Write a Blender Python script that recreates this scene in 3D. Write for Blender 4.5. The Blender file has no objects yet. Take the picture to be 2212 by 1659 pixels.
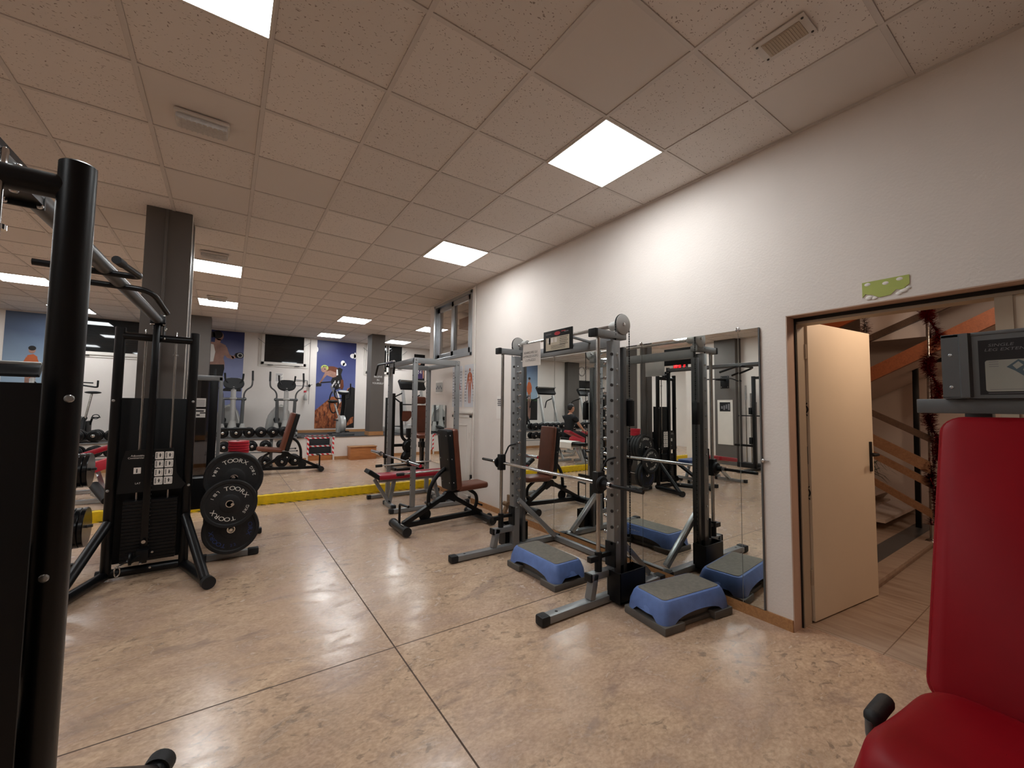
import bpy, bmesh, math, random
from mathutils import Vector, Matrix, Quaternion
random.seed(7)
SC = bpy.context.scene
COL = SC.collection
PI = math.pi
# ---------------------------------------------------------------- camera
ZC = 1.42
CEIL = 3.274
FPX, YAW, PITCH, ROLL = 892.765, 0.60432441, 0.056901865, 0.011124753
_f = Vector((math.sin(YAW) * math.cos(PITCH), math.cos(YAW) * math.cos(PITCH), math.sin(PITCH)))
_r = Vector((math.cos(YAW), -math.sin(YAW), 0)); _u = _r.cross(_f)
_c, _s = math.cos(ROLL), math.sin(ROLL)
_R = _c * _r + _s * _u; _U = -_s * _r + _c * _u
cam_data = bpy.data.cameras.new('camera')
cam = bpy.data.objects.new('camera', cam_data); COL.objects.link(cam)
cam_data.sensor_fit = 'HORIZONTAL'; cam_data.sensor_width = 36.0
cam_data.lens = FPX / 2212.0 * 36.0
cam_data.clip_start = 0.02; cam_data.clip_end = 100
m = Matrix(((_R.x, _U.x, -_f.x, 0), (_R.y, _U.y, -_f.y, 0), (_R.z, _U.z, -_f.z, ZC), (0, 0, 0, 1)))
cam.matrix_world = m
SC.camera = cam
# ---------------------------------------------------------------- world, exposure
w = bpy.data.worlds.new('night'); SC.world = w; w.use_nodes = True
w.node_tree.nodes['Background'].inputs[0].default_value = (0.010, 0.012, 0.018, 1)
w.node_tree.nodes['Background'].inputs[1].default_value = 1.0
SC.view_settings.view_transform = 'Standard'; SC.view_settings.look = 'None'
SC.view_settings.exposure = 0.0; SC.view_settings.gamma = 1.0
SC.view_settings.use_curve_mapping = False
try:
    SC.cycles.use_denoising = True
    SC.cycles.max_bounces = 10; SC.cycles.diffuse_bounces = 5; SC.cycles.glossy_bounces = 6
    SC.cycles.transmission_bounces = 8; SC.cycles.transparent_max_bounces = 8
    SC.cycles.sample_clamp_indirect = 6.0
    SC.cycles.caustics_reflective = False; SC.cycles.caustics_refractive = False
except Exception: pass
PANEL_STRENGTH = 26.0
PANEL_COLOR = (0.955, 1.0, 1.015)
HALL_LAMP_W = 27.0
# warm bulb of the stairwell beyond the open door
_l = bpy.data.lights.new('stairwell_bulb', 'POINT'); _l.energy = HALL_LAMP_W; _l.color = (1.0, 0.76, 0.55); _l.shadow_soft_size = 0.07
_lo = bpy.data.objects.new('stairwell_bulb', _l); COL.objects.link(_lo); _lo.location = (3.95, 0.42, 2.36)
_l2 = bpy.data.lights.new('stair_fill_light', 'POINT'); _l2.energy = 17.0; _l2.color = (1.0, 0.88, 0.78); _l2.shadow_soft_size = 0.07  # unseen fill lamp, added to brighten the deeper stairwell
_lo2 = bpy.data.objects.new('stair_fill_light', _l2); COL.objects.link(_lo2); _lo2.location = (5.4, 0.2, 2.75)

# ---------------------------------------------------------------- materials
MATS = {}
def srgb(c):
    return tuple(((x / 255) / 12.92 if x / 255 <= 0.04045 else ((x / 255 + 0.055) / 1.055) ** 2.4) for x in c)
def mat(name, rgb, rough=0.5, metal=0.0, var=0.06, scale=9.0, bump=0.0, bscale=120.0, spec=0.5, emit=0.0, coat=0.0, alpha=None, trans=0.0, ior=1.45):
    if name in MATS: return MATS[name]
    M = bpy.data.materials.new(name); M.use_nodes = True; nt = M.node_tree; N = nt.nodes; L = nt.links
    b = N['Principled BSDF']; col = srgb(rgb) if max(rgb) > 1 else rgb
    b.inputs['Roughness'].default_value = rough; b.inputs['Metallic'].default_value = metal
    b.inputs['Specular IOR Level'].default_value = spec
    b.inputs['Coat Weight'].default_value = coat; b.inputs['IOR'].default_value = ior
    b.inputs['Transmission Weight'].default_value = trans
    tc = N.new('ShaderNodeTexCoord')
    if var > 0:
        nz = N.new('ShaderNodeTexNoise'); nz.inputs['Scale'].default_value = scale; nz.inputs['Detail'].default_value = 6
        L.new(tc.outputs['Object'], nz.inputs['Vector'])
        rp = N.new('ShaderNodeValToRGB'); e = rp.color_ramp.elements
        e[0].position = 0.3; e[1].position = 0.7
        e[0].color = tuple(x * (1 - var) for x in col) + (1,); e[1].color = tuple(min(1, x * (1 + var)) for x in col) + (1,)
        L.new(nz.outputs['Fac'], rp.inputs['Fac']); L.new(rp.outputs['Color'], b.inputs['Base Color'])
    else:
        b.inputs['Base Color'].default_value = col + (1,)
    if bump > 0:
        n2 = N.new('ShaderNodeTexNoise'); n2.inputs['Scale'].default_value = bscale; n2.inputs['Detail'].default_value = 4
        L.new(tc.outputs['Object'], n2.inputs['Vector'])
        bp = N.new('ShaderNodeBump'); bp.inputs['Strength'].default_value = bump; bp.inputs['Distance'].default_value = 0.004
        L.new(n2.outputs['Fac'], bp.inputs['Height']); L.new(bp.outputs['Normal'], b.inputs['Normal'])
    if emit > 0:
        b.inputs['Emission Color'].default_value = col + (1,); b.inputs['Emission Strength'].default_value = emit
    MATS[name] = M
    return M

mat('black_paint', (11, 11, 13), 0.36, 0.0, 0.15, 6, 0.05, 300, spec=0.35)
mat('black_paint_gloss', (10, 10, 12), 0.24, 0.0, 0.1, 6, spec=0.4)
mat('black_plastic', (13, 13, 14), 0.5, 0.0, 0.12, 14, 0.08, 260, spec=0.35)
mat('black_rubber', (19, 19, 21), 0.62, 0.0, 0.25, 60, 0.12, 240)
mat('black_mat_rubber', (44, 43, 45), 0.7, 0.0, 0.18, 5, 0.1, 300)
mat('grey_steel', (132, 133, 134), 0.33, 0.35, 0.06, 7, 0.04, 260)
mat('dark_steel', (92, 93, 94), 0.36, 0.4, 0.08, 7, 0.04, 260)
mat('brace_steel', (170, 172, 172), 0.25, 0.6, 0.06, 7)
mat('chrome', (205, 205, 206), 0.12, 1.0, 0.03, 10)
mat('worn_chrome', (176, 172, 168), 0.24, 1.0, 0.08, 14)
mat('aluminium', (178, 180, 182), 0.28, 0.9, 0.05, 12)
mat('white_wall', (222, 213, 206), 0.75, 0, 0.025, 3.0, 0.35, 70)
mat('hall_wall', (205, 190, 180), 0.8, 0, 0.03, 3, 0.2, 60)
mat('pillar_grey', (92, 86, 82), 0.7, 0, 0.05, 2.5, 0.15, 80)
mat('white_paint', (215, 208, 200), 0.45, 0, 0.03, 5)
mat('door_cream', (220, 204, 182), 0.5, 0, 0.03, 2)
mat('jamb_beige', (176, 160, 140), 0.55, 0, 0.05, 4)
mat('jamb_dark', (26, 20, 16), 0.7)
mat('reveal_pink', (190, 160, 142), 0.7, 0, 0.05, 4, 0.2, 60)
mat('chart_paper', (206, 206, 210), 0.6, 0, 0.02)
mat('paper', (228, 222, 216), 0.75, 0, 0.03, 8, 0.1, 20)
mat('ink', (30, 28, 30), 0.7, 0, 0)
mat('grey_ink', (110, 108, 112), 0.7, 0, 0)
mat('red_vinyl', (150, 22, 40), 0.36, 0, 0.06, 5, 0.06, 500)
mat('dark_red_vinyl', (130, 4, 18), 0.46, 0, 0.06, 5, 0.06, 500, spec=0.2)
mat('brown_vinyl', (104, 58, 42), 0.36, 0, 0.14, 7, 0.06, 400)
mat('blue_vinyl', (52, 74, 118), 0.42, 0, 0.08, 6)
mat('step_blue', (92, 116, 170), 0.5, 0, 0.1, 20, 0.1, 200)
mat('step_grey', (122, 116, 106), 0.85, 0, 0.14, 40, 0.3, 320)
mat('step_base', (92, 88, 84), 0.7, 0, 0.1, 10)
mat('yellow_paint', (226, 190, 20), 0.42, 0, 0.12, 18, 0.25, 60)
mat('yellow_plastic', (212, 170, 40), 0.45, 0, 0.05, 20)
mat('red_plastic', (176, 32, 48), 0.42, 0, 0.06, 20)
mat('red_tape', (190, 30, 40), 0.4, 0, 0.03)
mat('white_tape', (225, 222, 220), 0.4, 0, 0.03)
mat('light_grey_plastic', (168, 166, 162), 0.45, 0, 0.05, 8)
mat('silver_plastic', (186, 186, 184), 0.32, 0.35, 0.04, 8)
mat('tower_text_white', (230, 230, 230), 0.6, 0, 0)
mat('plate_text_white', (225, 222, 215), 0.6, 0, 0)
mat('plate_text_blue', (40, 58, 110), 0.6, 0, 0)
mat('skin', (196, 146, 122), 0.55, 0, 0.06, 18)
mat('hair_dark', (22, 17, 15), 0.6, 0, 0.2, 60)
mat('cloth_black', (20, 20, 23), 0.85, 0, 0.15, 30, 0.2, 150)
mat('cloth_red', (160, 30, 36), 0.8, 0, 0.1, 30)
mat('towel_white', (225, 220, 214), 0.9, 0, 0.05, 30, 0.4, 120)
mat('tinsel_red', (140, 14, 26), 0.22, 0.75, 0.4, 60)
mat('tinsel_silver', (200, 190, 188), 0.2, 0.9, 0.2, 60)
mat('plant_green', (44, 66, 40), 0.6, 0, 0.25, 20)
mat('basket_brown', (120, 92, 66), 0.7, 0, 0.3, 70, 0.4, 90)
mat('sign_green', (168, 178, 92), 0.55, 0, 0.06, 12)
mat('orange_board', (170, 84, 42), 0.5, 0, 0.1, 5)
mat('night_glass', (22, 24, 25), 0.03, 0, 0, spec=0.55)
mat('screen_black', (10, 11, 14), 0.12, 0, 0)
mat('led_red', (255, 20, 26), 0.4, 0, 0, emit=5.0)
mat('tile_vent', (206, 198, 190), 0.5, 0, 0.03)
mat('screw_dark', (60, 54, 48), 0.7, 0, 0.1, 30)  # plain dark brown of the vent screws
mat('lamp_lens', (190, 186, 182), 0.35, 0, 0.1, 60)
mat('t_bar', (206, 198, 192), 0.55, 0, 0.04, 8)

def nodes(name):
    M = bpy.data.materials.new(name); M.use_nodes = True; MATS[name] = M
    nt = M.node_tree
    return M, nt.nodes, nt.links, nt.nodes['Principled BSDF']
def mth(N, L, op, a, b=None, c=None):
    n = N.new('ShaderNodeMath'); n.operation = op
    for i, v in enumerate((a, b, c)):
        if v is None: continue
        if isinstance(v, (int, float)): n.inputs[i].default_value = v
        else: L.new(v, n.inputs[i])
    return n.outputs[0]
def mixc(N, L, fac, a, b, mode='MIX'):
    n = N.new('ShaderNodeMix'); n.data_type = 'RGBA'; n.blend_type = mode
    for sock, v in ((n.inputs[0], fac), (n.inputs[6], a), (n.inputs[7], b)):
        if isinstance(v, (int, float)): sock.default_value = v
        elif isinstance(v, tuple): sock.default_value = v + (1,) if len(v) == 3 else v
        else: L.new(v, sock)
    return n.outputs[2]
def noise(N, L, vec, scale, detail=6, rough=0.55, dist=0.0):
    n = N.new('ShaderNodeTexNoise'); n.inputs['Scale'].default_value = scale; n.inputs['Detail'].default_value = detail
    n.inputs['Roughness'].default_value = rough; n.inputs['Distortion'].default_value = dist
    L.new(vec, n.inputs['Vector']); return n.outputs['Fac']
def ramp(N, L, fac, stops):
    r = N.new('ShaderNodeValToRGB'); e = r.color_ramp.elements
    while len(e) < len(stops): e.new(0.5)
    for i, (p, c) in enumerate(stops):
        e[i].position = p; e[i].color = tuple(c) + (1,) if len(c) == 3 else c
    L.new(fac, r.inputs['Fac']); return r.outputs['Color']

def concrete():
    M, N, L, b = nodes('polished_concrete')
    g = N.new('ShaderNodeNewGeometry'); P = g.outputs['Position']
    mp = N.new('ShaderNodeMapping'); mp.inputs['Scale'].default_value = (1.0, 1.55, 1.0); mp.inputs['Rotation'].default_value = (0, 0, 0.5)
    L.new(P, mp.inputs['Vector']); V = mp.outputs['Vector']
    n1 = noise(N, L, V, 1.1, 7, 0.6, 0.8); n2 = noise(N, L, V, 3.6, 8, 0.66, 1.2); n3 = noise(N, L, V, 15.0, 6, 0.6, 0.6); n4 = noise(N, L, V, 0.45, 3, 0.5)
    base = ramp(N, L, n2, [(0.34, srgb((132, 106, 86))), (0.45, srgb((168, 138, 114))), (0.55, srgb((190, 160, 134))), (0.68, srgb((214, 186, 158)))])
    tint = ramp(N, L, n1, [(0.36, srgb((164, 138, 130))), (0.50, srgb((186, 156, 130))), (0.64, srgb((202, 172, 140)))])
    c1 = mixc(N, L, 0.42, base, tint)
    n6 = noise(N, L, V, 42.0, 4, 0.6, 0.4)
    c1 = mixc(N, L, 0.35, c1, ramp(N, L, n6, [(0.35, srgb((150, 122, 100))), (0.65, srgb((216, 188, 162)))]))
    st = ramp(N, L, n3, [(0.36, (1, 1, 1)), (0.44, (0, 0, 0))])
    st2 = ramp(N, L, n1, [(0.47, (0, 0, 0)), (0.58, (1, 1, 1))])
    stf = mth(N, L, 'MULTIPLY', st, st2)
    c2 = mixc(N, L, mth(N, L, 'MULTIPLY', stf, 0.6), c1, srgb((104, 88, 76)))
    n5 = noise(N, L, V, 2.0, 6, 0.62, 1.6)
    dk = ramp(N, L, n5, [(0.56, (0, 0, 0)), (0.67, (1, 1, 1))])
    c2 = mixc(N, L, mth(N, L, 'MULTIPLY', dk, 0.5), c2, srgb((124, 104, 98)))
    n7 = noise(N, L, V, 3.4, 5, 0.6, 0.6)
    sp = ramp(N, L, n7, [(0.70, (0, 0, 0)), (0.76, (1, 1, 1))])
    c2 = mixc(N, L, mth(N, L, 'MULTIPLY', sp, 0.6), c2, srgb((84, 74, 68)))
    sx = N.new('ShaderNodeSeparateXYZ'); L.new(P, sx.inputs[0])
    X, Y = sx.outputs[0], sx.outputs[1]
    def line(co, at, half):
        d = mth(N, L, 'ABSOLUTE', mth(N, L, 'SUBTRACT', co, at)); return mth(N, L, 'LESS_THAN', d, half)
    ln = line(X, 0.88, 0.0042)
    for at, h in ((2.462, 0.0042), (5.15, 0.0042), (9.35, 0.004)):
        ln = mth(N, L, 'MAXIMUM', ln, line(Y, at, h))
    ln = mth(N, L, 'MAXIMUM', ln, line(X, -3.0, 0.004))
    c3 = mixc(N, L, mth(N, L, 'MULTIPLY', ln, 0.92), c2, srgb((54, 38, 28)))
    L.new(c3, b.inputs['Base Color'])
    r = ramp(N, L, n2, [(0.35, (0.30,) * 3), (0.5, (0.21,) * 3), (0.65, (0.17,) * 3)])
    L.new(mth(N, L, 'MAXIMUM', r, mth(N, L, 'MULTIPLY', ln, 0.9)), b.inputs['Roughness']); b.inputs['Specular IOR Level'].default_value = 0.55
    bp = N.new('ShaderNodeBump'); bp.inputs['Strength'].default_value = 0.30; bp.inputs['Distance'].default_value = 0.006
    hsum = mth(N, L, 'ADD', mth(N, L, 'MULTIPLY', n2, 0.6), mth(N, L, 'MULTIPLY', n3, 0.12))
    L.new(hsum, bp.inputs['Height']); L.new(bp.outputs['Normal'], b.inputs['Normal'])
concrete()
def ceiling_tiles():
    M, N, L, b = nodes('ceiling_tile')
    g = N.new('ShaderNodeNewGeometry'); P = g.outputs['Position']
    sx = N.new('ShaderNodeSeparateXYZ'); L.new(P, sx.inputs[0])
    def cell(o, off): return mth(N, L, 'DIVIDE', mth(N, L, 'SUBTRACT', o, off), 0.6)
    u, v = cell(sx.outputs[0], 0.7127), cell(sx.outputs[1], 1.749)
    fu, fv = mth(N, L, 'FLOOR', u), mth(N, L, 'FLOOR', v)
    cb = N.new('ShaderNodeCombineXYZ'); L.new(fu, cb.inputs[0]); L.new(fv, cb.inputs[1])
    wn = N.new('ShaderNodeTexWhiteNoise'); wn.noise_dimensions = '3D'; L.new(cb.outputs[0], wn.inputs['Vector'])
    rnd = wn.outputs['Value']
    # worm-hole fissures
    mp = N.new('ShaderNodeMapping'); mp.inputs['Scale'].default_value = (1, 2.1, 1)
    wn2 = N.new('ShaderNodeTexNoise'); wn2.inputs['Scale'].default_value = 16; L.new(P, wn2.inputs['Vector'])
    va = N.new('ShaderNodeVectorMath'); va.operation = 'SCALE'; va.inputs[3].default_value = 0.07; L.new(wn2.outputs['Color'], va.inputs[0])
    vb = N.new('ShaderNodeVectorMath'); vb.operation = 'ADD'; L.new(P, vb.inputs[0]); L.new(va.outputs[0], vb.inputs[1]); L.new(vb.outputs[0], mp.inputs['Vector'])
    vo = N.new('ShaderNodeTexVoronoi'); vo.inputs['Scale'].default_value = 42; L.new(mp.outputs[0], vo.inputs['Vector'])
    fl = mth(N, L, 'LESS_THAN', vo.outputs['Distance'], 0.20)
    hole_sel = noise(N, L, P, 30, 2)
    fl = mth(N, L, 'MULTIPLY', fl, mth(N, L, 'GREATER_THAN', hole_sel, 0.44))
    plain = mth(N, L, 'GREATER_THAN', rnd, 0.14)
    fl = mth(N, L, 'MULTIPLY', fl, plain)
    c0 = ramp(N, L, rnd, [(0.0, srgb((214, 206, 200))), (1.0, srgb((228, 220, 214)))])
    c1 = mixc(N, L, mth(N, L, 'MULTIPLY', fl, 0.75), c0, srgb((122, 106, 96)))
    # shadow of the joint gap, painted dark along the tile rim
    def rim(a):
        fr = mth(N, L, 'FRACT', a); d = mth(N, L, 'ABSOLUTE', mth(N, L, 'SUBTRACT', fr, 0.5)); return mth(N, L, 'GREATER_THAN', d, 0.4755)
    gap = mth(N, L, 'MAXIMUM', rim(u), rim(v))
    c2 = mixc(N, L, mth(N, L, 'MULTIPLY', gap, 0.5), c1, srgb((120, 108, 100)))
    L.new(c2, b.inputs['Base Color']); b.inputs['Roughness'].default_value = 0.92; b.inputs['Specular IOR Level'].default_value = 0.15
    bp = N.new('ShaderNodeBump'); bp.inputs['Strength'].default_value = 0.4; bp.inputs['Distance'].default_value = 0.004; bp.invert = True
    L.new(fl, bp.inputs['Height']); L.new(bp.outputs['Normal'], b.inputs['Normal'])
ceiling_tiles()
def wood(name, lo, hi, scale=(1, 12, 12), rough=0.45):
    M, N, L, b = nodes(name)
    tc = N.new('ShaderNodeTexCoord'); mp = N.new('ShaderNodeMapping'); mp.inputs['Scale'].default_value = scale
    L.new(tc.outputs['Object'], mp.inputs['Vector'])
    n = noise(N, L, mp.outputs[0], 3.2, 8, 0.65, 1.2)
    L.new(ramp(N, L, n, [(0.3, srgb(lo)), (0.7, srgb(hi))]), b.inputs['Base Color']); b.inputs['Roughness'].default_value = rough
wood('skirting_wood', (150, 104, 66), (186, 138, 92))
wood('box_wood', (150, 90, 48), (186, 122, 70))
wood('rail_wood', (124, 88, 62), (156, 116, 84))
wood('stringer_wood', (118, 60, 30), (146, 80, 42))
wood('dark_stringer_wood', (70, 52, 40), (98, 74, 56))
def tiles_floor():
    M, N, L, b = nodes('hall_tile')
    g = N.new('ShaderNodeNewGeometry'); P = g.outputs['Position']
    br = N.new('ShaderNodeTexBrick'); br.offset = 0.0; br.inputs['Scale'].default_value = 1.0
    br.inputs['Mortar Size'].default_value = 0.003; br.inputs['Brick Width'].default_value = 1.05; br.inputs['Row Height'].default_value = 0.45
    mp = N.new('ShaderNodeMapping'); mp.inputs['Location'].default_value = (-3.25, -0.815, 0); L.new(P, mp.inputs['Vector']); L.new(mp.outputs[0], br.inputs['Vector'])
    mp2 = N.new('ShaderNodeMapping'); mp2.inputs['Scale'].default_value = (9, 1.2, 1); L.new(P, mp2.inputs['Vector'])
    n = noise(N, L, mp2.outputs[0], 2.0, 6, 0.6, 0.4)
    c = ramp(N, L, n, [(0.3, srgb((148, 124, 106))), (0.7, srgb((180, 160, 142)))])
    L.new(mixc(N, L, br.outputs['Fac'], c, srgb((120, 98, 80))), b.inputs['Base Color']); b.inputs['Roughness'].default_value = 0.35
tiles_floor()
def mirror_mat():
    M, N, L, b = nodes('mirror_silver')
    b.inputs['Base Color'].default_value = (0.86, 0.90, 0.88, 1); b.inputs['Metallic'].default_value = 1.0; b.inputs['Roughness'].default_value = 0.0
mirror_mat()
def glass(name, col, ior_mix=0.09, tint=1.0):
    # thin sheet: see-through with a weak sheen
    M = bpy.data.materials.new(name); M.use_nodes = True; MATS[name] = M; nt = M.node_tree; N = nt.nodes; L = nt.links
    N.remove(N['Principled BSDF']); out = N['Material Output']
    t = N.new('ShaderNodeBsdfTransparent'); t.inputs[0].default_value = col + (1,)
    g = N.new('ShaderNodeBsdfGlossy'); g.inputs['Roughness'].default_value = 0.02
    fr = N.new('ShaderNodeFresnel'); fr.inputs[0].default_value = 1.5
    mx = N.new('ShaderNodeMixShader'); gm = N.new('ShaderNodeNewGeometry'); fc = mth(N, L, 'MULTIPLY', fr.outputs[0], mth(N, L, 'SUBTRACT', 1.0, gm.outputs['Backfacing'])); L.new(fc, mx.inputs[0]); L.new(t.outputs[0], mx.inputs[1]); L.new(g.outputs[0], mx.inputs[2])
    L.new(mx.outputs[0], out.inputs[0])
glass('window_glass', (0.94, 0.93, 0.91)); glass('smoked_glass', (0.30, 0.29, 0.29))
def panel_emit():
    M = bpy.data.materials.new('led_panel'); M.use_nodes = True; MATS['led_panel'] = M
    b = M.node_tree.nodes['Principled BSDF']; b.inputs['Base Color'].default_value = (0.9, 0.9, 0.88, 1)
    b.inputs['Emission Color'].default_value = PANEL_COLOR + (1,); b.inputs['Emission Strength'].default_value = PANEL_STRENGTH
panel_emit()
def sky_print(name, top, bot, z0, z1):
    # printed poster sky: part of the artwork, a plain vertical blend of inks with clouds
    M, N, L, b = nodes(name)
    g = N.new('ShaderNodeNewGeometry'); sx = N.new('ShaderNodeSeparateXYZ'); L.new(g.outputs['Position'], sx.inputs[0])
    f = mth(N, L, 'DIVIDE', mth(N, L, 'SUBTRACT', sx.outputs[2], z0), z1 - z0)
    n = noise(N, L, g.outputs['Position'], 1.6, 4)
    f = mth(N, L, 'ADD', f, mth(N, L, 'MULTIPLY', mth(N, L, 'SUBTRACT', n, 0.5), 0.25))
    L.new(ramp(N, L, f, [(0.1, srgb(bot)), (0.8, srgb(top))]), b.inputs['Base Color']); b.inputs['Roughness'].default_value = 0.5
sky_print('print_sky', (36, 40, 92), (92, 102, 156), 1.6, 3.25)
sky_print('print_dusk', (34, 40, 90), (128, 134, 172), 2.2, 3.25)
sky_print('print_runner_sky', (78, 92, 116), (142, 162, 180), 1.8, 3.1)
mat('pilaster_grey', (138, 132, 130), 0.75, 0, 0.04, 3)
def rock_print():
    M, N, L, b = nodes('print_rock'); g = N.new('ShaderNodeNewGeometry')
    mp = N.new('ShaderNodeMapping'); mp.inputs['Rotation'].default_value = (0, 0.7, 0); mp.inputs['Scale'].default_value = (2.6, 1, 1); L.new(g.outputs['Position'], mp.inputs['Vector'])
    n = noise(N, L, mp.outputs[0], 7, 8, 0.7, 0.6)
    L.new(ramp(N, L, n, [(0.36, srgb((52, 26, 18))), (0.5, srgb((150, 78, 44))), (0.66, srgb((206, 132, 84)))]), b.inputs['Base Color']); b.inputs['Roughness'].default_value = 0.5
rock_print()
# ---------------------------------------------------------------- mesh helpers
def V3(*a): return Vector(a[0]) if len(a) == 1 else Vector(a)
def basis(d):
    d = Vector(d).normalized()
    a = Vector((0, 0, 1)) if abs(d.z) < 0.95 else Vector((1, 0, 0))
    x = a.cross(d).normalized(); y = d.cross(x); return x, y, d
_glyph = {}
def glyphs(s, bold=False):
    """triangulated outline of a string, size 1, centred on x, baseline 0"""
    k = s
    if k in _glyph: return _glyph[k]
    cu = bpy.data.curves.new('t', 'FONT'); cu.body = s; cu.align_x = 'CENTER'; cu.size = 1.0; cu.resolution_u = 3
    o = bpy.data.objects.new('t', cu)
    me = bpy.data.meshes.new_from_object(o)
    vs = [v.co.copy() for v in me.vertices]; fs = [tuple(p.vertices) for p in me.polygons]
    bpy.data.objects.remove(o); bpy.data.curves.remove(cu); bpy.data.meshes.remove(me)
    _glyph[k] = (vs, fs); return vs, fs
class MB:
    def __init__(s): s.bm = bmesh.new(); s.mi = 0
    def raw(s, vs, fs):
        bv = [s.bm.verts.new(v) for v in vs]
        for f in fs:
            try:
                fc = s.bm.faces.new([bv[i] for i in f]); fc.material_index = s.mi
            except ValueError: pass
        return s
    def merge(s, b, M=None):
        b.verts.index_update()
        vs = [(M @ v.co if M else v.co.copy()) for v in b.verts]; fs = [[v.index for v in f.verts] for f in b.faces]
        b.free(); return s.raw(vs, fs)
    def box(s, c, size, rot=None, bev=0.0, seg=2, taper=None):
        b = bmesh.new(); bmesh.ops.create_cube(b, size=1.0)
        for v in b.verts:
            v.co = Vector((v.co.x * size[0], v.co.y * size[1], v.co.z * size[2]))
            if taper and v.co.z > 0: v.co.x *= taper[0]; v.co.y *= taper[1]
        if bev > 0:
            bmesh.ops.bevel(b, geom=b.edges[:], offset=min(bev, min(size) * 0.48), segments=seg, profile=0.6, affect='EDGES')
        M = Matrix.Translation(Vector(c))
        if rot is not None: M = M @ (rot if isinstance(rot, Matrix) else Matrix.Rotation(rot, 4, 'Z'))
        return s.merge(b, M)
    def lo_hi(s, lo, hi, bev=0.0):
        lo, hi = Vector(lo), Vector(hi); return s.box((lo + hi) / 2, hi - lo, bev=bev)
    def bar(s, a, b, w, h=None, up=(0, 0, 1), bev=0.004):
        """rectangular tube from a to b; w across, h along up"""
        a, b = Vector(a), Vector(b); h = h or w; d = (b - a); ln = d.length; d.normalize(); up = Vector(up)
        if abs(d.dot(up)) > 0.97: up = Vector((1, 0, 0)) if abs(d.x) < 0.9 else Vector((0, 1, 0))
        x = d.cross(up).normalized(); z = x.cross(d)
        R = Matrix((x, d, z)).transposed().to_4x4()
        return s.box((a + b) / 2, (w, ln, h), R, bev)
    def tube(s, pts, r, n=12, bend=0.0, caps=True, k=5, closed=False):
        P = [Vector(p) for p in pts]
        if bend > 0 and len(P) > 2:
            Q = [P[0]]
            for i in range(1, len(P) - 1):
                a, b, c = P[i - 1], P[i], P[i + 1]
                l = min(bend, (a - b).length * 0.48, (c - b).length * 0.48)
                p0, p2 = b + (a - b).normalized() * l, b + (c - b).normalized() * l
                for j in range(k + 1):
                    t = j / k; Q.append(p0 * (1 - t) ** 2 + b * 2 * t * (1 - t) + p2 * t * t)
            Q.append(P[-1]); P = Q
        rs = r if isinstance(r, (list, tuple)) else [r] * len(P)
        if len(rs) != len(P): rs = [rs[0] + (rs[-1] - rs[0]) * i / (len(P) - 1) for i in range(len(P))]
        rings = []; x = None
        for i, p in enumerate(P):
            if closed: d = P[(i + 1) % len(P)] - P[i - 1]
            else: d = (P[min(i + 1, len(P) - 1)] - P[max(i - 1, 0)])
            d.normalize()
            if x is None: x, y, _ = basis(d)
            else:
                x = (x - d * x.dot(d)).normalized(); y = d.cross(x)
            rings.append([s.bm.verts.new(p + (x * math.cos(2 * PI * j / n) + y * math.sin(2 * PI * j / n)) * rs[i]) for j in range(n)])
        m = len(rings)
        for i in range(m if closed else m - 1):
            A, B = rings[i], rings[(i + 1) % m]
            for j in range(n):
                f = s.bm.faces.new((A[j], A[(j + 1) % n], B[(j + 1) % n], B[j])); f.material_index = s.mi
        if caps and not closed:
            for ring, fl in ((rings[0], True), (rings[-1], False)):
                f = s.bm.faces.new(ring[::-1] if fl else ring); f.material_index = s.mi
        return s
    def cyl(s, a, b, r, n=20, r2=None): return s.tube([a, b], [r, r if r2 is None else r2], n)
    def lathe(s, prof, org=(0, 0, 0), axis=(0, 0, 1), n=32, caps=True):
        """prof: (radius, height) pairs along axis"""
        x, y, d = basis(axis); o = Vector(org); rings = []
        for r, h in prof:
            rings.append([s.bm.verts.new(o + d * h + (x * math.cos(2 * PI * j / n) + y * math.sin(2 * PI * j / n)) * max(r, 1e-5)) for j in range(n)])
        for A, B in zip(rings, rings[1:]):
            for j in range(n):
                f = s.bm.faces.new((A[j], A[(j + 1) % n], B[(j + 1) % n], B[j])); f.material_index = s.mi
        if caps:
            for ring in (rings[0], rings[-1]):
                try: f = s.bm.faces.new(ring); f.material_index = s.mi
                except ValueError: pass
        return s
    def prism(s, poly, org, ux, uy, th):
        """polygon (2d) laid in the ux,uy plane at org, extruded th along ux x uy"""
        o, ux, uy = Vector(org), Vector(ux), Vector(uy); nz = ux.cross(uy).normalized()
        A = [o + ux * p[0] + uy * p[1] for p in poly]; n = len(A)
        vs = A + [v + nz * th for v in A]
        fs = [list(range(n))[::-1], list(range(n, 2 * n))] + [[i, (i + 1) % n, n + (i + 1) % n, n + i] for i in range(n)]
        return s.raw(vs, fs)
    def flat(s, poly, org, ux, uy, mi=None):
        if mi is not None: s.mi = mi
        o, ux, uy = Vector(org), Vector(ux), Vector(uy)
        return s.raw([o + ux * p[0] + uy * p[1] for p in poly], [list(range(len(poly)))])
    def disc(s, c, r, org, ux, uy, mi=None, n=24, ry=None):
        return s.flat([(c[0] + r * math.cos(2 * PI * i / n), c[1] + (ry or r) * math.sin(2 * PI * i / n)) for i in range(n)], org, ux, uy, mi)
    def rect(s, x0, y0, x1, y1, org, ux, uy, mi=None): return s.flat([(x0, y0), (x1, y0), (x1, y1), (x0, y1)], org, ux, uy, mi)
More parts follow.
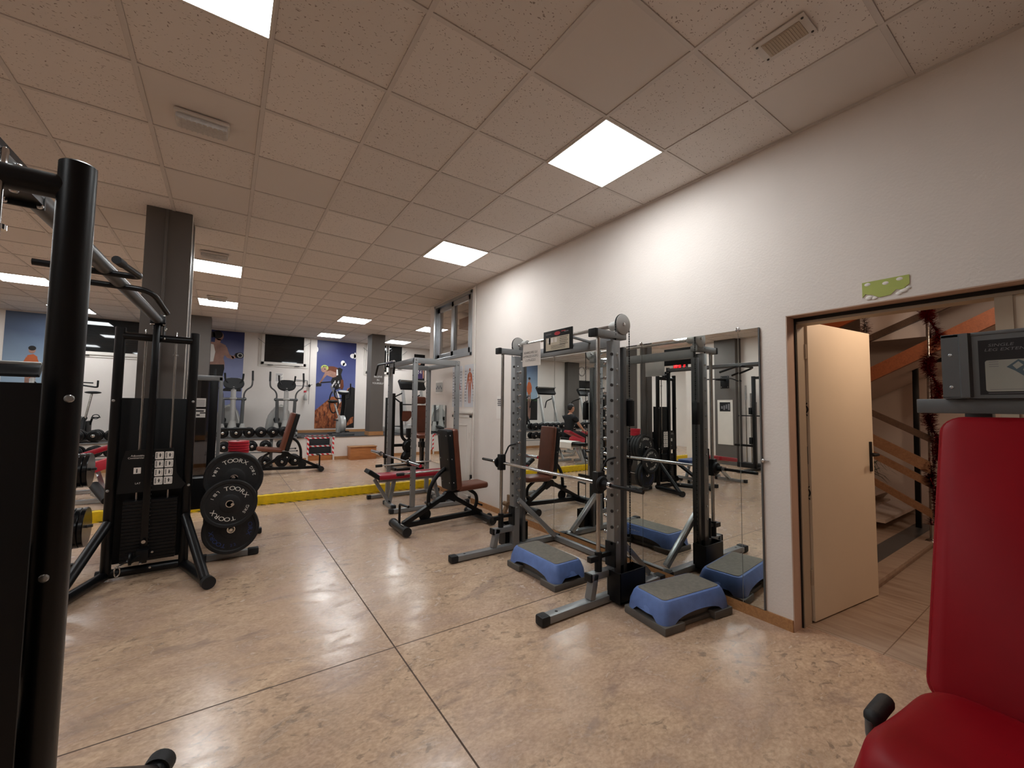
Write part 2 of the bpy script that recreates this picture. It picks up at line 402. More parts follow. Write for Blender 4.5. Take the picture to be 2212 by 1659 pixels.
    def text(s, t, size, org, ux, uy, mi=None, sx=1.0):
        if mi is not None: s.mi = mi
        vs, fs = glyphs(t); o, ux, uy = Vector(org), Vector(ux).normalized(), Vector(uy).normalized()
        return s.raw([o + ux * v.x * size * sx + uy * v.y * size for v in vs], fs)
    def ball(s, c, r, sc=(1, 1, 1), seg=16, rot=None):
        b = bmesh.new(); bmesh.ops.create_uvsphere(b, u_segments=seg, v_segments=max(6, seg // 2), radius=r)
        M = Matrix.Translation(Vector(c)) @ (rot or Matrix.Identity(4)) @ Matrix.Diagonal((*sc, 1)); return s.merge(b, M)
    def build(s, name, m, parent=None, smooth=35, world=True, kind=None, label=None):
        ms = m if isinstance(m, (list, tuple)) else [m]
        bmesh.ops.recalc_face_normals(s.bm, faces=s.bm.faces[:]) if s.bm.faces else None
        me = bpy.data.meshes.new(name)
        if parent is not None and world:
            s.bm.transform(world_of(parent).inverted())
        s.bm.to_mesh(me); s.bm.free()
        for x in ms: me.materials.append(MATS[x])
        if smooth:
            for p in me.polygons: p.use_smooth = True
            me.set_sharp_from_angle(angle=math.radians(smooth))
        o = bpy.data.objects.new(name, me); COL.objects.link(o)
        if parent is not None: o.parent = parent
        if kind: o['kind'] = kind
        if label: o['label'] = label
        return o
def each(mb, name, m, parent, **k):
    """one part per separate piece of the mesh"""
    bm = mb.bm; bm.verts.ensure_lookup_table(); bm.verts.index_update(); seen = set(); out = []
    for v in bm.verts:
        if v.index in seen: continue
        st = [v]; isl = []; seen.add(v.index)
        while st:
            q = st.pop(); isl.append(q)
            for e in q.link_edges:
                o = e.other_vert(q)
                if o.index not in seen: seen.add(o.index); st.append(o)
        ix = {q.index: i for i, q in enumerate(isl)}; fs = {f for q in isl for f in q.link_faces}
        n = MB(); n.raw([q.co.copy() for q in isl], [[ix[x.index] for x in f.verts] for f in fs]); out.append(n.build(name, m, parent, **k))
    bm.free(); return out
def world_of(o):
    M = o.matrix_basis.copy()
    while o.parent is not None: o = o.parent; M = o.matrix_basis @ M
    return M
def tag(o, label, cat, group=None):
    o['label'] = label; o['category'] = cat
    if group: o['group'] = group
    return o
def thing(name, label, cat, loc=(0, 0, 0), rz=0.0, group=None):
    o = bpy.data.objects.new(name, None); COL.objects.link(o); o.location = loc; o.rotation_euler = (0, 0, rz); o.empty_display_size = 0.1
    return tag(o, label, cat, group)
def dup(root, loc=None, rot=None, label=None, group=None):
    r = root.copy(); COL.objects.link(r)
    if loc is not None: r.location = loc
    if rot is not None: r.rotation_euler = rot
    if label: r['label'] = label
    if group: r['group'] = group
    for ch in list(root.children):
        c = ch.copy(); COL.objects.link(c); c.parent = r
        for g in list(ch.children):
            d = g.copy(); COL.objects.link(d); d.parent = c
    return r
def struct(name, mb, m, parent=None, smooth=0):
    return mb.build(name, m, parent, smooth=smooth, kind='structure')
def bolt(mb, p, d, r=0.011, h=0.009):
    mb.lathe([(r, 0), (r, h * 0.4), (r * 0.75, h * 0.85), (r * 0.3, h)], p, d, 12)
def rrect(w, h, r, k=5):
    pts = []
    for cx, cy, a0 in ((w / 2 - r, h / 2 - r, 0), (-w / 2 + r, h / 2 - r, 90), (-w / 2 + r, -h / 2 + r, 180), (w / 2 - r, -h / 2 + r, 270)):
        for i in range(k + 1):
            a = math.radians(a0 + 90 * i / k); pts.append((cx + r * math.cos(a), cy + r * math.sin(a)))
    return pts
def pad(mb, c, ux, uy, w, h, th, r=0.05, soft=0.018):
    """upholstered pad: rounded rectangle w along ux, h along uy, thickness th along ux x uy, softened rim"""
    ux, uy = Vector(ux).normalized(), Vector(uy).normalized(); nz = ux.cross(uy).normalized(); c = Vector(c)
    rings = []
    for inset, z in ((soft, -th / 2), (soft * 0.3, -th / 2 + soft * 0.3), (0, -th / 2 + soft), (0, th / 2 - soft), (soft * 0.3, th / 2 - soft * 0.3), (soft, th / 2)):
        pts = rrect(w - 2 * inset, h - 2 * inset, max(r - inset, 0.004))
        rings.append([c + ux * p[0] + uy * p[1] + nz * z for p in pts])
    n = len(rings[0]); vs = [v for R in rings for v in R]; fs = [list(range(n))[::-1], list(range(n * (len(rings) - 1), n * len(rings)))]
    for i in range(len(rings) - 1):
        for j in range(n): fs.append([i * n + j, i * n + (j + 1) % n, (i + 1) * n + (j + 1) % n, (i + 1) * n + j])
    return mb.raw(vs, fs)

# ================================================================ THE SETTING
XW, YB, ZF, ZP, YS, YP = 3.06, 12.5, 0.12, 0.66, 6.95, 10.7
XL, XLF, XRF, YF = -4.8, -7.2, 5.6, -3.6
b = MB(); b.lo_hi((XL - 0.1, YF - 0.1, -0.12), (XW + 0.19, YS, 0.0)); struct('floor', b, 'polished_concrete')
b = MB(); b.lo_hi((XLF - 0.1, YS, -0.12), (XRF + 0.1, YP + 0.02, ZF)); b.lo_hi((XW + 0.19, 5.4, -0.12), (XRF + 0.1, YS, ZF)); struct('floor_rear', b, 'polished_concrete')
# painted step edge between the two floor levels
b = MB(); b.lo_hi((XL - 0.1, YS - 0.022, 0.0), (XW, YS + 0.055, ZF + 0.004), bev=0.008); b.mi = 1
b.lo_hi((XL - 0.1, YS - 0.065, 0.0), (XW, YS - 0.021, 0.003))
b.lo_hi((XL - 0.1, YS + 0.054, ZF), (XW, YS + 0.085, ZF + 0.003))
def hazard():
    M, N, L, p = nodes('hazard_tape'); g = N.new('ShaderNodeNewGeometry'); sx = N.new('ShaderNodeSeparateXYZ'); L.new(g.outputs['Position'], sx.inputs[0])
    d = mth(N, L, 'FRACT', mth(N, L, 'MULTIPLY', mth(N, L, 'ADD', sx.outputs[0], sx.outputs[1]), 8.5))
    L.new(mixc(N, L, mth(N, L, 'GREATER_THAN', d, 0.5), srgb((216, 178, 30)), srgb((34, 30, 24))), p.inputs['Base Color']); p.inputs['Roughness'].default_value = 0.5
    M, N, L, p = nodes('barrier_tape'); g = N.new('ShaderNodeNewGeometry'); sx = N.new('ShaderNodeSeparateXYZ'); L.new(g.outputs['Position'], sx.inputs[0])
    q = mth(N, L, 'ADD', mth(N, L, 'ADD', sx.outputs[0], sx.outputs[2]), sx.outputs[1])
    d = mth(N, L, 'FRACT', mth(N, L, 'MULTIPLY', q, 9.0))
    L.new(mixc(N, L, mth(N, L, 'GREATER_THAN', d, 0.5), srgb((206, 36, 48)), srgb((228, 226, 224))), p.inputs['Base Color']); p.inputs['Roughness'].default_value = 0.4
hazard()
struct('trim_1', b, ['yellow_paint', 'hazard_tape'])
# raised platform with dark rubber top
SX0, SX1 = 1.62, 2.16          # the stair niche cut into its front
b = MB()
for x0, x1, y0 in ((XLF, SX0, YP), (SX0, SX1, YP + 0.56), (SX1, XRF, YP)):
    b.lo_hi((x0, y0, 0.0), (x1, YB + 0.1, ZP))
struct('floor_platform', b, 'white_wall')
b = MB()
for x0, x1, y0 in ((XLF, SX0, YP - 0.015), (SX0, SX1, YP + 0.545), (SX1, XRF, YP - 0.015)):
    b.lo_hi((x0, y0, ZP), (x1, YB, ZP + 0.012))
struct('floor_platform_mat', b, 'black_mat_rubber')
b = MB(); b.lo_hi((XLF, YP - 0.014, ZF), (SX0, YP, ZF + 0.075)); b.lo_hi((SX1, YP - 0.014, ZF), (XRF, YP, ZF + 0.075)); struct('baseboard_platform', b, 'skirting_wood')
b = MB(); b.lo_hi((XLF, YB - 0.014, ZP + 0.012), (XRF, YB, ZP + 0.085)); struct('baseboard_back', b, 'skirting_wood')
# ceiling and its grid
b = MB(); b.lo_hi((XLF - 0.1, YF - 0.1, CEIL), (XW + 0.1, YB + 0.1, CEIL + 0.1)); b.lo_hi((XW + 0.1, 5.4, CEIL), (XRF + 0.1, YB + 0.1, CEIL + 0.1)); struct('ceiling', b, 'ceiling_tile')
b = MB()
gx = [0.7127 + 0.6 * i for i in range(-13, 9)]; gy = [1.749 + 0.6 * j for j in range(-8, 16)]
for x in gx:
    if XLF < x < XRF:
        y0 = YF if x < XW else 5.4
        b.lo_hi((x - 0.012, y0, CEIL - 0.006), (x + 0.012, YB, CEIL + 0.01))
for y in gy:
    if YF < y < YB: b.lo_hi((XLF, y - 0.012, CEIL - 0.0055), ((XW if y < 5.4 else XRF), y + 0.012, CEIL + 0.01))
struct('ceiling_grid', b, 't_bar')
# wall edge moulding
b = MB(); b.lo_hi((XW - 0.02, YF, CEIL - 0.012), (XW + 0.01, 7.1, CEIL + 0.01)); struct('trim_2', b, 't_bar')
# right wall with doorway and internal window
b = MB(); X2 = XW + 0.17
DY0, DY1, DZ = -0.62, 1.215, 2.052
WY0, WY1, WZ0, WZ1 = 5.52, 6.93, 2.215, 3.235
b.lo_hi((XW, YF, 0), (X2, DY0, CEIL)); b.lo_hi((XW, DY0, DZ), (X2, DY1, CEIL)); b.lo_hi((XW, DY1, 0), (X2, WY0, CEIL))
b.lo_hi((XW, WY0, 0), (X2, WY1, WZ0)); b.lo_hi((XW, WY0, WZ1), (X2, WY1, CEIL)); b.lo_hi((XW, WY1, 0), (X2, 7.12, CEIL))
struct('wall_right', b, 'white_wall')
b = MB(); b.lo_hi((XL - 0.2, YF, 0), (XL, YS, CEIL)); b.lo_hi((XLF, YS - 0.2, 0), (XL - 0.2, YS, CEIL)); struct('wall_left', b, 'white_wall')
b = MB(); b.lo_hi((XLF - 0.2, YS - 0.2, 0), (XLF, YB + 0.2, CEIL)); struct('wall_left_rear', b, 'white_wall')
b = MB(); b.lo_hi((XLF - 0.2, YB, 0), (XRF + 0.2, YB + 0.2, CEIL)); struct('wall_back', b, 'white_wall')
b = MB(); b.lo_hi((XL - 0.2, YF - 0.2, 0), (X2, YF, CEIL)); struct('wall_front', b, 'white_wall')
b = MB(); b.lo_hi((XRF, 5.2, 0), (XRF + 0.2, YB + 0.2, CEIL)); b.lo_hi((X2, 5.2, 0), (XRF, 5.4, CEIL)); struct('wall_right_rear', b, 'white_wall')
b = MB()
b.lo_hi((XW - 0.013, DY1 + 0.0, 0), (XW, 5.47, 0.072)); b.lo_hi((XW - 0.013, 6.0, 0), (XW, YS, 0.072))
b.lo_hi((XW - 0.013, YF, 0), (XW, DY0 - 0.05, 0.072)); struct('baseboard_right', b, 'skirting_wood')
b = MB(); b.lo_hi((XL, YF, 0), (XL + 0.013, 5.4, 0.072)); struct('baseboard_left', b, 'skirting_wood')
# grey columns
def column(name, x0, y0, x1, y1, z0, skirt=False):
    b = MB(); b.lo_hi((x0, y0, z0), (x1, y1, CEIL), bev=0.006); o = struct(name, b, 'pillar_grey')
    if skirt:
        b = MB(); b.lo_hi((x0 - 0.012, y0 - 0.012, z0), (x1 + 0.012, y1, z0 + 0.10)); struct('baseboard', b, 'skirting_wood', o)
    return o
c1 = column('column', -0.685, 5.04, -0.345, 5.46, 0.0)
b = MB(); b.tube([(-0.532, 5.032, 0.02), (-0.532, 5.032, CEIL - 0.01)], 0.012, 10)
struct('conduit', b, 'pillar_grey', c1)
b = MB(); b.lo_hi((-0.343, 5.05, 0.0), (-0.340, 5.12, CEIL)); b.lo_hi((-0.343, 5.38, 0.0), (-0.340, 5.45, CEIL)); struct('trim', b, 'white_paint', c1)
column('column', -0.95, 10.76, -0.325, 11.15, ZP + 0.012, True)
c3 = column('column', 3.02, 10.72, 3.36, 11.12, ZP + 0.012, True)
b = MB()
for i, t in enumerate(('BELIEVE', 'IN', 'YOURSELF')):
    b.text(t, 0.062, (3.20, 10.717, 2.155 - 0.085 * i), (1, 0, 0), (0, 0, 1))
b.build('lettering', 'tower_text_white', c3, smooth=0)
column('column', XL, 5.46, XL + 0.14, 6.02, 0.0)
column('column', -5.75, 12.32, -5.12, 12.5, ZP + 0.012)
# doorway lining
b = MB(); b.lo_hi((X2 - 0.05, DY1 - 0.02, 0), (X2 + 0.06, DY1 + 0.06, DZ + 0.01)); b.lo_hi((X2 - 0.05, DY0, DZ - 0.045), (X2 + 0.06, DY1 + 0.06, DZ + 0.02))
struct('door_frame', b, 'jamb_beige')
b = MB(); b.lo_hi((X2 - 0.062, DY1 - 0.014, 0), (X2 - 0.05, DY1 - 0.004, DZ)); b.lo_hi((X2 - 0.064, DY0, DZ - 0.028), (X2 - 0.05, DY1, DZ - 0.008)); struct('trim_3', b, 'jamb_dark')
b = MB(); b.lo_hi((XW + 0.001, DY1 - 0.006, 0), (X2 - 0.06, DY1, DZ)); b.lo_hi((XW + 0.001, DY0, DZ - 0.006), (X2 - 0.06, DY1, DZ)); struct('door_reveal', b, 'reveal_pink')
# door leaf standing open into the stairwell, closed second leaf beyond the opening
HX, HY, TX, TY = 3.305, 1.18, 4.205, 1.075
dv = Vector((TX - HX, TY - HY, 0)).normalized(); nv = Vector((-dv.y, dv.x, 0))
b = MB(); mid = Vector(((HX + TX) / 2, (HY + TY) / 2, 0)) + nv * 0.026 + Vector((0, 0, 1.025))
b.box(mid, ((Vector((TX, TY, 0)) - Vector((HX, HY, 0))).length, 0.052, 2.03), math.atan2(dv.y, dv.x), 0.002)
leaf = struct('door_1', b, 'door_cream')
b = MB(); e = Vector((HX, HY, 0)) + nv * 0.03 - dv * 0.002
for z in (1.43, 0.86):
    b.tube([e + nv * (0.020 * math.cos(a)) + Vector((0, 0, z + 0.026 * math.sin(a))) for a in [2 * PI * i / 16 for i in range(16)]], 0.005, 6, closed=True)
    for s_ in (-1, 1): b.tube([e + nv * (0.016 * math.cos(a)) + Vector((0, 0, z + s_ * 0.045 - s_ * 0.012 * abs(math.sin(a)))) for a in [PI * i / 6 for i in range(7)]], 0.004, 6)
b.build('door_lock', 'jamb_dark', leaf)
b = MB(); b.box(e + Vector((0, 0, 1.115)), (0.006, 0.026, 0.12), math.atan2(dv.y, dv.x), 0.001); b.build('lock_plate', 'dark_steel', leaf)
b = MB()
for z in (0.25, 1.78): b.cyl(Vector((HX - 0.012, HY + 0.012, z)), Vector((HX - 0.012, HY + 0.012, z + 0.10)), 0.009, 10)
b.build('hinge', 'jamb_beige', leaf)
b = MB(); hp = Vector((TX, TY, 1.09)) - dv * 0.055
b.box(hp - nv * 0.004 + Vector((0, 0, -0.02)), (0.034, 0.010, 0.23), math.atan2(dv.y, dv.x), 0.004)
b.tube([hp - nv * 0.005, hp - nv * 0.055, hp - nv * 0.060 - dv * 0.11], 0.010, 10, 0.02); b.build('door_handle', 'black_plastic', leaf)
b = MB(); b.lo_hi((X2 - 0.03, DY0, 0.01), (X2 + 0.02, 0.285, DZ - 0.04)); leaf2 = struct('door_2', b, 'door_cream')
b = MB(); b.lo_hi((X2 - 0.045, 0.255, 0.01), (X2 + 0.03, 0.315, DZ - 0.045)); b.build('meeting_stile', 'jamb_beige', leaf2, smooth=0)
# stairwell shell beyond the doorway
b = MB(); b.lo_hi((X2 + 0.02, -1.6, -0.12), (8.2, 4.6, 0.0)); b.lo_hi((XW + 0.165, DY0, -0.12), (X2 + 0.06, DY1, 0.001)); struct('floor_stairwell', b, 'hall_tile')
b = MB(); b.lo_hi((7.6, -1.6, 0), (7.8, 4.6, 3.9)); b.lo_hi((X2, -1.8, 0), (7.8, -1.6, 3.9)); b.lo_hi((X2, 4.4, 0), (7.8, 4.6, 3.9)); struct('wall_stairwell', b, 'hall_wall')
b = MB(); b.lo_hi((X2, -1.6, 3.0), (7.8, 4.6, 3.1)); struct('ceiling_stairwell', b, 'hall_wall')
b = MB(); b.lo_hi((X2 - 0.001, DY1, 0), (X2 + 0.02, 5.2, 3.0)); b.lo_hi((X2 - 0.001, -1.6, DZ), (X2 + 0.02, DY1, 3.0)); struct('wall_stairwell_side', b, 'hall_wall')
# ================================================================ WINDOWS, LAMPS, WALL THINGS
# sliding aluminium window let into the right wall
b = MB(); fx = XW - 0.012; fd = 0.10
def ring(b, x0, x1, y0, y1, z0, z1, t, bev=0.003):
    b.lo_hi((x0, y0, z0), (x1, y0 + t, z1), bev); b.lo_hi((x0, y1 - t, z0), (x1, y1, z1), bev)
    b.lo_hi((x0, y0, z0), (x1, y1, z0 + t), bev); b.lo_hi((x0, y0, z1 - t), (x1, y1, z1), bev)
ring(b, fx, fx + fd, WY0, WY1, WZ0, WZ1, 0.05); win = struct('window_1', b, 'aluminium')
ym = (WY0 + WY1) / 2 - 0.02
b = MB(); ring(b, fx + 0.015, fx + 0.045, WY0 + 0.05, ym + 0.05, WZ0 + 0.05, WZ1 - 0.05, 0.085); s1 = b.build('window_sash', 'aluminium', win, smooth=0)
b = MB(); ring(b, fx + 0.055, fx + 0.085, ym - 0.04, WY1 - 0.05, WZ0 + 0.05, WZ1 - 0.05, 0.085); s2 = b.build('window_sash', 'aluminium', win, smooth=0)
b = MB(); b.lo_hi((fx + 0.028, WY0 + 0.12, WZ0 + 0.12), (fx + 0.032, ym - 0.02, WZ1 - 0.12)); b.build('window_pane', 'window_glass', s1, smooth=0)
b = MB(); b.lo_hi((fx + 0.068, ym + 0.03, WZ0 + 0.12), (fx + 0.072, WY1 - 0.12, WZ1 - 0.12)); b.build('window_pane', 'window_glass', s2, smooth=0)
# brown timber lintel seen through the window
b = MB(); b.lo_hi((3.8, 5.6, 2.98), (4.0, 7.4, 3.18)); struct('trim_4', b, 'rail_wood')
# night windows high in the back wall
def night_window(n, x0, x1, z0, z1, stays=True, y=YB):
    b = MB(); t = 0.07
    for a, c in (((x0 - t, z0 - t), (x0, z1)), ((x1, z0 - t), (x1 + t, z1)), ((x0 - t, z0 - t), (x1 + t, z0))):
        b.lo_hi((a[0], y - 0.035, a[1]), (c[0], y + 0.01, c[1]), 0.004)
    b.lo_hi((x0 - t - 0.05, y - 0.014, z0 - t - 0.05), (x1 + t + 0.05, y - 0.001, z0 - t)); b.lo_hi((x0 - t - 0.05, y - 0.014, z0 - t), (x0 - t, y - 0.001, z1)); b.lo_hi((x1 + t, y - 0.014, z0 - t), (x1 + t + 0.05, y - 0.001, z1))
    o = struct('window_%d' % n, b, 'white_paint')
    b = MB(); b.lo_hi((x0, y - 0.02, z0), (x1, y - 0.015, z1)); b.build('window_pane', 'night_glass', o, smooth=0)
    b = MB()
    for fx_ in (0.16, 0.84): b.lo_hi((x0 + (x1 - x0) * fx_ - 0.06, y - 0.042, z0 - t - 0.016), (x0 + (x1 - x0) * fx_ + 0.06, y - 0.03, z0 - t))
    b.build('hinge', 'black_plastic', o, smooth=0)
    if stays:
        b = MB(); b.tube([(x0 - 0.16, y - 0.02, z1 - 0.12), (x0 - 0.0, y - 0.06, z1 - 0.25)], 0.006, 6); b.tube([(x1 + 0.16, y - 0.02, z1 - 0.12), (x1, y - 0.06, z1 - 0.25)], 0.006, 6)
        b.build('window_stay', 'grey_steel', o)
night_window(2, 0.77, 1.69, 2.545, 3.262)
night_window(3, -2.75, -1.35, 2.53, 3.258, False)
night_window(4, 3.43, 3.97, 2.45, 3.258)
night_window(5, 4.02, 4.44, 2.66, 3.258)
# ceiling lamps
PANELS = [(-0.187, 2.049, 'square ceiling light panel cut by the top edge of the photo'),
 (2.213, 2.049, 'square ceiling light panel above the near end of the grey barbell machine'),
 (2.213, 4.449, 'square ceiling light panel above the brown bench beside the grey power cage'),
 (-0.187, 6.849, 'square ceiling light panel just behind the grey column'),
 (-0.187, 9.249, 'square ceiling light panel second behind the grey column, with a small emergency lamp before it'),
 (2.213, 9.249, 'square ceiling light panel in the middle above the rear hall floor'),
 (2.213, 11.649, 'square ceiling light panel above the cyclist poster'),
 (4.013, 9.249, 'square ceiling light panel partly seen through the aluminium sliding window'),
 (4.013, 11.649, 'square ceiling light panel just beyond the column with white lettering'),
 (-2.587, 11.649, 'square ceiling light panel half hidden behind the near black post'),
 (-2.587, 9.249, 'square ceiling light panel above the seated person in black'),
 (-4.987, 9.249, 'square ceiling light panel left of the seated person, added for light'),  # this and the panels below are extras added for illumination
 (-3.787, 6.249, 'square ceiling light panel above the left end of the yellow step, added for light'),
 (-2.587, 4.449, 'square ceiling light panel above the red and blue benches, added for light'),
 (-5.587, 10.449, 'square ceiling light panel above the treadmills on the platform, added for light'),
 (-2.587, 0.249, 'square ceiling light panel at the left behind the camera, added for light')]
b0 = None
for x, y, lab in PANELS:
    if b0 is None:
        o = thing('ceiling_light', lab, 'ceiling light', (x, y, CEIL), 0, 'light panels in the ceiling')
        b = MB()
        for a, c in (((-0.30, -0.30), (0.30, -0.288)), ((-0.30, 0.288), (0.30, 0.30)), ((-0.30, -0.288), (-0.288, 0.288)), ((0.288, -0.288), (0.30, 0.288))):
            b.lo_hi((a[0], a[1], -0.011), (c[0], c[1], 0.0))
        b.build('lamp_frame', 'white_paint', o, smooth=0, world=False)
        b = MB(); b.lo_hi((-0.289, -0.289, -0.009), (0.289, 0.289, -0.002)); b.build('lamp_diffuser', 'led_panel', o, smooth=0, world=False)
        b0 = o
    else: dup(b0, (x, y, CEIL), label=lab)
# emergency lamps under the ceiling
def emergency(x, y, lab, first=[None]):
    if first[0] is None:
        o = thing('emergency_light', lab, 'emergency light', (x, y, CEIL), 0, 'emergency lamps under the ceiling')
        b = MB(); b.lo_hi((-0.145, -0.075, -0.03), (0.145, 0.075, -0.006), 0.008); b.build('lamp_body', 'white_paint', o, world=False)
        b = MB(); b.box((0, 0, -0.047), (0.27, 0.125, 0.035), bev=0.012)
        for i in range(-4, 5): b.lo_hi((i * 0.028 - 0.004, -0.058, -0.068), (i * 0.028 + 0.004, 0.058, -0.06))
        b.build('lamp_lens', 'lamp_lens', o, world=False); first[0] = o
    else: dup(first[0], (x, y, CEIL), label=lab)
emergency(-0.20, 3.30, 'small ribbed emergency lamp on the ceiling above the near black machine')
emergency(-0.19, 6.20, 'small emergency lamp on the ceiling before the light panel nearest the grey column')
emergency(-0.20, 8.72, 'small emergency lamp on the ceiling before the second light panel behind the column')
# ventilation grille upper right
o = thing('ceiling_vent', 'beige slotted vent plate in the ceiling tile at upper right', 'vent', (2.21, 0.85, CEIL))
b = MB(); b.lo_hi((-0.085, -0.115, -0.012), (0.085, 0.115, -0.005), 0.002); b.build('vent_plate', 'tile_vent', o, world=False)
b = MB(); b.lo_hi((-0.055, -0.085, -0.016), (0.055, 0.085, -0.010), 0.002)
for i in range(-6, 7): b.lo_hi((-0.05, i * 0.012 - 0.003, -0.018), (0.05, i * 0.012 + 0.003, -0.0155))
b.build('vent_grille', 'jamb_beige', o, world=False)
b = MB()
for sx in (-1, 1):
    for sy in (-1, 1): b.cyl((sx * 0.06, sy * 0.1, -0.015), (sx * 0.06, sy * 0.1, -0.011), 0.006, 8)
each(b, 'vent_screw', 'screw_dark', o, world=False)
# mirror panels on the right wall
edges = [4.30, 3.567, 2.372, 1.523, 1.383]
labs = ['frameless wall mirror panel furthest from the door, showing the brown bench and treadmill',
        'frameless wall mirror panel showing the seated person in black',
        'wide frameless wall mirror panel behind the near posts of the grey barbell machine',
        'narrow end mirror strip beside the door, with a clip on its edge']
tilt = [0.001, 0.0, 0.0, 0.004]
for i in range(4):
    y1, y0 = edges[i], edges[i + 1]
    o = thing('wall_mirror', labs[i], 'mirror', (XW, (y0 + y1) / 2, 0.075), 0, 'mirror panels on the right wall')
    h = 1.925; w = y1 - y0 - 0.004
    b = MB(); b.lo_hi((-0.012, -w / 2, 0), (-0.006, w / 2, h)); p = b.build('mirror_glass', 'mirror_silver', o, smooth=0, world=False)
    b = MB(); b.lo_hi((-0.0055, -w / 2 + 0.004, 0.004), (-0.001, w / 2 - 0.004, h - 0.004)); b.build('mirror_backing', 'dark_steel', o, smooth=0, world=False)
    if i == 0 or i == 3: o.rotation_euler = (0, 0, -tilt[i])
    o.location.x -= abs(tilt[i]) * w / 2
    if i in (0, 1, 2):
        b = MB(); b.lathe([(0.016, 0), (0.016, 0.008), (0.006, 0.012)], (-0.012, -w / 2 - 0.002, h + 0.004), (-1, 0, 0), 16); b.build('mirror_clip', 'chrome', o, world=False)
    if i == 3:
        b = MB(); b.lathe([(0.012, 0), (0.012, 0.01), (0.005, 0.013)], (-0.010, -w / 2 - 0.012, 1.0), (-1, 0, 0), 14); b.cyl((-0.006, -w / 2 - 0.05, 1.0), (-0.006, -w / 2, 1.0), 0.004, 8); b.build('mirror_clip', 'chrome', o, world=False)
        b = MB(); b.lo_hi((-0.016, -w / 2 - 0.008, 0), (-0.002, -w / 2, h)); b.build('mirror_edge', 'dark_steel', o, smooth=0, world=False)
# tall narrow mirror on the far end of the right wall
o = thing('wall_mirror', 'small wall mirror behind the grey power cage, reflecting the cross trainer', 'mirror', (XW - 0.01, 6.66, 0.45), -0.031)
b = MB(); b.lo_hi((-0.012, -0.30, 0), (-0.006, 0.29, 1.0)); b.build('mirror_glass', 'mirror_silver', o, smooth=0, world=False)
b = MB(); b.lo_hi((-0.0055, -0.30, 0.0), (-0.001, 0.29, 1.0)); b.build('mirror_backing', 'dark_steel', o, smooth=0, world=False)
# white service pipe with socket box
o = thing('wall_pipe', 'white conduit pipe running down the right wall beside the anatomy charts', 'pipe', (XW - 0.018, 5.40, 0))
b = MB(); b.tube([(0, 0, 0.34), (0, 0, CEIL - 0.02)], 0.011, 12); b.build('pipe', 'white_paint', o, world=False)
b = MB()
for z in (0.95, 1.55, 2.1, 2.55, 2.95): b.cyl((0, 0, z), (0, 0, z + 0.022), 0.016, 12); b.lo_hi((0, -0.006, z + 0.004), (0.016, 0.006, z + 0.018))
each(b, 'pipe_clamp', 'white_paint', o, world=False)
b = MB(); b.lo_hi((-0.02, -0.03, 0.27), (0.018, 0.035, 0.36), 0.005); b.build('junction_box', 'white_paint', o, world=False)
o = tag(MB().lo_hi((XW - 0.022, 5.445, 0.33), (XW, 5.51, 0.41), 0.004).build('wall_socket', 'black_plastic'), 'small black socket on the wall beside the conduit pipe', 'socket')
# low white cupboard door in the wall
o = thing('service_cupboard', 'low white panelled cupboard door in the right wall below the anatomy charts', 'cupboard', (XW, 5.77, 0.05))
b = MB(); ring(b, -0.022, 0.0, -0.285, 0.34, 0, 1.25, 0.045); b.build('cupboard_frame', 'white_paint', o, smooth=0, world=False)
b = MB(); b.lo_hi((-0.016, -0.24, 0.045), (-0.002, 0.295, 1.205)); d = b.build('door', 'white_paint', o, smooth=0, world=False)
b = MB(); ring(b, -0.021, -0.015, -0.17, 0.23, 0.13, 1.1, 0.02); b.build('door_moulding', 'white_paint', d, smooth=0, world=False)
b = MB(); b.cyl((-0.024, -0.25, 0.28), (-0.024, -0.25, 0.36), 0.008, 8); b.cyl((-0.024, -0.25, 0.9), (-0.024, -0.25, 0.98), 0.008, 8); b.build('hinge', 'white_paint', d, world=False)
b = MB(); b.lo_hi((-0.035, -0.33, 1.27), (0, 0.36, 1.30)); b.build('cupboard_ledge', 'white_paint', o, smooth=0, world=False)
# hinge-pin clamp standing at the wall base
o = thing('wall_bracket', 'brown rusty bolted bracket on the wall base beside the far mirror edge', 'bracket', (XW - 0.03, 4.42, 0.0))
b = MB(); b.lo_hi((-0.005, -0.03, 0.16), (0.02, 0.05, 0.30), 0.003); b.build('bracket_plate', 'basket_brown', o, world=False)
b = MB(); b.cyl((-0.02, 0.02, 0.17), (-0.10, 0.0, 0.06), 0.03, 12); b.cyl((-0.03, -0.02, 0.19), (-0.03, 0.07, 0.19), 0.03, 12); b.build('clamp_screw', 'basket_brown', o, world=False)
